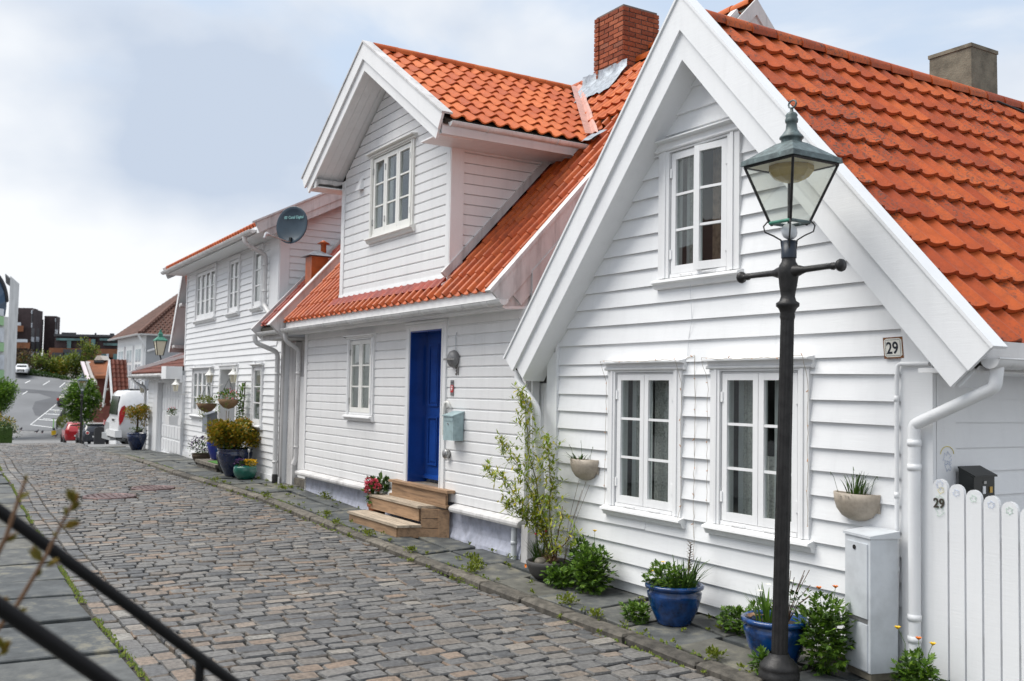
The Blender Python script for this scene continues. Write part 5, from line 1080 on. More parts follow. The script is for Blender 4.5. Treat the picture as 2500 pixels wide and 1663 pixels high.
t = thing('letterbox', 'pale blue metal letterbox mounted beside the blue door', 'letterbox', F31.P(-10.55, -.09, 1.25)); s0, s1 = -10.685, -10.43
m = MB(); m.prism([F31.P(s0, -.03, 1.25), F31.P(s0, -.17, 1.25), F31.P(s0, -.17, 1.54), F31.P(s0, -.03, 1.585)], (s1-s0, 0, 0)); m.build('body', BOXBLUE, t)
m = MB(); m.prism([F31.P(s0-.01, -.025, 1.59), F31.P(s0-.01, -.185, 1.538), F31.P(s0-.01, -.185, 1.552), F31.P(s0-.01, -.025, 1.605)], (s1-s0+.02, 0, 0)); m.build('lid', BOXBLUE, t)
m = MB(); F31.box(m, s0+.01, s1-.01, -.175, -.169, 1.485, 1.53); m.build('flap', BOXBLUE, t); m = MB(); m.tube([F31.P(-10.56, -.17, 1.45), F31.P(-10.56, -.182, 1.45)], .010, 10); m.build('lock', STEEL, t)
t = thing('curtain_hook', 'cream curled pipe end on the door trim above the letterbox', 'pipe', F31.P(-10.85, -.06, 1.6)); m = MB(); m.tube([F31.P(-10.895, -.06, 1.30), F31.P(-10.89, -.06, 1.62), F31.P(-10.86, -.06, 1.70), F31.P(-10.80, -.06, 1.71), F31.P(-10.775, -.05, 1.67), F31.P(-10.77, -.03, 1.64)], .020, 8); m.build('pipe', CREAM, t)
t = thing('doorbell', 'round brushed steel speaker fitting low beside the blue door', 'doorbell', F31.P(-10.80, -.03, 1.07)); m = MB(); m.lathe([(0, 0), (.055, 0), (.06, .05), (.052, .062), (0, .062)], F31.P(-10.80, -.03, 1.07), 18, axis=(0, -1, 0)); m.build('case', STEEL, t)
m = MB(); m.lathe([(.036, .0), (.036, .003), (0, .003)], F31.P(-10.80, -.093, 1.07), 16, axis=(0, -1, 0)); m.build('grille', GREYL, t)
# wooden steps in front of the blue door
stp = thing('wooden_steps', 'three-step timber staircase at the blue door', 'steps', (-11.7, 5.45, .05))
def board(name, x0, x1, y0, y1, z0, z1, mat, xr=None):
    m = MB(); xr1 = x1 if xr is None else xr; e = rng.uniform(-.003, .003)
    m.hexa([(x0, y0, z0), (x1, y0, z0+e), (xr1, y1, z0+e), (x0, y1, z0), (x0, y0, z1), (x1, y0, z1+e), (xr1, y1, z1+e), (x0, y1, z1)]); return m.build(name, mat, stp)
board('riser', -12.66, -11.14, 5.215, 5.245, .03, .155, WOOD)
board('tread', -12.68, -11.08, 5.195, 5.345, .158, .188, WOODG, -11.03); board('tread', -12.68, -11.03, 5.352, 5.50, .158, .188, WOODG, -10.99)
board('riser', -12.60, -11.06, 5.475, 5.50, .225, .375, WOOD)
board('tread', -12.62, -11.06, 5.455, 5.56, .388, .418, WOODG, -11.0); board('tread', -12.62, -11.0, 5.566, 5.66, .388, .418, WOODG, -10.94); board('tread', -12.62, -10.94, 5.666, 5.75, .388, .418, WOODG, -10.86)
for z in (.035, .155, .275):
    m = MB(); m.hexa([(-11.03, 5.49, z), (-11.0, 5.475, z), (-10.86, 5.66, z), (-10.89, 5.67, z), (-11.03, 5.49, z+.112), (-11.0, 5.475, z+.112), (-10.86, 5.66, z+.112), (-10.89, 5.67, z+.112)]); m.build('side_board', WOOD, stp)
m = MB(); m.hexa([(-10.88, 5.655, .02), (-10.85, 5.645, .02), (-10.775, 5.755, .02), (-10.81, 5.76, .02), (-10.88, 5.655, .386), (-10.85, 5.645, .386), (-10.775, 5.755, .386), (-10.81, 5.76, .386)]); m.build('side_post', WOOD, stp)
m = MB(); m.hexa([(-11.15, 5.25, .03), (-11.12, 5.22, .03), (-11.0, 5.48, .03), (-11.03, 5.49, .03), (-11.15, 5.25, .155), (-11.12, 5.22, .155), (-11.0, 5.48, .155), (-11.03, 5.49, .155)]); m.build('side_board', WOOD, stp)
board('plinth_board', -12.32, -10.66, 5.645, 5.70, .42, .452, WOOD); board('riser', -12.28, -10.72, 5.665, 5.70, .453, .60, WOOD); board('tread', -12.32, -10.62, 5.63, 5.745, .602, .636, WOOD)
# gate boards in the passage between 29 and 31
gt = thing('passage_gate', 'narrow white board gate closing the gap left of the gable house', 'gate', (-8.85, 6.05, 0))
for j in range(4):
    m = MB(); m.box(-9.035+.10*j, 5.90, .12, -8.94+.10*j, 5.925, 1.95); m.build('board', WHITE, gt)
m = MB(); m.box(-9.05, 5.926, 1.2, -8.63, 5.95, 1.3); m.build('rail', WHITE, gt); m = MB(); m.box(-9.05, 5.926, .3, -8.63, 5.95, .4); m.build('rail', WHITE, gt)
m = MB(); m.box(-9.03, 5.70, .0, -8.90, 5.80, .42); m.build('base_post', WEATHER, gt); m = MB(); m.box(-9.05, 6.6, 0, -8.63, 6.7, 2.6); m.build('back_panel', GREYL, gt)
m = MB(); m.box(-9.03, 5.79, .42, -8.99, 5.88, 2.2); m.build('jamb', WHITE, gt)

# picket fence right of house 29
fe = thing('picket_fence', 'white picket fence at the right edge, tops stepping down, number 29 on its first picket', 'fence', (-3.2, 5.75, 0))
pw = .104; x = -4.062; j = 0
def ptop(x): return 1.345-0.215*min(1.0, (x+4.06)/1.05)+0.05*max(0, (x+4.06)/1.05-1)
while x < -1.6:
    zt = ptop(x+pw/2); m = MB(); arc = [(x+pw/2-pw/2*math.cos(PI*i/8), zt-pw/2+pw/2*math.sin(PI*i/8)) for i in range(9)]; y0 = 5.735+rng.uniform(-.003, .003)
    m.prism([(x, y0, .06), *[(a, y0, b) for a, b in arc], (x+pw, y0, .06)][::-1], (0, .024, 0)); m.build('picket', WHITE, fe); x += .1185; j += 1
for z in (.32, .92):
    m = MB(); m.box(-4.05, 5.762, z, -1.55, 5.80, z+.085); m.build('rail', WHITE, fe)
vs_text('digits', '29', .085, Fr((0, 5.732, 0)), -4.055, 0, 1.15, M_plain('digit_brown', (.05, .042, .03), .5), fe, depth=.002, weight=.002, cut=.95)
# painted flowers on the picket tops and post (flat children's drawings)
DRAWY = M_plain('crayon_yellow', (.74, .62, .12), .7); DRAWG = M_plain('crayon_green', (.45, .66, .50), .7); DRAWB = M_plain('crayon_blue', (.45, .54, .74), .7)
def squiggle(F, s, z, r, mat, parent, n=14, d=-.0015, seed=1):
    rr = random.Random(seed); pts = [F.P(s+r*(.35+.65*abs(math.sin(i*1.9)))*math.cos(i*2*PI/n), d, z+r*(.35+.65*abs(math.sin(i*1.9)))*math.sin(i*2*PI/n)) for i in range(n+1)]; m = MB(); m.tube(pts, .0012, 4); m.build('drawing', mat, parent)
FP = Fr((0, 5.7335, 0))
squiggle(FP, -4.0, 1.262, .026, DRAWY, fe, 12); squiggle(FP, -4.01, 1.20, .034, DRAWG, fe, 16); squiggle(FP, -4.01, 1.125, .036, DRAWG, fe, 9); squiggle(FP, -4.01, 1.30, .03, DRAWB, fe, 18)
for j in range(1, 7): squiggle(FP, -4.062+.1185*j+pw/2, ptop(-4.062+.1185*j+pw/2)-.055, .026, DRAWB if j % 2 else DRAWG, fe, 11+j, seed=j)
t = thing('wall_drawing', 'faint crayon drawing on the white corner board above the fence', 'drawing', (-4.05, 5.9, 1.4)); FQ = Fr((WXR+.0075, 5.78, 0), PI/2)
squiggle(FQ, .11, 1.46, .05, DRAWB, t, 17); squiggle(FQ, .12, 1.41, .04, DRAWB, t, 13); m = MB(); m.tube([FQ.P(.11+.07*math.cos(a/8*PI), -.001, 1.49+.05*math.sin(a/8*PI)) for a in range(9)], .0025, 4); m.build('drawing', DRAWY, t)
# black letterbox on the side wall behind the fence
t = thing('letterbox', 'black plastic letterbox behind the picket fence', 'letterbox', (-3.98, 6.08, 1.2)); X = -4.03
m = MB(); m.prism([(X, 5.965, 1.10), (X+.11, 5.965, 1.10), (X+.11, 5.965, 1.345), (X, 5.965, 1.395)], (0, .225, 0)); m.build('body', BLACKP, t)
m = MB(); m.prism([(X-.0, 5.955, 1.397), (X+.125, 5.955, 1.345), (X+.125, 5.955, 1.356), (X, 5.955, 1.41)], (0, .245, 0)); m.build('lid', BLACKP, t)
for (y, z0, z1, mt) in ((6.07, 1.235, 1.285, TRIM), (6.145, 1.24, 1.28, M_plain('brass', (.55, .36, .10), .35, .7)), (6.08, 1.30, 1.318, STEEL)):
    m = MB(); m.box(X+.111, y-.014, z0, X+.116, y+.014, z1); m.build('lock' if mt is not TRIM else 'name_label', mt, t)
# grey utility cabinet
A0 = Vector((-4.34, 5.47, 0)); ca = RD(16); e1 = Vector((-math.cos(ca), math.sin(ca), 0)); e2 = Vector((math.sin(ca), math.cos(ca), 0)); zt = .925
t = thing('utility_cabinet', 'tall grey-white utility cabinet on the pavement at the downpipe', 'cabinet', A0); Z = Vector((0, 0, 1))
m = MB(); c = A0+e1*.14+e2*.105; m.obox(c+Z*(.46+.02), e1*.14, e2*.105, Z*.44); m.build('body', CABI, t)
m = MB(); m.hexa([c+e1*u+e2*v+Z*(zt-.005) for u, v in ((.152, -.115), (-.152, -.115), (-.152, .115), (.152, .115))]+[c+e1*u+e2*v+Z*(zt+.012+(.03 if v > 0 else 0)) for u, v in ((.152, -.115), (-.152, -.115), (-.152, .115), (.152, .115))]); m.build('lid', CABI, t)
m = MB(); m.obox(c-e2*.108+Z*.635, e1*.115, e2*.006, Z*.245); d_ = m.build('door', CABI, t); m = MB(); m.obox(c-e2*.108+Z*.20, e1*.115, e2*.006, Z*.15); m.build('door', CABI, t)
m = MB(); m.obox(c-e2*.104+Z*.372, e1*.112, e2*.004, Z*.016); m.build('gap', GREYL, t); m = MB(); q = c-e2*.114+Z*.845+e1*.02; m.tube([q, q-e2*.006], .015, 12); m.build('lock', IRONB, t)
m = MB(); m.obox(c+Z*.02, e1*.13, e2*.095, Z*.03); m.build('base', CONC, t)
# ================================================================== street lamp in front
def square(c, h, z, a=0.0): return [Vector((c[0]+h*sx, c[1]+h*sy, z)) for sx, sy in ((-1, -1), (1, -1), (1, 1), (-1, 1))]
def frustum(mb, c0, h0, z0, c1, h1, z1): return mb.hexa(square(c0, h0, z0)+square(c1, h1, z1))
LB = Vector((-4.68, 4.985, -0.005)); LT = Vector((-4.547, 4.95, 3.79))
ax = (LT-LB)/(LT.z-LB.z)
lp = thing('street_lamp', 'black cast-iron street lamp with verdigris lantern standing in front of the gable house', 'street lamp', LB)
def LA(z): return LB+ax*(z-LB.z)
mb = MB(); mb.lathe([(.132, 0), (.134, .035), (.124, .045), (.128, .06), (.124, .085), (.105, .10), (.098, .115), (.075, .13), (.062, .16)], LA(0.0), 28); mb.build('base', IRONB, lp)
n = 48; vs = []; hs = [.15, .6, 1.2, 1.8, 2.2, 2.38]
for h in hs:
    r0 = .0545-.010*(h/2.4)
    for k in range(n): a = 2*PI*k/n; rr = r0*(1-.055*(1 if k % 4 in (1, 2) else 0)); p = LA(h); vs.append((p.x+rr*math.cos(a), p.y+rr*math.sin(a), p.z))
mb = MB(); mb.add(vs, [(i*n+k, i*n+(k+1) % n, (i+1)*n+(k+1) % n, (i+1)*n+k) for i in range(len(hs)-1) for k in range(n)]); mb.build('shaft', IRONB, lp)
mb = MB(); mb.lathe([(.044, 2.36), (.050, 2.385), (.047, 2.41), (.060, 2.44), (.076, 2.455), (.076, 2.475), (.055, 2.49), (.046, 2.52), (.050, 2.55), (.058, 2.59), (.062, 2.63), (.068, 2.66), (.068, 2.70), (.060, 2.73), (.047, 2.75), (.044, 2.775)], LB, 24); 
mb.v = [(v[0]+ax.x*(v[2]-LB.z), v[1]+ax.y*(v[2]-LB.z), v[2]) for v in mb.v]; mb.build('capital', IRONB, lp)
cb_ = LA(2.68)
for sgn in (-1, 1):
    e = Vector((sgn, 0, 0)); mb = MB(); mb.lathe([(.042, .05), (.036, .09), (.026, .12), (.019, .15), (.016, .30), (.016, .355), (.023, .36), (.025, .375), (.018, .39), (.018, .405), (.036, .415), (.042, .43), (.038, .445), (.0, .452)], cb_, 14, axis=e); mb.build('ladder_bar', IRONB, lp)
mb = MB(); c = LA(2.80); mb.lathe([(.05, -.03), (.05, .085), (.0, .085)], c, 16); mb.build('collar', M_plain('navy_collar', (.008, .016, .03), .4), lp)
zb, zt = 3.005, 3.385; cB, cT = LA(zb), LA(zt); hb, ht = .090, .212
# scroll brackets and stem
mb = MB(); mb.tube([LA(2.85), LA(3.0)], .012, 8); mb.build('stem', IRONB, lp)
for dx, dy in ((-1, -1), (1, 1), (-1, 1), (1, -1)):
    d = Vector((dx, dy, 0))/math.sqrt(2); c0 = LA(2.83); mb = MB(); mb.tube([c0+d*.045, c0+d*.052+Vector((0, 0, .06)), c0+d*.10+Vector((0, 0, .09)), c0+d*.155+Vector((0, 0, .115)), c0+d*.165+Vector((0, 0, .155)), c0+d*.14+Vector((0, 0, .185)), c0+d*.112+Vector((0, 0, .175))], .0055, 6); mb.ball(c0+d*.112+Vector((0, 0, .168)), .013, 8, 5); mb.build('scroll', IRONB, lp)
mb = MB(); c = LA(2.945); mb.lathe([(0, -.05), (.045, -.045), (.052, 0), (.045, .05), (0, .055)], c+Vector((0, 0, 0)), 14, axis=(.5, -.8, .1)); mb.build('sensor', CABI, lp)
cor = [(-1, -1), (1, -1), (1, 1), (-1, 1)]
P0 = [Vector((cB.x+hb*a, cB.y+hb*b, zb)) for a, b in cor]; P1 = [Vector((cT.x+ht*a, cT.y+ht*b, zt)) for a, b in cor]
for i in range(4):
    mb = MB(); mb.tube([P0[i], P1[i]], .0095, 6); mb.build('glazing_bar', IRONB, lp)
    j = (i+1) % 4; mb = MB(); mb.tube([P0[i], P0[j]], .012, 6); mb.build('bottom_rail', VERDG if i == 0 else VERDI, lp)
    mb = MB(); mb.tube([P1[i], P1[j]], .010, 6); mb.build('top_rail', IRONB, lp)
    nn = ((P0[j]-P0[i]).cross(P1[i]-P0[i])).normalized(); k = .012
    mb = MB(); q = [P0[i], P0[j], P1[j], P1[i]]; cc = sum(q, Vector())/4; q = [cc+(p-cc)*.96 for p in q]; mb.hexa([p-nn*.002 for p in q]+[p+nn*.002 for p in q]); mb.build('pane', GLASSL, lp)
mb = MB(); frustum(mb, LA(zt), ht+.022, zt+.006, LA(zt), ht+.016, zt+.042); mb.build('cornice', VERDI, lp)
mb = MB(); frustum(mb, LA(zt), ht+.006, zt+.043, LA(zt+.13), .072, zt+.150); mb.build('roof', VERDI, lp)
mb = MB(); c = LA(zt+.15); mb.lathe([(.068, 0), (.068, .03), (.079, .032), (.079, .042), (.062, .06), (.040, .09), (.034, .135), (.040, .14), (.043, .15), (.043, .162), (.036, .175), (.040, .19), (.030, .205), (.012, .215), (.010, .235)], c, 20); mb.build('ventilator', VERDI, lp)
c = LA(zt+.385); mb = MB(); mb.tube([c+Vector((.014*math.cos(a*.7-1.6)+.002, 0, .02+.03*math.sin(a*.7-1.6)+.01)) if False else c+Vector((.034*math.cos(a/10*2*PI), 0, .028+.026*math.sin(a/10*2*PI))) for a in range(11)], .0062, 6); mb.build('finial', VERDI, lp)
mb = MB(); c = LA(zt-.005); mb.lathe([(.0, -.105), (.06, -.10), (.115, -.075), (.148, -.035), (.148, .0), (.13, .01)], c, 9, smooth=False); mb.build('lamp_bowl', AMBER, lp)
mb = MB(); frustum(mb, LA(zt), ht-.02, zt-.004, LA(zt), ht-.02, zt+.004); mb.build('reflector_plate', MILK, lp)

# ================================================================== pots and plants by the walls
def poppy_leaves(mb, c, rad, n, r=rng, s=.05):
    """lobed leaves: a few leaflets fanned out from one point"""
    c = Vector(c)
    for _ in range(int(n*.85)):
        while True:
            q = Vector((r.uniform(-1, 1), r.uniform(-1, 1), r.uniform(-1, 1)))
            if .05 < q.length < 1: break
        q = q.normalized()*(.35+.65*r.random()); p = c+Vector((q.x*rad[0], q.y*rad[1], q.z*rad[2])); d = (q+Vector((r.uniform(-.7, .7), r.uniform(-.7, .7), r.uniform(-.3, .9)))).normalized()
        upv = Vector((r.uniform(-.5, .5), r.uniform(-.5, .5), 1)).normalized(); sd = d.cross(upv).normalized(); k = s*r.uniform(.55, 1.05)
        mb.leaf(p, d, upv, k, k*.42)
        for sg in (-1, 1):
            mb.leaf(p+d*k*.12, d*.62+sd*sg*.78, upv, k*.72, k*.36); mb.leaf(p+d*k*.42, d*.75+sd*sg*.66, upv, k*.5, k*.28)
def potted(name, label, cat, c, prof, pmat, soil_r, soil_z, group=None, n=26):
    t = thing(name, label, cat, c, group); mb = MB(); mb.lathe(prof, c, n); mb.build('pot', pmat, t)
    mb = MB(); mb.lathe([(soil_r, soil_z), (0, soil_z+.012)], c, 16); mb.build('soil', SOIL, t); return t
GL = [(.0, 0), (.13, 0), (.14, .015), (.19, .12), (.218, .22), (.222, .255), (.206, .27), (.212, .285), (.238, .292), (.240, .315), (.222, .325), (.205, .31), (.195, .25)]
cA = Vector((-6.20, 5.40, zsw(-6.2, 5.4))); A = potted('potted_plant', 'blue glazed pot of daffodil leaves and ferny greens under the right window', 'potted plant', cA, GL, BLUEPOT, .2, .27, 'blue glazed pots')
mb = MB(); blades(mb, cA+Vector((.07, .02, .28)), 70, .30, .20, .017, base=.11, droop=.35); mb.build('leaves', LEAFD, A); mb = MB(); poppy_leaves(mb, cA+Vector((-.05, -.06, .37)), (.20, .18, .11), 420, s=.055); mb.build('foliage', LEAFG, A)
mb = MB(); s0 = cA+Vector((.06, .1, .28)); mb.tube([s0, s0+Vector((-.01, .01, .2)), s0+Vector((.0, .02, .36))], .004, 5); 
mb.build('stalk', TWIGB, A); mb = MB()
for i in range(60): z = .1+.28*i/60; a = i*2.4; mb.leaf(s0+Vector((0, .01, z)), (math.cos(a), math.sin(a), .3), (0, 0, 1), .035, .02)
mb.build('reddish_leaves', LEAFB, A)
for q in ((-.22, -.05, .42), (-.15, -.12, .40), (-.17, .02, .46)):
    mb = MB(); p = cA+Vector(q); mb.tube([cA+Vector((q[0]*.5, q[1]*.5, .28)), p], .0025, 4); mb.build('stem', LEAFG, A); mb = MB()
    for k in range(6): a = k*PI/3; mb.leaf(p, (math.cos(a), math.sin(a), .5), (0, 0, 1), .026, .022)
    mb.build('flower', YELL, A)
cBp = Vector((-4.98, 5.27, zsw(-5, 5.27))); Bp = potted('potted_plant', 'blue glazed pot with sparse bulbs right behind the lamp post', 'potted plant', cBp, GL, BLUEPOT, .2, .27, 'blue glazed pots')
mb = MB(); blades(mb, cBp+Vector((-.07, -.02, .28)), 26, .26, .11, .017, base=.07, droop=.2); mb.build('leaves', LEAFG, Bp)
mb = MB()
for k in range(9):
    a = rng.uniform(-1, 1.2); p = cBp+Vector((.05, .06, .28)); q = p+Vector((.11*math.cos(a)+.05, .13*math.sin(a), rng.uniform(.15, .42))); mb.tube([p, (p+q)/2+Vector((0, 0, .04)), q], .003, 4)
mb.build('stems', TWIGB, Bp); mb = MB(); leaves_blob(mb, cBp+Vector((.13, .06, .48)), (.14, .14, .12), 70, .03, .022, shell=.2); mb.build('foliage', LEAFD, Bp)
for q in ((-.10, -.05, .50), (-.05, -.02, .55), (.12, .02, .60)):
    mb = MB(); p = cBp+Vector(q)
    for k in range(6): a = k*PI/3; mb.leaf(p, (math.cos(a), math.sin(a), -.3), (0, 0, 1), .025, .018)
    mb.build('flower', WHITF, Bp)
mb = MB()
for k in range(5): p = cBp+Vector((-.15+rng.uniform(-.03, .03), -.08+rng.uniform(-.03, .03), .30)); mb.leaf(p, (rng.uniform(-1, 1), rng.uniform(-1, 1), .3), (0, 0, 1), .08, .05)
mb.build('dry_leaf', DRY, Bp)
# dark bowl with stones
cW = Vector((-8.20, 5.50, zsw(-8.2, 5.5))); bw = potted('potted_plant', 'low dark stone bowl with grassy tufts and round stones at the willow', 'potted plant', cW, [(0, 0), (.13, 0), (.18, .05), (.215, .13), (.222, .17), (.205, .178), (.195, .14)], DARKPOT, .198, .145)
mb = MB(); blades(mb, cW+Vector((-.10, -.03, .15)), 90, .26, .15, .010, base=.07, droop=.3); mb.build('grass', LEAFD, bw); mb = MB(); blades(mb, cW+Vector((-.02, .02, .15)), 80, .20, .12, .006, base=.06, droop=.4); mb.build('dry_grass', DRY, bw)
mb = MB(); blades(mb, cW+Vector((.10, -.03, .16)), 90, .10, .09, .006, base=.04, droop=.3); mb.build('dry_tuft', DRY, bw)
for q, r_ in (((.02, -.10, .17), .065), ((.13, -.10, .16), .035), ((.155, -.03, .165), .03)):
    mb = MB(); mb.ball(cW+Vector(q), r_, 10, 7, (1.15, 1, .75)); mb.build('stone', STONEK, bw)
for q in ((-.16, -.05, .42), (-.05, .0, .46)):
    mb = MB(); mb.tube([cW+Vector((q[0]*.5, q[1]*.5, .15)), cW+Vector(q)], .002, 4); mb.build('stem', LEAFD, bw); mb = MB(); mb.ball(cW+Vector(q), .012, 6, 4); mb.build('flower', PINKF, bw)
mb = MB(); p = cW+Vector((-.02, -.245, .14))
for k in range(6): a = k*PI/3; mb.leaf(p, (math.cos(a), -.4, math.sin(a)), (0, -1, 0), .026, .024)
mb.build('blossom', ORAN, bw)
# willow shrub
ws = thing('willow_shrub', 'slender yellow-green willow shrub climbing beside the passage gate', 'shrub', cW+Vector((.02, .12, .12)))
r2_ = random.Random(5); lf = MB(); tips = []
W0 = cW+Vector((.0, .08, .12)); stems = [[W0, (-8.50, 5.50, .55), (-8.62, 5.46, .95), (-8.75, 5.44, 1.30), (-8.83, 5.45, 1.62), (-8.90, 5.46, 1.86)], [W0, (-8.55, 5.50, .50), (-8.63, 5.45, .82), (-8.85, 5.38, 1.12), (-9.12, 5.34, 1.32)], [W0, (-8.50, 5.48, .42), (-8.65, 5.40, .66), (-8.98, 5.33, .90), (-9.28, 5.28, 1.04)], [W0, (-8.42, 5.50, .60), (-8.40, 5.50, .92), (-8.45, 5.50, 1.18), (-8.50, 5.50, 1.36)], [W0, (-8.58, 5.48, .48), (-8.80, 5.40, .62), (-9.02, 5.34, .70)], [W0, (-8.30, 5.50, .38), (-8.16, 5.46, .58), (-8.08, 5.42, .76)], [W0, (-8.28, 5.46, .32), (-8.05, 5.44, .40), (-7.90, 5.42, .56)]]
stems = [[Vector(p)+(Vector((.23, 0, 0)) if k else Vector()) for k, p in enumerate(q)] for q in stems]
for si, st_ in enumerate(stems):
    P_ = [Vector(p) for p in st_]; path = []
    for i in range(len(P_)-1):
        for t in (0, .34, .67): path.append(P_[i].lerp(P_[i+1], t)+Vector((r2_.uniform(-.012, .012), r2_.uniform(-.012, .012), r2_.uniform(-.008, .008))))
    path.append(P_[-1]); mb = MB(); m_ = len(path); mb.tube(path, [.0085*(1-.75*i/m_) for i in range(m_)], 6); mb.build('stem', TWIGB if si > 4 else M_plain('willow_bark', (.12, .11, .03), .7), ws)
    for i in range(int(m_*.28), m_):
        for _ in range(14 if si < 5 else 4):
            p = path[i]+Vector((r2_.gauss(0, .05), r2_.gauss(0, .04), r2_.gauss(0, .035))); base = p
            for k in range(r2_.randint(2, 5)):
                lf.leaf(base, (r2_.uniform(-1, 1), r2_.uniform(-1, 1), r2_.uniform(-.5, .9)), (0, 0, 1), r2_.uniform(.055, .10), .021)
lf.build('leaves', LEAFW, ws)
mb = MB()
for k in range(4): p = W0+Vector((.08, .05, 0)); q = p+Vector((.10+.06*k, .1, .75+.12*r2_.random())); mb.tube([p, p.lerp(q, .5)+Vector((-.05, 0, 0)), q], .0022, 4)
mb.build('bare_twigs', TWIGB, ws)
# leafy poppies and celandine growing out of the joints
def clump(label, c, rad, n, fl=(), group='poppy clumps along the wall', s=.05, dark=.3):
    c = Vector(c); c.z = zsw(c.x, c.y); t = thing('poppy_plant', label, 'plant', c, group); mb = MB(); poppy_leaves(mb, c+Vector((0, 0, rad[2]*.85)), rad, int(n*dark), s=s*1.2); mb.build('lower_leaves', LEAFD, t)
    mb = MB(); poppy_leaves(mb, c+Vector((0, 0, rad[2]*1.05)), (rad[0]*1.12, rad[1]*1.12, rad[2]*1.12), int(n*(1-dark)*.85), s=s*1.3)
    for k in range(14):
        a = rng.uniform(0, 2*PI); q = c+Vector((rad[0]*.8*math.cos(a), rad[1]*.8*math.sin(a), rad[2]*rng.uniform(.8, 1.6))); mb.tube([c, q], .0022, 4)
    mb.build('foliage', LEAFG, t)
    for q, mt in fl:
        p = c+Vector(q); mb = MB(); mb.tube([c+Vector((q[0]*.6, q[1]*.6, rad[2])), p.lerp(c, .35)+Vector((.01, 0, .05)), p], .0022, 4); mb.build('stem', LEAFG, t); mb = MB()
        for k in range(7): a = k*2*PI/7; mb.leaf(p-Vector((0, 0, .012)), (math.cos(a), math.sin(a), .9), (0, 0, 1), .032, .028)
        mb.build('flower', mt, t)
    return t
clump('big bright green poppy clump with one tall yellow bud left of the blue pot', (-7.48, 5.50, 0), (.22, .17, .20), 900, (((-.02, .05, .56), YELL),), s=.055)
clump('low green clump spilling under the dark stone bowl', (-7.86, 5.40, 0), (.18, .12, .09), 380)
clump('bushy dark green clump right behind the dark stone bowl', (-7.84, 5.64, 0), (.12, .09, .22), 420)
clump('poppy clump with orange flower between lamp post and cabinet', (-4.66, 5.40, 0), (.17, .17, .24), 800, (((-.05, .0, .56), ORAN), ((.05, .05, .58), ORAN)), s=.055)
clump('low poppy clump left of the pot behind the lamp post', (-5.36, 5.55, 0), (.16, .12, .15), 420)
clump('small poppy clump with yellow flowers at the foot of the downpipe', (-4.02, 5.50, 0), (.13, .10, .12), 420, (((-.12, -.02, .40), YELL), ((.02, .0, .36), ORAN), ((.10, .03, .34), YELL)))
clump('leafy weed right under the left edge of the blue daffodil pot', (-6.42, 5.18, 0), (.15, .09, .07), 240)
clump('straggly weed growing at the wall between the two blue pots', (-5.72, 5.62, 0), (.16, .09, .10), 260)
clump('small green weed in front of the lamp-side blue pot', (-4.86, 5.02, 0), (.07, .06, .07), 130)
# small weeds in joints: nobody could count them
mb = MB()
for i in range(150):
    x = -3.2-rng.random()*16; y = rng.choice((yk(x)+.16, yk(x)-.03, rng.uniform(5.0, 5.7), 5.72)); z = zsw(x, y) if y > yk(x)+.02 else zst(x); s_ = rng.uniform(.5, 1.3)
    if -12.7 < x < -10.8 and y > 5.15: continue
    leaves_blob(mb, (x, y, z+.015*s_), (.035*s_, .03*s_, .02*s_), int(14*s_), .028, .018, shell=.2, up=.6)
for x, y, n_, s_ in ((-9.0, 5.15, 60, 1.3), (-8.85, 5.0, 40, 1.1), (-9.35, 5.3, 50, 1.0), (-7.2, 5.05, 60, 1.2), (-6.7, 4.98, 40, .9), (-13.2, 5.1, 40, .9), (-12.4, 4.92, 40, 1.0), (-11.4, 4.95, 40, 1.0), (-14.9, 5.72, 60, 1.5), (-16.3, 5.5, 50, 1.0), (-5.3, 5.0, 50, .9), (-10.2, 4.95, 40, .8), (-15.4, 4.93, 40, 1.2), (-18.3, 4.9, 40, 1.2)):
    leaves_blob(mb, (x, y, zsw(x, y)+.03*s_), (.10*s_, .08*s_, .045*s_), n_*2, .034, .022, shell=.2, up=.7)
mb.build('weeds', LEAFS, kind='stuff', label='small green weeds in the pavement joints and along the kerb', cat='weeds')
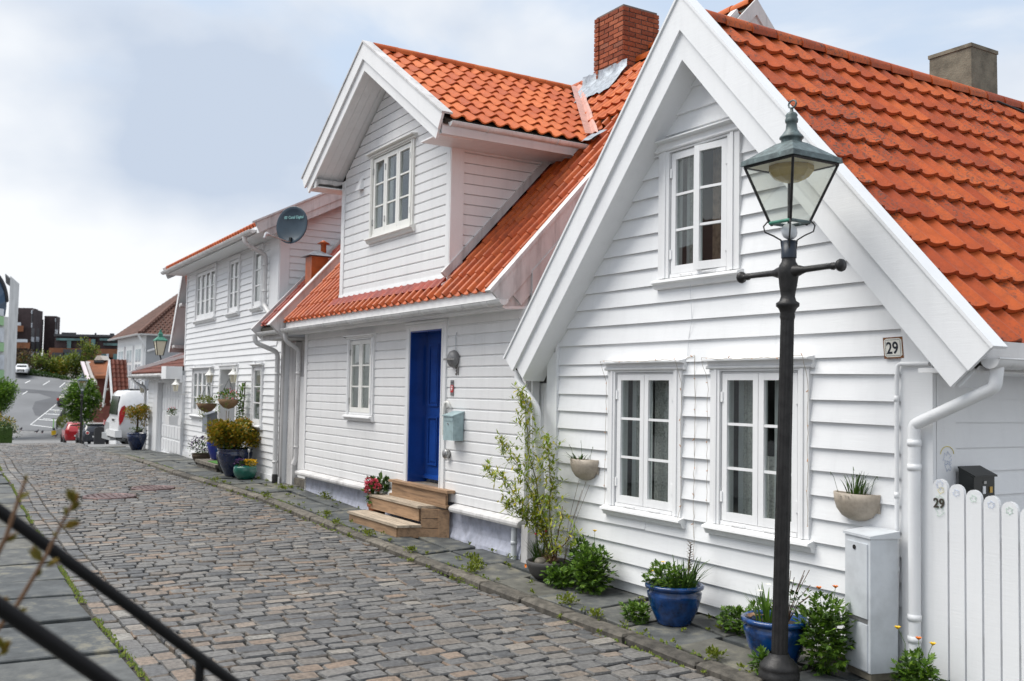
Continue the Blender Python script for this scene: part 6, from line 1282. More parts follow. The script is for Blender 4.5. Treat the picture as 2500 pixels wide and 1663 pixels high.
# wall planters (half bowls)
def planter(label, c, w_, seed):
    t = thing('wall_planter', label, 'planter', c, 'wall planters on the gable house'); mb = MB(); h = w_*.53; vs = []; n = 16; prof = [(0, 0), (.36, .05), (.66, .18), (.87, .42), (.97, .70), (1.0, 1.0), (.93, 1.0), (.88, .75)]
    for r_, z in prof:
        for k in range(n+1): a = PI+PI*k/n; vs.append((c[0]+w_/2*r_*math.cos(a), c[1]+w_*.36*r_*math.sin(a), c[2]+h*z))
    mb.add(vs, [(i*(n+1)+k, i*(n+1)+k+1, (i+1)*(n+1)+k+1, (i+1)*(n+1)+k) for i in range(len(prof)-1) for k in range(n)], True); mb.box(c[0]-w_/2*.96, c[1]-.004, c[2]+h*.35, c[0]+w_/2*.96, c[1]+.008, c[2]+h*.985); mb.build('bowl', TAUPE, t)
    mb = MB(); m2 = [(c[0], c[1], c[2]+h*.9)]+[(c[0]+w_/2*.92*math.cos(PI+PI*k/n), c[1]+w_*.33*math.sin(PI+PI*k/n), c[2]+h*.86+.01*math.sin(k*3)) for k in range(n+1)]; mb.add(m2, [(0, k+1, k+2) for k in range(n)]); mb.build('soil', SOIL, t)
    r_ = random.Random(seed); mb = MB(); blades(mb, Vector(c)+Vector((.02 if seed == 1 else -.06, -w_*.14, h*.88)), 34, .20 if seed == 1 else .15, .10 if seed == 1 else .16, .011, r_, .2 if seed == 1 else .7, w_*.16); mb.build('leaves', LEAFD, t)
    mb = MB(); blades(mb, Vector(c)+Vector((-.02, -w_*.15, h*.86)), 40, .05, .10, .006, r_, .9, w_*.22); mb.build('dry_leaves', LEAFB, t)
    for k in range(3):
        q = Vector(c)+Vector((-.12+.13*k, -w_*.16, h*.88)); mb = MB(); e = q+Vector((-.05+.07*k, -.03, .16+.05*(k == 1))); mb.tube([q, q.lerp(e, .6)+Vector((0, 0, .03)), e, e+Vector((.015, -.01, -.025))], .002, 4); mb.build('wilted_stem', LEAFD, t)
planter('taupe half-bowl planter of wilted bulbs on the wall left of the windows', (-7.915, 5.745, .99), .40, 2); planter('taupe half-bowl planter with upright green leaves above the cabinet', (-4.66, 5.745, .985), .375, 1)
# hydrangea by the steps
cH = Vector((-12.60, 5.60, zsw(-12.6, 5.6))); hy = potted('potted_plant', 'pink hydrangea in a terracotta pot tucked beside the wooden steps', 'potted plant', cH, [(0, 0), (.095, 0), (.125, .17), (.14, .17), (.145, .215), (.128, .215), (.12, .18)], TERRA, .122, .185)
mb = MB(); leaves_blob(mb, cH+Vector((0, 0, .38)), (.19, .17, .20), 230, .085, .06, shell=.4, up=.4); mb.leaf(cH+Vector((.08, 0, .52)), (.2, 0, 1), (0, 1, 0), .16, .08); mb.leaf(cH+Vector((.06, 0, .52)), (-.2, .1, 1), (0, 1, 0), .14, .08); mb.build('foliage', LEAFD, hy)
mb = MB(); mb.tube([cH+Vector((0, 0, .18)), cH+Vector((.01, 0, .4))], .008, 6); mb.build('stem', TWIGB, hy)
for q in ((-.06, -.10, .52), (.02, -.14, .47), (.10, -.10, .51), (-.12, -.08, .45), (-.02, -.13, .40), (.16, -.08, .45)):
    mb = MB(); leaves_blob(mb, cH+Vector(q), (.058, .05, .042), 90, .026, .024, shell=.8, up=.2); mb.build('flower_head', PINKF, hy)
# strings of little lights along the ground floor windows of the gable house
def lights(label, pts, group='fairy light strings'):
    t = thing('light_string', label, 'fairy lights', pts[0], group); P_ = [Vector(p) for p in pts]; path = []
    for i in range(len(P_)-1):
        k = max(2, int((P_[i+1]-P_[i]).length/.06))
        for j in range(k): path.append(P_[i].lerp(P_[i+1], j/k)+Vector((rng.uniform(-.007, .007), rng.uniform(-.004, .002), rng.uniform(-.007, .007))))
    path.append(P_[-1]); mb = MB(); mb.tube(path, .0022, 4); mb.build('wire', M_plain('wire_beige', (.34, .29, .22), .6), t)
    for i in range(3, len(path), 4): mb = MB(); q = path[i]+Vector((rng.uniform(-.012, .012), -.004, rng.uniform(-.012, .012))); mb.tube([path[i], q, q+(q-path[i])*.7], .0035, 5); mb.build('bulb', M_plain('bulb_amber', (.50, .22, .07), .3) if 'bulb_amber' not in MATS else MATS['bulb_amber'], t)
Yw = 5.78
def wl(w): 
    x0, x1, z0, z1 = w; return x0-.15, x1+.15, z0-.02, z1+.11
a0, a1, b0, b1 = wl(WA); c0, c1, d0, d1 = wl(WB_)
lights('string of tiny lights draped around the left ground-floor window', [(a0+.02, Yw-.06, b0), (a0+.03, Yw-.06, b1-.2), (a0-.0, Yw-.12, b1-.0), (-7.1, Yw-.125, b1-.012), (a1-.04, Yw-.125, b1), (a1-.03, Yw-.06, b1-.2), (a1-.02, Yw-.06, b0+.1), (a1-.02, Yw-.10, b0-.02)])
lights('string of tiny lights draped around the right ground-floor window', [(c0+.02, Yw-.06, d0), (c0+.02, Yw-.06, d1-.2), (c0-.0, Yw-.12, d1-.0), (-5.6, Yw-.125, d1-.012), (c1-.04, Yw-.125, d1), (c1-.04, Yw-.06, d1-.2), (c1-.04, Yw-.06, d0+.1)])
lights('string of tiny lights hanging down the boards between the ground-floor windows', [(a1-.0, Yw-.035, b1+.0), (-6.42, Yw-.036, 2.18), (-6.36, Yw-.036, 2.19), (-6.35, Yw-.036, 1.6), (-6.36, Yw-.036, 1.0), (-6.355, Yw-.036, .45)])
m = MB(); m.tube([F29.P(-6.455, -.034, 2.19), F29.P(-6.44, -.034, 2.35), F29.P(-6.40, -.036, 2.50), F29.P(-6.40, -.06, 2.78), F29.P(-6.36, -.07, 2.87), F29.P(-6.30, -.05, 2.90)], .0022, 4); m.build('loose_wire', CABI, h29)
# feather ornament and shell hung inside the left window
t = thing('window_ornament', 'white feather-shaped ornament hanging behind the left ground-floor window', 'ornament', F29.P(-7.10, .07, 1.7)); m = MB(); m.tube([F29.P(-7.13, .07, 2.03), F29.P(-7.13, .07, 1.74)], .002, 4); m.build('cord', TRIM, t)
m = MB(); m.prism([F29.P(-7.13+a, .07, 1.64+b) for a, b in ((0, .11), (.03, .06), (.035, 0), (.03, -.07), (0, -.12), (-.03, -.07), (-.035, 0), (-.03, .06))], (0, .006, 0)); m.build('feather', CREAM, t); m = MB(); m.lathe([(.02, 0), (.02, .006), (.0, .006)], F29.P(-7.13, .063, 1.64), 12, axis=(0, -1, 0)); m.build('disc', GREYL, t)

# ================================================================== things at house 33
def lantern(name, label, F, s, d, z, mat, group, h=.34):
    t = thing(name, label, 'lantern', F.P(s, d, z), group); c = F.P(s, d, z); mb = MB(); mb.lathe([(.05, 0), (.06, .012), (.04, .02)], c, 8); mb.build('base', mat, t)
    mb = MB(); mb.lathe([(.05, .02), (.072, .17)], c, 6, smooth=False); mb.build('glass', MILK, t)
    for k in range(6): a = 2*PI*k/6; mb = MB(); mb.tube([c+Vector((.052*math.cos(a), .052*math.sin(a), .015)), c+Vector((.075*math.cos(a), .075*math.sin(a), .175))], .006, 4); mb.build('bar', mat, t)
    mb = MB(); mb.lathe([(.105, .17), (.10, .185), (.06, .225), (.03, .27), (.012, .31), (.012, .33), (0, .345)], c, 6, smooth=False); mb.build('roof', mat, t)
    mb = MB(); mb.tube([c, c+Vector((0, 0, -.05)), F.P(s+.12, d*.4, z-.06), F.P(s+.18, -.01, z-.02)], .008, 5); mb.build('bracket', mat, t); return t
lantern('wall_lantern', 'cream wall lantern right of the door of the two-storey house', F33, -2.35, -.28, 1.92, CREAM, 'cream wall lanterns')
lantern('wall_lantern', 'cream wall lantern between the window and door of the two-storey house', F33, -4.35, -.28, 1.92, CREAM, 'cream wall lanterns')
lantern('wall_lantern', 'cream wall lantern in front of the garage door', F33, -7.75, -.30, 1.70, CREAM, 'cream wall lanterns'); lantern('wall_lantern', 'cream wall lantern at the far left corner of the garage', FG, -12.9, -.10, 1.62, CREAM, 'cream wall lanterns')
r3 = random.Random(3)
def basket(label, c, fl, lm, trail):
    c = Vector(c); t = thing('hanging_basket', label, 'hanging basket', c, 'hanging baskets at the door'); mb = MB(); mb.lathe([(0, -.20), (.10, -.17), (.18, -.09), (.22, 0), (.20, .0)], c, 14); mb.build('basket', DRY, t)
    mb = MB(); leaves_blob(mb, c+Vector((0, 0, .06)), (.27, .25, .12), 260, .05, .032, r3, .3); 
    for k in range(trail): a = r3.uniform(0, 2*PI); leaves_blob(mb, c+Vector((.26*math.cos(a), .26*math.sin(a), -.05-.2*r3.random())), (.05, .05, .14), 18, .035, .02, r3, .1, hang=.6)
    mb.build('foliage', lm, t); mb = MB(); leaves_blob(mb, c+Vector((0, 0, .09)), (.27, .24, .12), 60, .03, .03, r3, .7); mb.build('blossom', fl, t)
    mb = MB(); [mb.tube([c+Vector((.2*math.cos(a), .2*math.sin(a), 0)), c+Vector((0, 0, .42))], .004, 4) for a in (0.4, 2.5, 4.6)]; mb.build('chain', IRONB, t)
basket('hanging basket of white flowers in front of the ground-floor window', F33.P(-4.08, -.38, 1.48), WHITF, LEAFS, 8); basket('hanging basket of red-tinged leaves right of the door', F33.P(-2.25, -.38, 1.60), PINKF, LEAFG, 8)
t = thing('climbing_plant', 'climber trailing down the wall right of the recessed door', 'climber', F33.P(-2.15, -.1, .9)); mb = MB(); mb.tube([F33.P(-2.3, -.08, .25), F33.P(-2.25, -.1, .9), F33.P(-2.15, -.1, 1.6), F33.P(-2.1, -.1, 1.95)], .012, 6); mb.build('stem', BARK, t); mb = MB()
for k in range(12): leaves_blob(mb, F33.P(-2.2+.14*r3.random(), -.16, .75+.1*k), (.12, .08, .08), 40, .05, .035, r3, .2)
mb.build('leaves', LEAFG, t)
t = thing('letterbox', 'grey letterbox on the wall of the two-storey house', 'letterbox', F33.P(-4.85, -.1, .95)); q = [(-.02, .82), (-.24, .82), (-.24, 1.20), (-.13, 1.24), (-.02, 1.28)]; m = MB(); m.prism([F33.P(-5.05, d, z) for d, z in q], F33.ex*.45); m.build('body', BOXGREY, t)
m = MB(); m.prism([F33.P(-5.07, d, z) for d, z in ((-.01, 1.285), (-.26, 1.20), (-.26, 1.22), (-.01, 1.305))], F33.ex*.49); m.build('lid', BOXGREY, t)
t = thing('notice_box', 'small black box on the reveal of the recessed door', 'box', F33.P(-4.3, .2, 1.7)); m = MB(); F33.box(m, -3.95, -3.72, .50, .548, 1.58, 1.88); m.build('case', BLACKP, t)
t = thing('doorstep', 'stone doorstep with green mat in front of the two-storey house', 'doorstep', F33.P(-3.7, -.3, .1)); m = MB(); F33.box(m, -4.3, -2.6, -.48, -.05, .10, .20); m.build('block', STONEK, t); m = MB(); F33.box(m, -4.36, -2.55, -.53, -.05, .202, .262); m.build('slab', STONEK, t)
m = MB(); F33.box(m, -3.6, -2.75, -.44, -.08, .2625, .275); m.build('mat', M_plain('green_mat', (.05, .16, .02), .95, bump=.5), t)
for k in range(10): m = MB(); F33.box(m, -4.29+.168*k, -4.14+.168*k, -.492, -.481, .105, .197); m.build('block_stone', STONEK, t)
BIG = [(0, 0), (.16, 0), (.19, .03), (.27, .2), (.335, .40), (.345, .48), (.32, .50), (.345, .525), (.345, .55), (.31, .55), (.29, .5)]
def sc(p, k, kz=None): return [(a*k, b*(kz or k)) for a, b in p]
c = Vector((-19.2, 5.50, zsw(-19.2, 5.5))); t = potted('potted_shrub', 'golden-leaved round shrub in a big navy blue glazed pot', 'potted shrub', c, sc(BIG, .98, .98), NAVYPOT, .28, .5); mb = MB()
for k in range(40): a = r3.uniform(0, 2*PI); rr = .46*math.sqrt(r3.random()); leaves_blob(mb, c+Vector((rr*math.cos(a), rr*math.sin(a), .80+r3.uniform(-.22, .24)*(1-.45*rr/.46))), (.17, .17, .14), 150, .06, .045, r3, .5)
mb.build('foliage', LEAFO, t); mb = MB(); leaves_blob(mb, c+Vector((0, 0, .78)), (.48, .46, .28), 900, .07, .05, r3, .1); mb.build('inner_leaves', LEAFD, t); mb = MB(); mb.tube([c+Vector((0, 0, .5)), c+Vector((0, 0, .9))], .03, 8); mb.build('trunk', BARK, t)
c = Vector((-18.55, 5.52, zsw(-18.5, 5.55))); t = potted('potted_plant', 'round green pot of purple and yellow pansies', 'potted plant', c, [(0, 0), (.14, 0), (.20, .07), (.225, .16), (.215, .23), (.19, .255), (.18, .22)], GREENPOT, .185, .22)
mb = MB(); leaves_blob(mb, c+Vector((0, 0, .28)), (.2, .2, .06), 160, .045, .03, r3, .3); mb.build('foliage', LEAFD, t)
for mt, ox in ((PURPF, -.09), (YELL, .09)):
    mb = MB(); leaves_blob(mb, c+Vector((ox*.5, ox*.85, .31)), (.12, .12, .055), 130, .035, .035, r3, .7, up=.6); mb.build('pansies', mt, t)
mb = MB(); mb.tube([c+Vector((.02, .05, .24)), c+Vector((.02, .05, .50))], .006, 5); mb.lathe([(.02, .5), (.026, .56), (.0, .57)], c+Vector((.02, .05, 0)), 8); mb.build('solar_stake', STEEL, t)
c = Vector((-20.0, 5.55, zsw(-20, 5.6))); t = potted('potted_plant', 'slim black pot squeezed beside the big navy pot', 'potted plant', c, sc(BIG, .55, .75), BLACKP, .16, .4); mb = MB(); leaves_blob(mb, c+Vector((0, 0, .62)), (.22, .2, .26), 320, .05, .034, r3, .2); mb.build('foliage', LEAFD, t)
mb = MB(); [mb.tube([c+Vector((dx, 0, .4)), c+Vector((dx, 0, 1.25))], .006, 4) for dx in (-.08, .1)]; mb.build('canes', DRY, t)
c = Vector((-21.55, 5.78, zsw(-21, 5.7)+.16)); t = potted('potted_plant', 'cobalt blue pot of dark purple flowers on the doorstep', 'potted plant', c, sc(BIG, .66, .80), COBPOT, .2, .42); mb = MB(); leaves_blob(mb, c+Vector((0, 0, .54)), (.24, .22, .14), 240, .04, .03, r3, .4); mb.build('flowers', PURPF, t)
c = Vector((-22.35, 5.66, zsw(-22, 5.6))); t = potted('potted_plant', 'mound of purple chrysanthemums in a low pot at the doorstep', 'potted plant', c, sc(BIG, .62, .45), BARK, .19, .22); mb = MB(); leaves_blob(mb, c+Vector((0, 0, .36)), (.33, .3, .2), 330, .05, .034, r3, .3); mb.build('foliage', LEAFD, t); mb = MB(); leaves_blob(mb, c+Vector((0, 0, .46)), (.32, .28, .17), 260, .04, .034, r3, .75, up=.5); mb.build('flowers', PURPF, t)
c = Vector((-29.6, 5.66, zsw(-29.6, 5.7))); t = potted('potted_tree', 'small clipped tree in a dark blue pot at the garage corner', 'potted tree', c, sc(BIG, .80, .88), NAVYPOT, .23, .44); mb = MB(); mb.tube([c+Vector((0, 0, .5)), c+Vector((.03, 0, .8)), c+Vector((0, 0, 1.0))], .03, 6); mb.build('trunk', BARK, t); mb = MB()
for k in range(10): a = r3.uniform(0, 2*PI); leaves_blob(mb, c+Vector((.22*math.cos(a), .22*math.sin(a), .98+r3.uniform(-.16, .22))), (.18, .18, .16), 160, .06, .04, r3, .4)
mb.build('foliage', LEAFO, t); mb = MB(); leaves_blob(mb, c+Vector((0, 0, .58)), (.24, .24, .06), 120, .04, .03, r3, .3); mb.build('underplanting', LEAFG, t)
c = F33.P(-7.95, -.33, 1.0); t = thing('window_box', 'white planter box of red flowers hanging at the garage door edge', 'planter', c); m = MB(); m.hexa([c+Vector(v) for v in ((-.2, -.1, -.12), (.2, -.1, -.12), (.2, .1, -.12), (-.2, .1, -.12), (-.24, -.12, .1), (.24, -.12, .1), (.24, .12, .1), (-.24, .12, .1))]); m.build('box', TRIM, t)
mb = MB(); leaves_blob(mb, c+Vector((0, 0, .18)), (.22, .12, .12), 150, .05, .03, r3, .2); mb.build('foliage', LEAFD, t); mb = MB(); leaves_blob(mb, c+Vector((0, 0, .26)), (.12, .1, .1), 26, .04, .03, r3, .5); mb.build('flowers', PINKF, t)
# green lantern above the garage
c = at(390, 868, 33.5); K = .66; t = thing('gas_lantern', 'green copper lantern with amber glass standing above the garage roof', 'lantern', c); mb = MB(); mb.lathe([(.20*K, .02*K), (.37*K, .74*K)], c, 4, smooth=False, a0=PI/4, a1=2*PI+PI/4); mb.build('glass', MILK, t)
for k in range(4): a = PI/4+k*PI/2; mb = MB(); mb.tube([c+Vector((.205*K*math.cos(a), .205*K*math.sin(a), .0)), c+Vector((.38*K*math.cos(a), .38*K*math.sin(a), .75*K))], .016, 5); mb.build('bar', IRONB, t)
mb = MB(); mb.lathe([(a*K, b*K) for a, b in ((.43, .74), (.42, .80), (.15, .98), (.13, 1.08), (.17, 1.10), (.08, 1.2), (.06, 1.3), (.0, 1.36))], c, 4, smooth=False, a0=PI/4, a1=2*PI+PI/4); mb.build('roof', VERDG, t)
mb = MB(); mb.tube([c+Vector((0, 0, .02)), c+Vector((.1, .05, -.2)), c+Vector((.15, .2, -.3)), c+Vector((.15, .2, -2.9))], .025, 6); mb.build('bracket', IRONB, t)
# ================================================================== beyond the crest: vehicles
def copy_tree(o, loc, label, scale=1.0):
    c = o.copy(); COL.objects.link(c); c.location = loc; c.scale = (scale,)*3; c['label'] = label
    def kids(a, b):
        for ch in a.children:
            k = ch.copy(); COL.objects.link(k); k.parent = b; k.matrix_local = ch.matrix_local; kids(ch, k)
    kids(o, c); return c
def carpaint(name, col, rough=.25): return M_plain(name, col, rough, var=.03, coat=.6)
DGLASS = M_plain('car_glass', (.012, .016, .018), .08, var=.1); TYRE = M_plain('tyre', (.012, .012, .012), .8); RIM = M_plain('alloy_rim', (.45, .46, .47), .3, .7); TAIL = M_plain('tail_lamp', (.45, .012, .015), .15, coat=.5); PLATE = M_plain('number_plate', (.7, .7, .68), .5); HEADL = M_plain('head_lamp', (.55, .57, .6), .1, coat=.5); BUMP = M_plain('dark_bumper', (.03, .03, .032), .6)
def car(name, label, cat, pos, ang, st, wheels, paint, roofmat=None, wr=.31, glass=(), lights=(), extra=None, group=None):
    """st: stations (x, z_low, z_belt, z_top, half width, half width on top); x forward"""
    t = thing(name, label, cat, pos, group); ca, sa = math.cos(ang), math.sin(ang); P = lambda x, y, z: Vector((pos[0]+x*ca-y*sa, pos[1]+x*sa+y*ca, pos[2]+z))
    rings = []
    for x, zl, zb, zt, w_, wt in st:
        zm = zl+(zb-zl)*.45; r = [(w_*.93, zl), (w_, zm), (w_*.985, zb), (wt, zt-.03), (wt*.86, zt)]; rings.append([P(x, y, z) for y, z in r]+[P(x, -y, z) for y, z in r[::-1]])
    n = 10; mb = MB(); vs = [p for r in rings for p in r]
    mb.add(vs, [(i*n+k, i*n+(k+1) % n, (i+1)*n+(k+1) % n, (i+1)*n+k) for i in range(len(st)-1) for k in range(n)], True); mb.add(rings[0], [tuple(range(n))]); mb.add(rings[-1], [tuple(range(n-1, -1, -1))]); body = mb.build('body', paint, t)
    for (x, y) in wheels:
        for sg in (-1, 1):
            c = P(x, sg*(y-.06), wr); axd = (P(0, sg, 0)-P(0, 0, 0)); mb = MB(); mb.lathe([(wr*.62, -.1), (wr*.95, -.1), (wr, -.06), (wr, .06), (wr*.95, .09), (wr*.64, .09), (wr*.62, .07)], c, 20, axis=axd); wo = mb.build('wheel', TYRE, t)
            mb = MB(); mb.lathe([(wr*.63, .075), (wr*.55, .085), (wr*.2, .06), (wr*.12, .08), (0, .08)], c, 20, axis=axd); mb.build('rim', RIM, wo)
            for k in range(7):
                a = k*2*PI/7; e1 = Vector((0, 0, 1)); e2 = axd.cross(e1); d = (e1*math.cos(a)+e2*math.sin(a)); mb = MB(); mb.obox(c+d*wr*.36+axd*.082, d*wr*.2, axd*.004, axd.cross(d)*wr*.055); mb.build('spoke', IRONB, wo)
            m = MB(); k = 14; arc = [(x+(wr*1.22)*math.cos(PI*i/k), wr+(wr*1.22)*math.sin(PI*i/k)) for i in range(k+1)]; m.prism([P(a, sg*(y+.004), b) for a, b in [(x+wr*1.22, .18)]+arc+[(x-wr*1.22, .18)]], axd*(-.16)); m.build('wheel_arch', BUMP, t)
    for q in glass:
        cc = sum((Vector(v) for v in q), Vector())/len(q); pts = [P(*v) for v in q]; nn = (pts[1]-pts[0]).cross(pts[2]-pts[0]).normalized(); oc = P(*cc)-P(cc[0]*.7 if abs(cc[1]) < .3 else cc[0], 0, cc[2]*.8)
        if nn.dot(oc) < 0: nn = -nn
        m = MB(); m.prism([p-nn*.012 for p in pts], nn*.026); m.build('window', DGLASS, t)
    for nm, (x0, x1, y0, y1, z0, z1), mt in lights:
        m = MB(); a = [P(x, y, z) for z in (z0, z1) for x, y in ((x0, y0), (x1, y0), (x1, y1), (x0, y1))]; m.hexa(a); m.build(nm, mt, t)
    if extra: extra(t, P)
    return t
VANW = carpaint('van_white', (.74, .75, .76)); SILV = M_plain('car_silver', (.42, .44, .45), .3, .5, .04); NAVY = carpaint('car_navy', (.008, .012, .022)); REDC = carpaint('car_red', (.36, .012, .018)); WHT = carpaint('car_white', (.70, .71, .72)); BLK = carpaint('car_black', (.010, .011, .013)); WROOF = carpaint('roof_white', (.72, .72, .70))
van_st = [(0, .42, 1.0, 1.20, .80, .74), (.02, .36, 1.02, 1.40, .86, .78), (.10, .30, 1.04, 1.76, .90, .80), (.22, .28, 1.05, 1.84, .912, .81), (.5, .27, 1.05, 1.86, .915, .82), (2.3, .25, 1.05, 1.86, .915, .82), (2.9, .25, 1.05, 1.78, .91, .78), (3.45, .25, 1.03, 1.22, .90, .74), (4.1, .26, .95, 1.02, .86, .70), (4.38, .32, .7, .78, .72, .55)]
def van_x(t, P):
    for sg in (-1, 1):
        q = [(.035, .70), (.01, .90), (.02, 1.12), (.08, 1.30), (.17, 1.36), (.22, 1.28), (.19, 1.05), (.12, .82)]; m = MB(); m.prism([P(a, sg*(.80+.06*min(1, a*8)), b) for a, b in q], (P(0, sg*.075, 0)-P(0, 0, 0))); m.build('tail_light', TAIL, t)
        m = MB(); m.tube([P(.35, sg*.68, 1.845), P(.6, sg*.70, 1.885), P(2.1, sg*.70, 1.885), P(2.4, sg*.68, 1.84)], .025, 6); m.build('roof_rail', BUMP, t)
        m = MB(); pr = [(.75, 1.12), (.80, 1.06), (1.9, 1.0), (2.0, 1.05), (2.0, 1.52), (1.9, 1.58), (.62, 1.58), (.55, 1.52)]; m.prism([P(a, sg*(.902-(.14 if b > 1.3 else .0)), b) for a, b in pr], P(0, sg*.012, 0)-P(0, 0, 0)); m.build('side_panel', VANW, t)
    m = MB(); m.hexa([P(x, y, z) for z in (.30, .52) for x, y in ((-.08, -.80), (.12, -.90), (.12, .90), (-.08, .80))]); m.build('bumper', VANW, t); m = MB(); m.hexa([P(x, y, z) for z in (.24, .31) for x, y in ((-.05, -.78), (.14, -.88), (.14, .88), (-.05, .78))]); m.build('bumper_skirt', BUMP, t)
    m = MB(); m.hexa([P(x, y, z) for z in (.80, .91) for x, y in ((-.015, -.26), (.02, -.26), (.02, .26), (-.015, .26))]); m.build('number_plate', PLATE, t); m = MB(); m.hexa([P(x, y, z) for z in (.815, .895) for x, y in ((-.018, -.24), (-.0155, -.24), (-.0155, .24), (-.018, .24))]); m.build('plate_print', BUMP, t)
VP = (-35.4, 6.0, -.19); HP = PI/2
car('van', 'white delivery van parked nose-in past the garage with tall red tail lights', 'van', VP, HP, van_st, ((.86, .90), (3.55, .90)), VANW, glass=([(-.03, -.70, 1.04), (-.03, .70, 1.04), (.05, .68, 1.66), (.05, -.68, 1.66)],), extra=van_x)
def hatch(L, H, W_): 
    w_ = W_/2; return [(0, .40, .80, .90, w_*.82, w_*.70), (.06, .30, .84, .98, w_*.95, w_*.80), (.30, .24, .88, H*.93, w_, w_*.72), (.75, .22, .90, H, w_, w_*.70), (1.9, .22, .90, H, w_, w_*.70), (2.45, .22, .90, H*.90, w_, w_*.70), (2.95, .23, .88, .98, w_*.98, w_*.76), (L-.35, .25, .80, .88, w_*.92, w_*.7), (L, .32, .62, .68, w_*.72, w_*.5)]
def hglass(H, W_): 
    w_ = W_/2; g = [[(.11, -w_*.62, .98), (.11, w_*.62, .98), (.28, w_*.60, H*.90), (.28, -w_*.60, H*.90)]]
    for sg in (-1, 1): g.append([(.5, sg*w_*.97, .95), (2.5, sg*w_*.97, .95), (1.95, sg*w_*.74, H*.93), (.7, sg*w_*.74, H*.93)])
    g.append([(2.9, -w_*.66, 1.0), (2.9, w_*.66, 1.0), (2.5, w_*.6, H*.88), (2.5, -w_*.6, H*.88)]); return g
car('car', 'silver estate car whose rear shows just left of the white van', 'car', (-38.4, 6.32, -.42), HP, hatch(4.5, 1.48, 1.82), ((.85, .90), (3.6, .90)), SILV, glass=hglass(1.48, 1.82), lights=(('tail_light', (-.02, .10, -.90, -.62, .78, .95), TAIL), ('tail_light', (-.02, .10, .62, .90, .78, .95), TAIL), ('number_plate', (-.03, .02, -.26, .26, .52, .62), PLATE), ('bumper', (-.06, .15, -.88, .88, .28, .50), SILV)))
def mini_x(t, P):
    m = MB(); m.hexa([P(x, y, z) for z in (1.395, 1.435) for x, y in ((.3, -.60), (1.9, -.62), (1.9, .62), (.3, .60))]); m.build('roof', WROOF, t)
    for sg in (-1, 1): m = MB(); m.lathe([(.115, 0), (.115, .03), (.085, .035)], P(.0, sg*.56, .84), 14, axis=P(-1, 0, 0)-P(0, 0, 0)); m.build('light_ring', WROOF, t); m = MB(); m.lathe([(.085, .03), (.07, .05), (0, .05)], P(.0, sg*.56, .84), 14, axis=P(-1, 0, 0)-P(0, 0, 0)); m.build('tail_light', TAIL, t)
mp_ = at(236, 1071, 63); mp_.z = zst(mp_.x)-.02
car('car', 'small dark car with white roof and round tail lights below the crest', 'car', mp_, PI-.02, hatch(3.7, 1.41, 1.70), ((.7, .83), (3.1, .83)), NAVY, glass=hglass(1.40, 1.7), extra=mini_x, lights=(('number_plate', (-.03, .02, -.26, .26, .55, .65), PLATE),))
rp_ = at(191, 1071, 68); rp_.z = zst(rp_.x)-.02
car('car', 'red hatchback below the crest behind the far street lamp', 'car', rp_, PI-.05, hatch(4.0, 1.50, 1.72), ((.75, .85), (3.2, .85)), REDC, glass=hglass(1.5, 1.72), lights=(('tail_light', (-.03, .12, -.86, -.60, .72, 1.0), TAIL), ('tail_light', (-.03, .12, .60, .86, .72, 1.0), TAIL), ('number_plate', (-.03, .02, -.26, .26, .55, .65), PLATE)))
LOTZ = lambda x: interp(x, ZST)-.06
def onlot(px, py):
    n = Vector((.175, 0, 1)).normalized(); return onP(px, py, (-113, 0, -3.2-.06), n)
c = onlot(158, 996); car('car', 'black estate car parked on the slope behind the blossoming tree', 'car', c, PI-.35, hatch(4.5, 1.62, 1.85), ((.85, .92), (3.6, .92)), BLK, glass=hglass(1.6, 1.85), lights=(('tail_light', (-.03, .1, -.92, -.66, .85, 1.15), TAIL), ('tail_light', (-.03, .1, .66, .92, .85, 1.15), TAIL)))
c = onlot(63, 924); car('car', 'white car facing the camera at the top of the car park', 'car', c+Vector((-4.2, 0, .5)), -.15, hatch(4.4, 1.45, 1.85), ((.85, .92), (3.5, .92)), WHT, glass=hglass(1.43, 1.85), lights=(('head_light', (4.02, 4.34, -.84, -.52, .62, .76), HEADL), ('head_light', (4.02, 4.34, .52, .84, .62, .76), HEADL), ('grille', (4.25, 4.42, -.42, .42, .38, .70), BUMP), ('number_plate', (4.40, 4.44, -.26, .26, .42, .52), PLATE)))
# ------------------------------------------------------------------ car park surface
def lotquad(pts, mat, name, dz, parent=None, **k):
    m = MB(); q = [onlot(*p)+Vector((0, 0, dz)) for p in pts]; m.add(q, [tuple(range(len(q)))]); return m.build(name, mat, parent, **k)
lot = lotquad([(-120, 945), (-120, 890), (60, 893), (170, 935), (290, 960), (290, 1052), (60, 1052), (-120, 1052)], ASPH, 'car_park', .02, kind='structure', label='sloping asphalt car park at the end of the street')
RG = lambda x, y: (x*.15306, 860+y*.15306)
lotquad([RG(*p) for p in ((250, 585), (420, 590), (1000, 640), (1060, 690), (900, 840), (650, 1030), (560, 1010), (515, 900), (560, 790), (830, 730), (620, 660), (280, 640))], ASPHW, 'asphalt_patch', .035, lot)
for a, b, w_ in (((895, 840), (485, 1165), 5), ((790, 925), (1050, 940), 4), ((715, 990), (985, 1005), 4), ((610, 1080), (910, 1100), 4), ((485, 1165), (835, 1210), 4), ((400, 500), (480, 460), 5), ((685, 530), (790, 465), 5), ((950, 565), (1040, 490), 5), ((355, 680), (435, 630), 5), ((190, 440), (215, 425), 4), ((690, 1065), (940, 1085), 3)):
    a = Vector((*RG(*a), 0)); b = Vector((*RG(*b), 0)); d = (b-a).normalized(); s_ = Vector((-d.y, d.x, 0))*(w_*.15306*.9)
    lotquad([(p.x, p.y) for p in (a-s_, b-s_, b+s_, a+s_)], LINEW, 'parking_line', .05, lot)
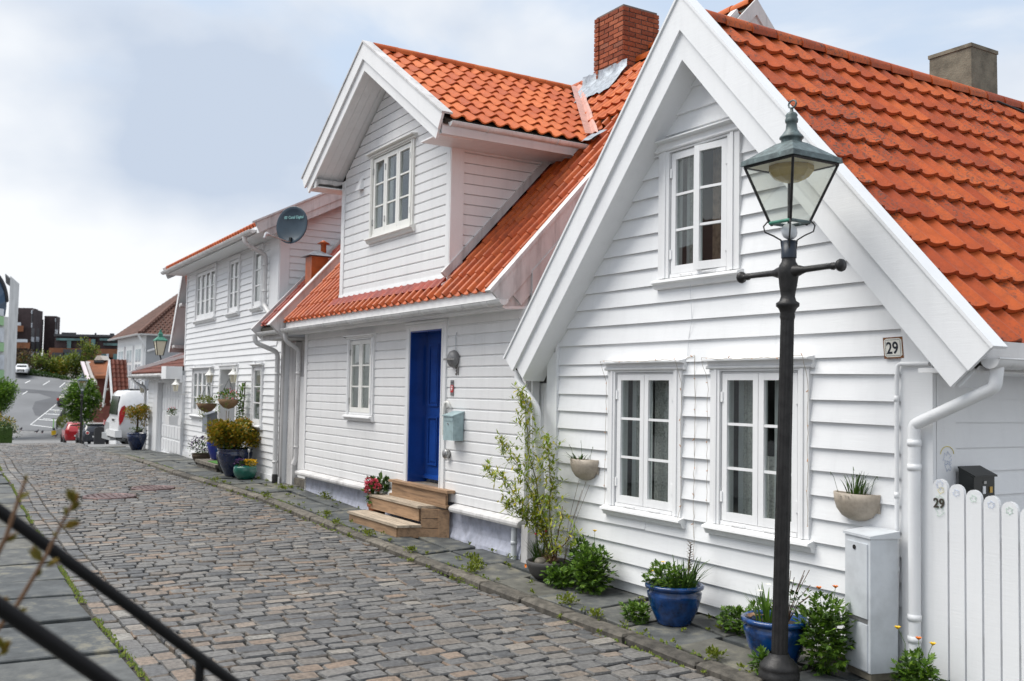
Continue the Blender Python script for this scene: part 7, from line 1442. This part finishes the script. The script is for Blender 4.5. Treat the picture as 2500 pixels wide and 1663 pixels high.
# ------------------------------------------------------------------ trees and hedges
r6 = random.Random(11)
def tree(name, label, c, base_z, rad, n, leaf, mat, mat2, cat='tree', blossom=None, group=None, trunk=.07, lobes=16):
    c = Vector(c); t = thing(name, label, cat, (c.x, c.y, base_z), group); mb = MB(); b = Vector((c.x, c.y, base_z)); mb.tube([b, b.lerp(c, .5)+Vector((.05, .04, 0)), c], [trunk, trunk*.8, trunk*.5], 7)
    tips = []
    for k in range(lobes):
        while True:
            q = Vector((r6.uniform(-1, 1), r6.uniform(-1, 1), r6.uniform(-1, 1)))
            if q.length < 1: break
        p = c+Vector((q.x*rad[0]*.72, q.y*rad[1]*.72, q.z*rad[2]*.72)); tips.append(p)
        if k < 9: mb.tube([c-Vector((0, 0, rad[2]*.7)), c.lerp(p, .5), p], [trunk*.45, trunk*.3, trunk*.12], 5)
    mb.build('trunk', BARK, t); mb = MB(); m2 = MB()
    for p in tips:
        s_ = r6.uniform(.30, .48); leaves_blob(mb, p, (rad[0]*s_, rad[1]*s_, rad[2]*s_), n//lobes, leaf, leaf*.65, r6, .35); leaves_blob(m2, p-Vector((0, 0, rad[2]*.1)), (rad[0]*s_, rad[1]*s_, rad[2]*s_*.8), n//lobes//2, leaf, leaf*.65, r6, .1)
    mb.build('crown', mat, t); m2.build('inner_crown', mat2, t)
    if blossom:
        mb = MB()
        for p in tips*4: q = p+Vector((r6.gauss(0, rad[0]*.28), r6.gauss(0, rad[1]*.28), r6.gauss(0, rad[2]*.25))); leaves_blob(mb, q, (.09, .09, .05), 12, .06, .06, r6, .5)
        mb.build('blossom', blossom, t)
    return t
c = at(200, 980, 55); tree('blossom_tree', 'round green tree with cream blossom behind the far street lamp', c, zst(c.x)-.1, (1.25, 1.15, 1.4), 6000, .14, LEAFG, LEAFD, blossom=WHITF, lobes=30)
c = at(2, 965, 46); tree('garden_tree', 'leafy green tree cut off by the left edge of the picture', c, zst(c.x)-.1, (1.0, 1.0, .95), 5000, .11, LEAFG, LEAFD, trunk=.05, lobes=26)
c = at(-12, 1046, 37); t = thing('hedge', 'clipped dark hedge at the left edge below the leafy tree', 'hedge', (c.x, c.y, zst(c.x))); mb = MB()
for k in range(40): q = c+Vector((r6.uniform(-1.2, 1.2), r6.uniform(-.62, .62), r6.uniform(-.34, .26))); leaves_blob(mb, q, (.25, .25, .2), 70, .07, .045, r6, .5)
mb.build('leaves', LEAFD, t); mb = MB(); leaves_blob(mb, c+Vector((0, 0, .1)), (1.2, .75, .42), 700, .07, .045, r6, .8, up=.6); mb.build('top_leaves', LEAFO, t); mb = MB(); mb.box(c.x-1.1, c.y-.5, zst(c.x)-.1, c.x+1.1, c.y+.5, c.z+.05); mb.build('core', LEAFD, t)
shr = [(42, 890, 2.6, 2.0, LEAFB, LEAFO, 'brown-leaved shrub at the left end of the bank above the car park'), (78, 880, 3.2, 2.8, LEAFB, LEAFD, 'bare brownish shrub behind the white car'), (112, 893, 3.0, 2.4, LEAFS, LEAFD, 'yellow-green shrub in the middle of the bank above the car park'), (134, 900, 2.4, 2.0, LEAFS, LEAFD, 'olive green shrub right of the middle of the bank'), (158, 896, 2.4, 2.6, LEAFS, LEAFO, 'pale spring shrub at the brick building end of the bank'), (207, 872, 2.6, 2.8, LEAFS, LEAFD, 'bright spring-green tree rising behind the red brick building'), (186, 898, 2.6, 2.8, LEAFS, LEAFD, 'spring-green tree left of the red brick building')]
for px, py, rx, rz, m1, m2, lb in shr:
    c = at(px, py, 138); tree('bank_shrub', lb, c, c.z-rz*1.3, (rx, rx*.9, rz), 1100, .30, m1, m2, 'shrub', group='shrubs on the bank above the car park', trunk=.09, lobes=16)
t = thing('low_hedge', 'long low dark hedge along the back of the car park', 'hedge', at(100, 915, 134)); mb = MB()
for k in range(60): q = at(28+140*k/59, 903+ 27*k/59, 134); leaves_blob(mb, q, (.55, .6, .55), 40, .24, .16, r6, .4)
mb.build('leaves', LEAFD, t)
c = at(168, 1032, 95); t = thing('ground_shrub', 'mound of yellow-green ground shrub beside the concrete wall', 'shrub', (c.x, c.y, zst(c.x))); mb = MB(); leaves_blob(mb, c, (2.0, 1.05, .75), 1300, .16, .11, r6, .7, up=.6); mb.build('leaves', LEAFS, t); mb = MB(); leaves_blob(mb, c-Vector((0, 0, .5)), (1.2, .8, .8), 500, .1, .07, r6, .3); mb.build('lower_leaves', LEAFD, t)
a, b = at(137, 1050, 92), at(226, 1022, 84); t = thing('retaining_wall', 'sloping pale concrete wall leading up to the red brick building', 'wall', (a.x, a.y, zst(a.x))); mb = MB(); dn_ = Vector((.8, 0, 0)); mb.hexa([(a.x, a.y, -3.6), (b.x, b.y, -3.6), (b.x-.4, b.y+.1, -3.6), (a.x-.4, a.y+.1, -3.6), (a.x, a.y, a.z), (b.x, b.y, b.z), (b.x-.4, b.y+.1, b.z), (a.x-.4, a.y+.1, a.z)]); mb.build('wall', M_plain('pale_concrete', (.40, .38, .34), .9, var=.1), t)
a = at(132, 1056, 93); m = MB(); m.box(a.x-.3, a.y-.2, a.z-.25, a.x+.1, a.y+.2, a.z+.15); m.build('end_block', YELL, t)
for i, (px, py, nm) in enumerate(((143, 1045, 0), (146, 1036, 1), (149, 1028, 2), (152, 1020, 3), (155, 1012, 4), (158, 1006, 5))):
    pass
t = thing('bike_rack', 'row of black hoop bike stands along the car park edge', 'bike rack', onlot(148, 1040))
for i in range(9):
    b = onlot(139+2.5*i, 1049-4.6*i); m = MB(); m.tube([b, b+Vector((0, 0, .9)), b+Vector((-.25, 0, 1.05)), b+Vector((-.5, 0, .9)), b+Vector((-.5, 0, -.05))], .05, 5); m.build('hoop', IRONB, t)
b = onlot(130, 1049); t = thing('scooter', 'green and black kick scooter standing at the car park corner', 'scooter', b); m = MB(); m.tube([b+Vector((0, 0, .15)), b+Vector((-.08, .02, 1.15))], .05, 6); m.build('stem', M_plain('scooter_green', (.25, .55, .12), .5), t)
m = MB(); m.tube([b+Vector((-.08, -.28, 1.15)), b+Vector((-.08, .28, 1.15))], .035, 6); m.build('handlebar', IRONB, t); m = MB(); m.box(b.x-.1, b.y-.1, b.z+.08, b.x+.9, b.y+.1, b.z+.15); m.build('deck', IRONB, t)
for dx in (0, .9): m = MB(); m.lathe([(0, -.03), (.11, -.03), (.11, .03), (0, .03)], b+Vector((dx, 0, .11)), 12, axis=(0, 1, 0)); m.build('wheel', TYRE, t)
PIG = M_plain('pigeon_grey', (.045, .045, .055), .7)
for i, (px, py, a, lb) in enumerate(((51, 1052, .4, 'pigeon on the cobbles nearest the hedge'), (90, 1058, 2.2, 'pigeon on the cobbles left of the pair in the middle'), (103, 1059, .2, 'plump pigeon in the middle of the far cobbles'), (136, 1068, 1.2, 'pigeon nearest the concrete wall'))):
    b = at(px, py, 70); b.z = max(b.z, zst(b.x)-.05); t = thing('pigeon', lb, 'pigeon', b, 'pigeons on the far cobbles'); d = Vector((math.cos(a), math.sin(a), 0)); m = MB(); m.ball(b+Vector((0, 0, .14)), .08, 8, 6, (1.4, 1.1, 1)); m.ball(b+d*.12+Vector((0, 0, .24)), .038, 6, 5); m.tube([b+d*.07+Vector((0, 0, .17)), b+d*.12+Vector((0, 0, .23))], .035, 6); m.tube([b-d*.08+Vector((0, 0, .14)), b-d*.24+Vector((0, 0, .10))], [.05, .02], 6); m.build('body', PIG, t)
    for sg in (-.03, .03): m = MB(); m.tube([b+Vector((sg*-d.y, sg*d.x, 0)), b+Vector((sg*-d.y, sg*d.x, .08))], .008, 4); m.build('leg', TAIL, t)
b = at(243, 1078, 46); b.z = zst(b.x)-.1; t = thing('notice_board', 'dark round-topped board standing before the small dark car', 'sign', b); m = MB(); arc = [(-.24+.24-.24*math.cos(PI*i/8), 1.0+.12*math.sin(PI*i/8)) for i in range(9)]; m.prism([b+Vector((0, -.24, 0))]+[b+Vector((0, u, v)) for u, v in arc]+[b+Vector((0, .24, 0))], (-.1, 0, 0)); m.build('panel', BUMP, t)
fl_ = at(196, 1082, 48); fl_.z = zst(fl_.x)-.05; copy_tree(lp, fl_, 'black street lamp far down the street in front of the blossoming tree'); lp['group'] = 'street lamps'; [o.__setitem__('group', 'street lamps') for o in COL.objects if o.parent is None and o.get('category') == 'street lamp']

# ------------------------------------------------------------------ buildings at the end of the street
def fbp(px, py, D): return at(px, py, D)
def fblock(mb, px0, px1, py0, py1, D, depth, slant=0.0, d0=0.0):
    """box facing the camera between photo columns and rows at distance D"""
    a = at(px0, py1, D+d0); b = at(px1, py1, D+d0+slant); zt = at((px0+px1)/2, py0, D+d0).z; zb = at((px0+px1)/2, py1, D+d0).z; rr_ = ray(px1, 930); dv = Vector((rr_.x, rr_.y, 0)).normalized()*depth
    return mb.hexa([Vector((p.x, p.y, zb)) for p in (a, b, b+dv, a+dv)]+[Vector((p.x, p.y, zt)) for p in (a, b, b+dv, a+dv)])
def fpart(t, name, mat, *a, **k): m = MB(); fblock(m, *a, **k); return m.build(name, mat, t)
DBR = M_plain('dark_brick', (.050, .034, .036), .85, var=.15, nscale=1.5); RBR = M_plain('orange_timber', (.19, .072, .030), .8, var=.15, nscale=1); GLT = M_plain('teal_glass', (.07, .16, .16), .1, var=.4, nscale=.5); GLB = M_plain('pale_window', (.50, .55, .60), .2, var=.2, nscale=.7); DGR = M_plain('dark_metal', (.035, .037, .042), .5); WREN = M_plain('white_render', (.62, .63, .62), .85, var=.12, nscale=.5); GPAN = M_plain('green_panel', (.30, .52, .26), .6, var=.05); BSKY = M_plain('blue_glazing', (.05, .10, .17), .08, var=.5, nscale=.35); GREYW = M_plain('grey_render', (.36, .37, .385), .85, var=.08, nscale=1)
t = thing('apartment_block', 'dark brick apartment block with brown balconies and slim window towers', 'building', at(68, 890, 176)); D = 176
fpart(t, 'wall', DBR, 20, 74.5, 751, 905, D, 14); fpart(t, 'tower', DBR, 74.8, 86.5, 752, 905, D, 12, slant=3); fpart(t, 'tower', DBR, 86.8, 98.5, 757, 905, D+3, 12, slant=3)
for x0, x1, e in ((75.8, 83.5, 0), (87.5, 95.5, 3)):
    for y0, y1, mt in ((757, 766, GLB), (766.5, 787, DGR), (788, 800, GLB), (800.5, 821, DGR), (822, 834, GLB), (834.5, 858, DGR), (858.5, 872, GLB)): fpart(t, 'window', mt, x0, x1, y0, y1, D+e-.3, .5, slant=1.8)
for x1, y0, y1 in ((57, 795, 809), (73, 836, 850)): fpart(t, 'balcony', RBR, 24, x1, y0, y1, D-2, 2.2); fpart(t, 'balcony_glass', GLB, 24, x1-6, y0-8, y0-.5, D-1.8, .2)
for x0, x1, y0, y1 in ((32, 41, 764, 788), (32, 39, 815, 830), (32, 37, 850, 868)): fpart(t, 'window', GLT, x0, x1, y0, y1, D-.2, .4)
t = thing('apartment_tower', 'narrow dark brick tower in the middle of the far apartments', 'building', at(120, 890, 184)); D = 184
fpart(t, 'wall', DBR, 103, 133.5, 771, 905, D, 12); fpart(t, 'side', DBR, 133.8, 142.5, 772, 880, D, 12, slant=3); fpart(t, 'link', GLT, 97, 103, 780, 860, D+3, 4)
for y0, y1, mt in ((777, 786, GLB), (786.5, 803, DGR), (804, 815, GLB)): fpart(t, 'window', mt, 134.5, 140.5, y0, y1, D-.2, .5, slant=1.6)
t = thing('apartment_row', 'long low dark apartment row with orange timber floor and teal windows', 'building', at(200, 890, 172)); D = 172
fpart(t, 'upper_floor', DBR, 133, 330, 823, 851, D+1, 12); fpart(t, 'roof', DGR, 131, 330, 817, 822.7, D+.5, 13); fpart(t, 'penthouse', DGR, 150, 186, 812, 816.7, D+4, 5)
fpart(t, 'middle_floor', RBR, 119, 330, 851.3, 872, D-1, 12); fpart(t, 'ground_floor', DBR, 119, 330, 872.3, 905, D-.5, 12)
for x0, x1, y0, y1, mt in ((137, 204, 826, 831.5, GLT), (163, 173, 832, 850, GLT), (207, 216, 827, 850, DGR), (222, 232, 828, 850, GLT), (216.2, 221.5, 827, 850, RBR), (243, 281, 826.5, 832, GLT), (252, 300, 838, 844, GLT)): fpart(t, 'window', mt, x0, x1, y0, y1, D+.5, .8)
for x0, x1, y0, y1, mt in ((126, 154, 861, 880, DGR), (157, 196, 861, 880, GLT), (182, 187, 862, 879, GLB), (247, 258, 864, 882, GLT), (259, 265, 864, 882, GLB), (276, 296, 864, 880, GLT), (156, 176, 892, 900, GLB)): fpart(t, 'window', mt, x0, x1, y0, y1, D-1.6, .8)
fpart(t, 'canopy', DGR, 154, 203, 853, 861, D-2.5, 3)
for x0, x1, y0 in ((231, 235.5, 813), (268, 279, 814)): fpart(t, 'chimney', DGR, x0, x1, y0, 818, D+3, 1.5)
t = thing('green_panel_building', 'white rendered building with green panels and curved blue glazing at the left edge', 'building', at(0, 940, 88)); D = 88
fpart(t, 'end_wall', WREN, 13, 36, 672, 948, D, 8, slant=7); fpart(t, 'parapet', DGR, 12.5, 36.5, 668, 671.8, D, 8, slant=7); fpart(t, 'front', WREN, -150, 12.8, 760, 948, D-6, 6, slant=6)
for y0, y1, mt in ((742, 761, GLB), (762, 785, GPAN), (792, 829, GLB), (830, 853, GPAN), (862, 900, GLB), (901, 925, GPAN)): fpart(t, 'panel', mt, -60, 9.5, y0, y1, D-6.2, 1, slant=5.5)
m = MB(); C0 = at(-45, 770, D-3); arc = []
for i in range(15): a = PI*.5*i/14; arc.append(at(-45+62*math.sin(a), 745-92*math.cos(a)**.9 if i < 14 else 735, D-3+2*i/14))
rr_ = ray(25, 930); m.prism([C0]+[p for p in arc]+[at(12, 770, D)], Vector((rr_.x, rr_.y, 0)).normalized()*3); m.build('glazing', BSKY, t); m = MB(); m.tube(arc, .16, 6); m.build('roof_edge', DGR, t)
t = thing('hip_roof_house', 'white house with brown hipped roof and grey side wall beyond the garage', 'house', at(340, 1000, 58)); P = at(352, 950, 58); z0 = -2.2; ze = 4.86; xl = onY(283, 950, P.y).x; yr_ = P.y+8.5
m = MB(); m.box(xl, P.y, z0, P.x, yr_, ze); m.build('wall', WHITE, t); m = MB(); m.box(P.x, P.y+.02, z0, P.x+.02, yr_, ze); m.build('side_wall', GREYW, t)
o_ = .45; X0, X1, Y0, Y1 = xl-o_, P.x+o_, P.y-o_, yr_+o_; hh = min(X1-X0, Y1-Y0)/2; rz = ze+hh*.86; rx0, rx1, ry = X0+hh, X1-hh, (Y0+Y1)/2
if rx0 > rx1: rx0 = rx1 = (X0+X1)/2
apA, apB = Vector((rx0, ry, rz)), Vector((rx1, ry, rz)); m = MB(); e = [Vector(v) for v in ((X0, Y0, ze), (X1, Y0, ze), (X1, Y1, ze), (X0, Y1, ze))]; m.add(e+[apA, apB], [(0, 1, 5, 4), (1, 2, 5), (2, 3, 4, 5), (3, 0, 4), (3, 2, 1, 0)]); rf = m.build('roof', TILEBR, t)
m = MB()
for (ea, eb, ta, tb) in ((e[0], e[1], apA, apB), (e[1], e[2], apB, apB)):      # tile courses of the two slopes in view
    n_ = (eb-ea).cross(ta-ea).normalized(); n_ = n_ if n_.z > 0 else -n_; u_ = (eb-ea).normalized(); up_ = n_.cross(u_); up_ = up_ if up_.z > 0 else -up_
    for k in range(26):
        A_ = ea.lerp(ta, k/26); B_ = eb.lerp(tb, k/26); nj = int((B_-A_).length/.25)
        for j in range(nj): Mx = axes(A_.lerp(B_, j/max(nj, 1)), u_, up_, n_) @ Matrix.Diagonal((1.22, .9, 1.5, 1)); m.add([Mx @ Vector(v) for v in TDO.v], TDO.f, True)
m.build('tiles', TILEBR, rf, kind='stuff'); m = MB(); m.tube([e[1]+Vector((0, 0, .05)), apB], .13, 6); m.build('hip_tiles', TILEBR, rf)
gutter(t, (X0, Y0-.05, ze+.0), (X1, Y0-.05, ze+.0), .09, brackets=0); gutter(t, (X1+.05, Y0, ze+.0), (X1+.05, Y1, ze+.0), .09, brackets=0)
pipe(t, [(P.x+.3, Y0-.05, ze-.05), (P.x+.2, P.y-.1, ze-.7), (P.x-.05, P.y-.1, ze-1.0), (P.x-.05, P.y-.1, z0)], .07, TRIM); pipe(t, [(X1+.05, P.y+.8, ze-.05), (X1-.1, P.y+.6, ze-.8), (P.x+.05, P.y+.1, ze-1.0)], .07, TRIM)
FH = Fr((0, P.y, 0)); L_ = P.x-xl
for row_z0, row_z1 in ((1.35, 4.1), (-1.9, .35)):
    for k in range(3):
        u0 = xl+L_*(.10+.31*k); u1 = u0+L_*.20; m = MB(); FH.box(m, u0-.12, u1+.12, -.10, 0, row_z0-.15, row_z1+.2); wo = m.build('window', TRIM, t)
        for a in (0, 1):
            for b in range(3): m = MB(); uu0 = u0+(u1-u0)*(.5*a+.06); FH.box(m, uu0, uu0+(u1-u0)*.38, -.115, -.101, row_z0+(row_z1-row_z0)*(b/3+.03), row_z0+(row_z1-row_z0)*((b+1)/3-.03)); m.build('pane', GLB if row_z0 > 0 else DGR, wo)
t = thing('small_gable_house', 'narrow white gable house with red tiled roof below the hipped house', 'house', at(268, 1000, 62)); A = at(265, 878, 62); z0 = -3.0; hw = 1.75; dz_ = 2.75; ylen = 6.0
for sg in (-1, 1):
    f0 = A+Vector((sg*hw, 0, -dz_)); m = MB(); m.prism([A, f0, f0+Vector((-sg*.02, 0, -.28)), A+Vector((0, 0, -.34))], (0, .10, 0)); m.build('bargeboard', TRIM, t)
    m = MB(); m.prism([A+Vector((0, .12, -.05)), f0+Vector((0, .12, -.05)), f0+Vector((0, .12, -.2)), A+Vector((0, .12, -.2))], (0, ylen, 0)); rf = m.build('roof', TILEGAR, t)
    if sg > 0:
        m = MB(); ts = (A-f0).normalized(); n_ = Vector((-ts.z*-1, 0, 0)); n_ = Vector((ts.z, 0, -ts.x)); n_ = n_ if n_.z > 0 else -n_
        for k in range(10):
            for j in range(24): Mx = axes(f0+ts*(.325*k)+Vector((0, .12+.25*j, 0)), (0, 1, 0), ts, n_) @ Matrix.Diagonal((1.2, 1.05, 1.4, 1)); m.add([Mx @ Vector(v) for v in TDO.v], TDO.f, True)
        m.build('tiles', TILEGAR, rf, kind='stuff')
m = MB(); m.prism([A+Vector((0, .45, -.5)), A+Vector((hw-.35, .45, -dz_+.1)), Vector((A.x+hw-.35, A.y+.45, z0)), Vector((A.x-hw+.35, A.y+.45, z0)), A+Vector((-hw+.35, .45, -dz_+.1))], (0, ylen-.6, 0)); m.build('wall', WHITE, t)
for dy in (1.2, 2.6, 4.0): m = MB(); m.box(A.x+hw-.36, A.y+dy, z0+1.2, A.x+hw-.30, A.y+dy+.8, z0+2.9); m.build('window', GLB, t)
gutter(t, (A.x+hw+.05, A.y+.1, A.z-dz_-.05), (A.x+hw+.05, A.y+ylen, A.z-dz_-.05), .07, brackets=0); pipe(t, [(A.x+hw, A.y+.3, A.z-dz_-.1), (A.x+hw-.3, A.y+.4, A.z-dz_-.6), (A.x+hw-.3, A.y+.4, z0)], .06, TRIM)
t = thing('brick_building', 'red brick building with mossy red roof and white sloping verge', 'building', at(260, 1000, 84)); D = 84
BRW = M_plain('far_brick', (.17, .055, .040), .9, var=.15, nscale=3); MRF = M_plain('mossy_red_roof', (.20, .065, .022), .9, var=.35, nscale=.5)
fpart(t, 'wall', BRW, 218, 330, 916, 1050, D, 8); fpart(t, 'recess', M_plain('dark_red', (.10, .02, .018), .8), 244, 262, 952, 975, D-.2, 1)
a, b, c, d = at(232, 917, D-.8), at(340, 917, D-.8), at(340, 880, D+3), at(214, 880, D+3); m = MB(); m.hexa([p-Vector((0, 0, .25)) for p in (a, b, c, d)]+[a, b, c, d]); m.build('roof', MRF, t)
for x0, mt, wd in ((197, M_plain('pink_white', (.62, .54, .56), .8), 9), (209, M_plain('grey_steps', (.40, .38, .37), .9), 11)):
    a, b, c, d = at(x0+17, 934, D-1.2), at(x0+17+wd, 934, D-1.2), at(x0+wd, 883, D+2.6), at(x0, 882, D+2.6); m = MB(); m.hexa([p-Vector((0, 0, .2)) for p in (a, b, c, d)]+[a, b, c, d]); m.build('verge', mt, t)
fpart(t, 'flue', DGR, 229, 253, 880, 885, D+2, 2); a = [at(x, y, D+2) for x, y in ((229.5, 879), (251.5, 879), (244, 868), (237, 868))]; m = MB(); m.prism(a, _fh*1.6); m.build('flue_cap', M_plain('cap_cream', (.66, .60, .52), .6), t)
# house across the street, just out of the picture on the left: it shows in the window panes
op = thing('opposite_house', 'white clapboard house across the street, mirrored in the window panes', 'house', (-19, -2.2, 0)); FO = Fr((0, -1.9, 0), PI)
m = MB(); FO.box(m, 10.5, 30, .004, 4.5, -.1, 2.75); m.build('wall', WHITE31, op)
for k in range(16): m = MB(); z = .1+.165*k; m.prism([FO.P(10.5, d, zz) for d, zz in ((0, z), (-.03, z), (-.008, z+.18), (0, z+.18))], FO.ex*19.5); m.build('plank', WHITE31, op)
for u in (12.2, 15.6, 18.8, 22.3, 26.0): m = MB(); FO.box(m, u, u+1.0, -.06, 0, .9, 2.2); wo = m.build('window', TRIM, op); m = MB(); FO.box(m, u+.1, u+.9, -.075, -.061, 1.0, 2.1); m.build('pane', DGLASS, wo)
m = MB(); m.prism([FO.P(10.2, d, z) for d, z in ((-.4, 2.7), (2.3, 5.4), (5.0, 2.7), (5.0, 2.6), (2.3, 5.25), (-.4, 2.6))], FO.ex*20); m.build('roof', TILEGAR, op)

# ================================================================== in front of the lens: stair railing and budding twigs
rl = thing('stair_railing', 'black metal stair railing crossing the lower left corner close to the camera', 'railing', at(488, 1640, 2.2)-Vector((0, 0, 1.3)))
u0, u1 = at(-90, 1183, 1.85), at(640, 1718, 2.35); m = MB(); m.tube([u0, u1], .0125, 10); m.build('handrail', RAILB, rl)
l0, l1 = at(-90, 1420, 1.55), at(420, 1775, 1.85); m = MB(); m.tube([l0, l1], .0145, 10); m.build('handrail', RAILB, rl)
pt = at(488, 1610, 2.24); m = MB(); m.tube([pt, Vector((pt.x, pt.y, zst(pt.x)))], .011, 8); m.build('post', RAILB, rl)
pt2 = u0.lerp(u1, .0); m = MB(); m.tube([u0, Vector((u0.x, u0.y, 0))], .011, 8); m.build('post', RAILB, rl); m = MB(); m.tube([l0, Vector((l0.x, l0.y, 0))], .011, 8); m.build('post', RAILB, rl)
m = MB(); m.tube([l1, Vector((l1.x, l1.y, zst(l1.x)))], .011, 8); m.build('post', RAILB, rl)
tw = thing('budding_shrub', 'thin twigs with opening reddish-green buds beside the railing at the left edge', 'shrub', at(0, 1600, 1.7)-Vector((0, 0, 1.3)))
BUDG = M_ramp('bud_green', [(0, (.16, .13, .02)), (.6, (.22, .20, .03)), (1, (.30, .10, .02))], .6, 30, .2, trans=.2)
D0 = 1.75
for i, pts in enumerate([[(-40, 1580), (40, 1480), (105, 1370), (150, 1280), (178, 1230)], [(-30, 1400), (15, 1310), (45, 1220), (62, 1172)], [(-40, 1700), (-20, 1640), (-6, 1600)]]):
    P_ = [at(x, y, D0+.02*k) for k, (x, y) in enumerate(pts)]; foot = Vector((P_[0].x, P_[0].y, zst(P_[0].x))); m = MB(); m.tube([foot, P_[0]]+P_[1:], [.006, .0052]+[.0042-.0006*k for k in range(len(P_)-1)], 7); m.build('twig', TWIGB, tw)
buds = [((178, 1232), (172, 1196), 1), ((178, 1236), (188, 1206), 1), ((170, 1250), (194, 1228), 1), ((160, 1262), (160, 1240), .8), ((150, 1290), (187, 1275), 1.1), ((140, 1310), (131, 1300), .8), ((105, 1375), (78, 1340), 1.3), ((108, 1385), (140, 1370), 1), ((90, 1410), (98, 1392), .9), ((40, 1495), (64, 1488), .8), ((62, 1180), (64, 1160), .8), ((45, 1222), (68, 1205), .8), ((10, 1325), (36, 1302), 1), ((0, 1340), (10, 1322), .8), ((-5, 1480), (18, 1462), 1), ((0, 1600), (20, 1570), 1.2), ((8, 1590), (-4, 1560), 1), ((-6, 1600), (20, 1590), 1)]
for a, b, s_ in buds:
    m = MB(); A_, B_ = at(*a, D0+.04), at(*b, D0+.04); d = B_-A_; L = d.length*1.2
    for k in range(6): q = (d+Vector((rng.uniform(-.3, .3), rng.uniform(-.3, .3), rng.uniform(-.3, .3)))*d.length*.6); m.leaf(A_, q, (rng.uniform(-1, 1), rng.uniform(-1, 1), .3), L, L*.36)
    m.build('bud', BUDG, tw)
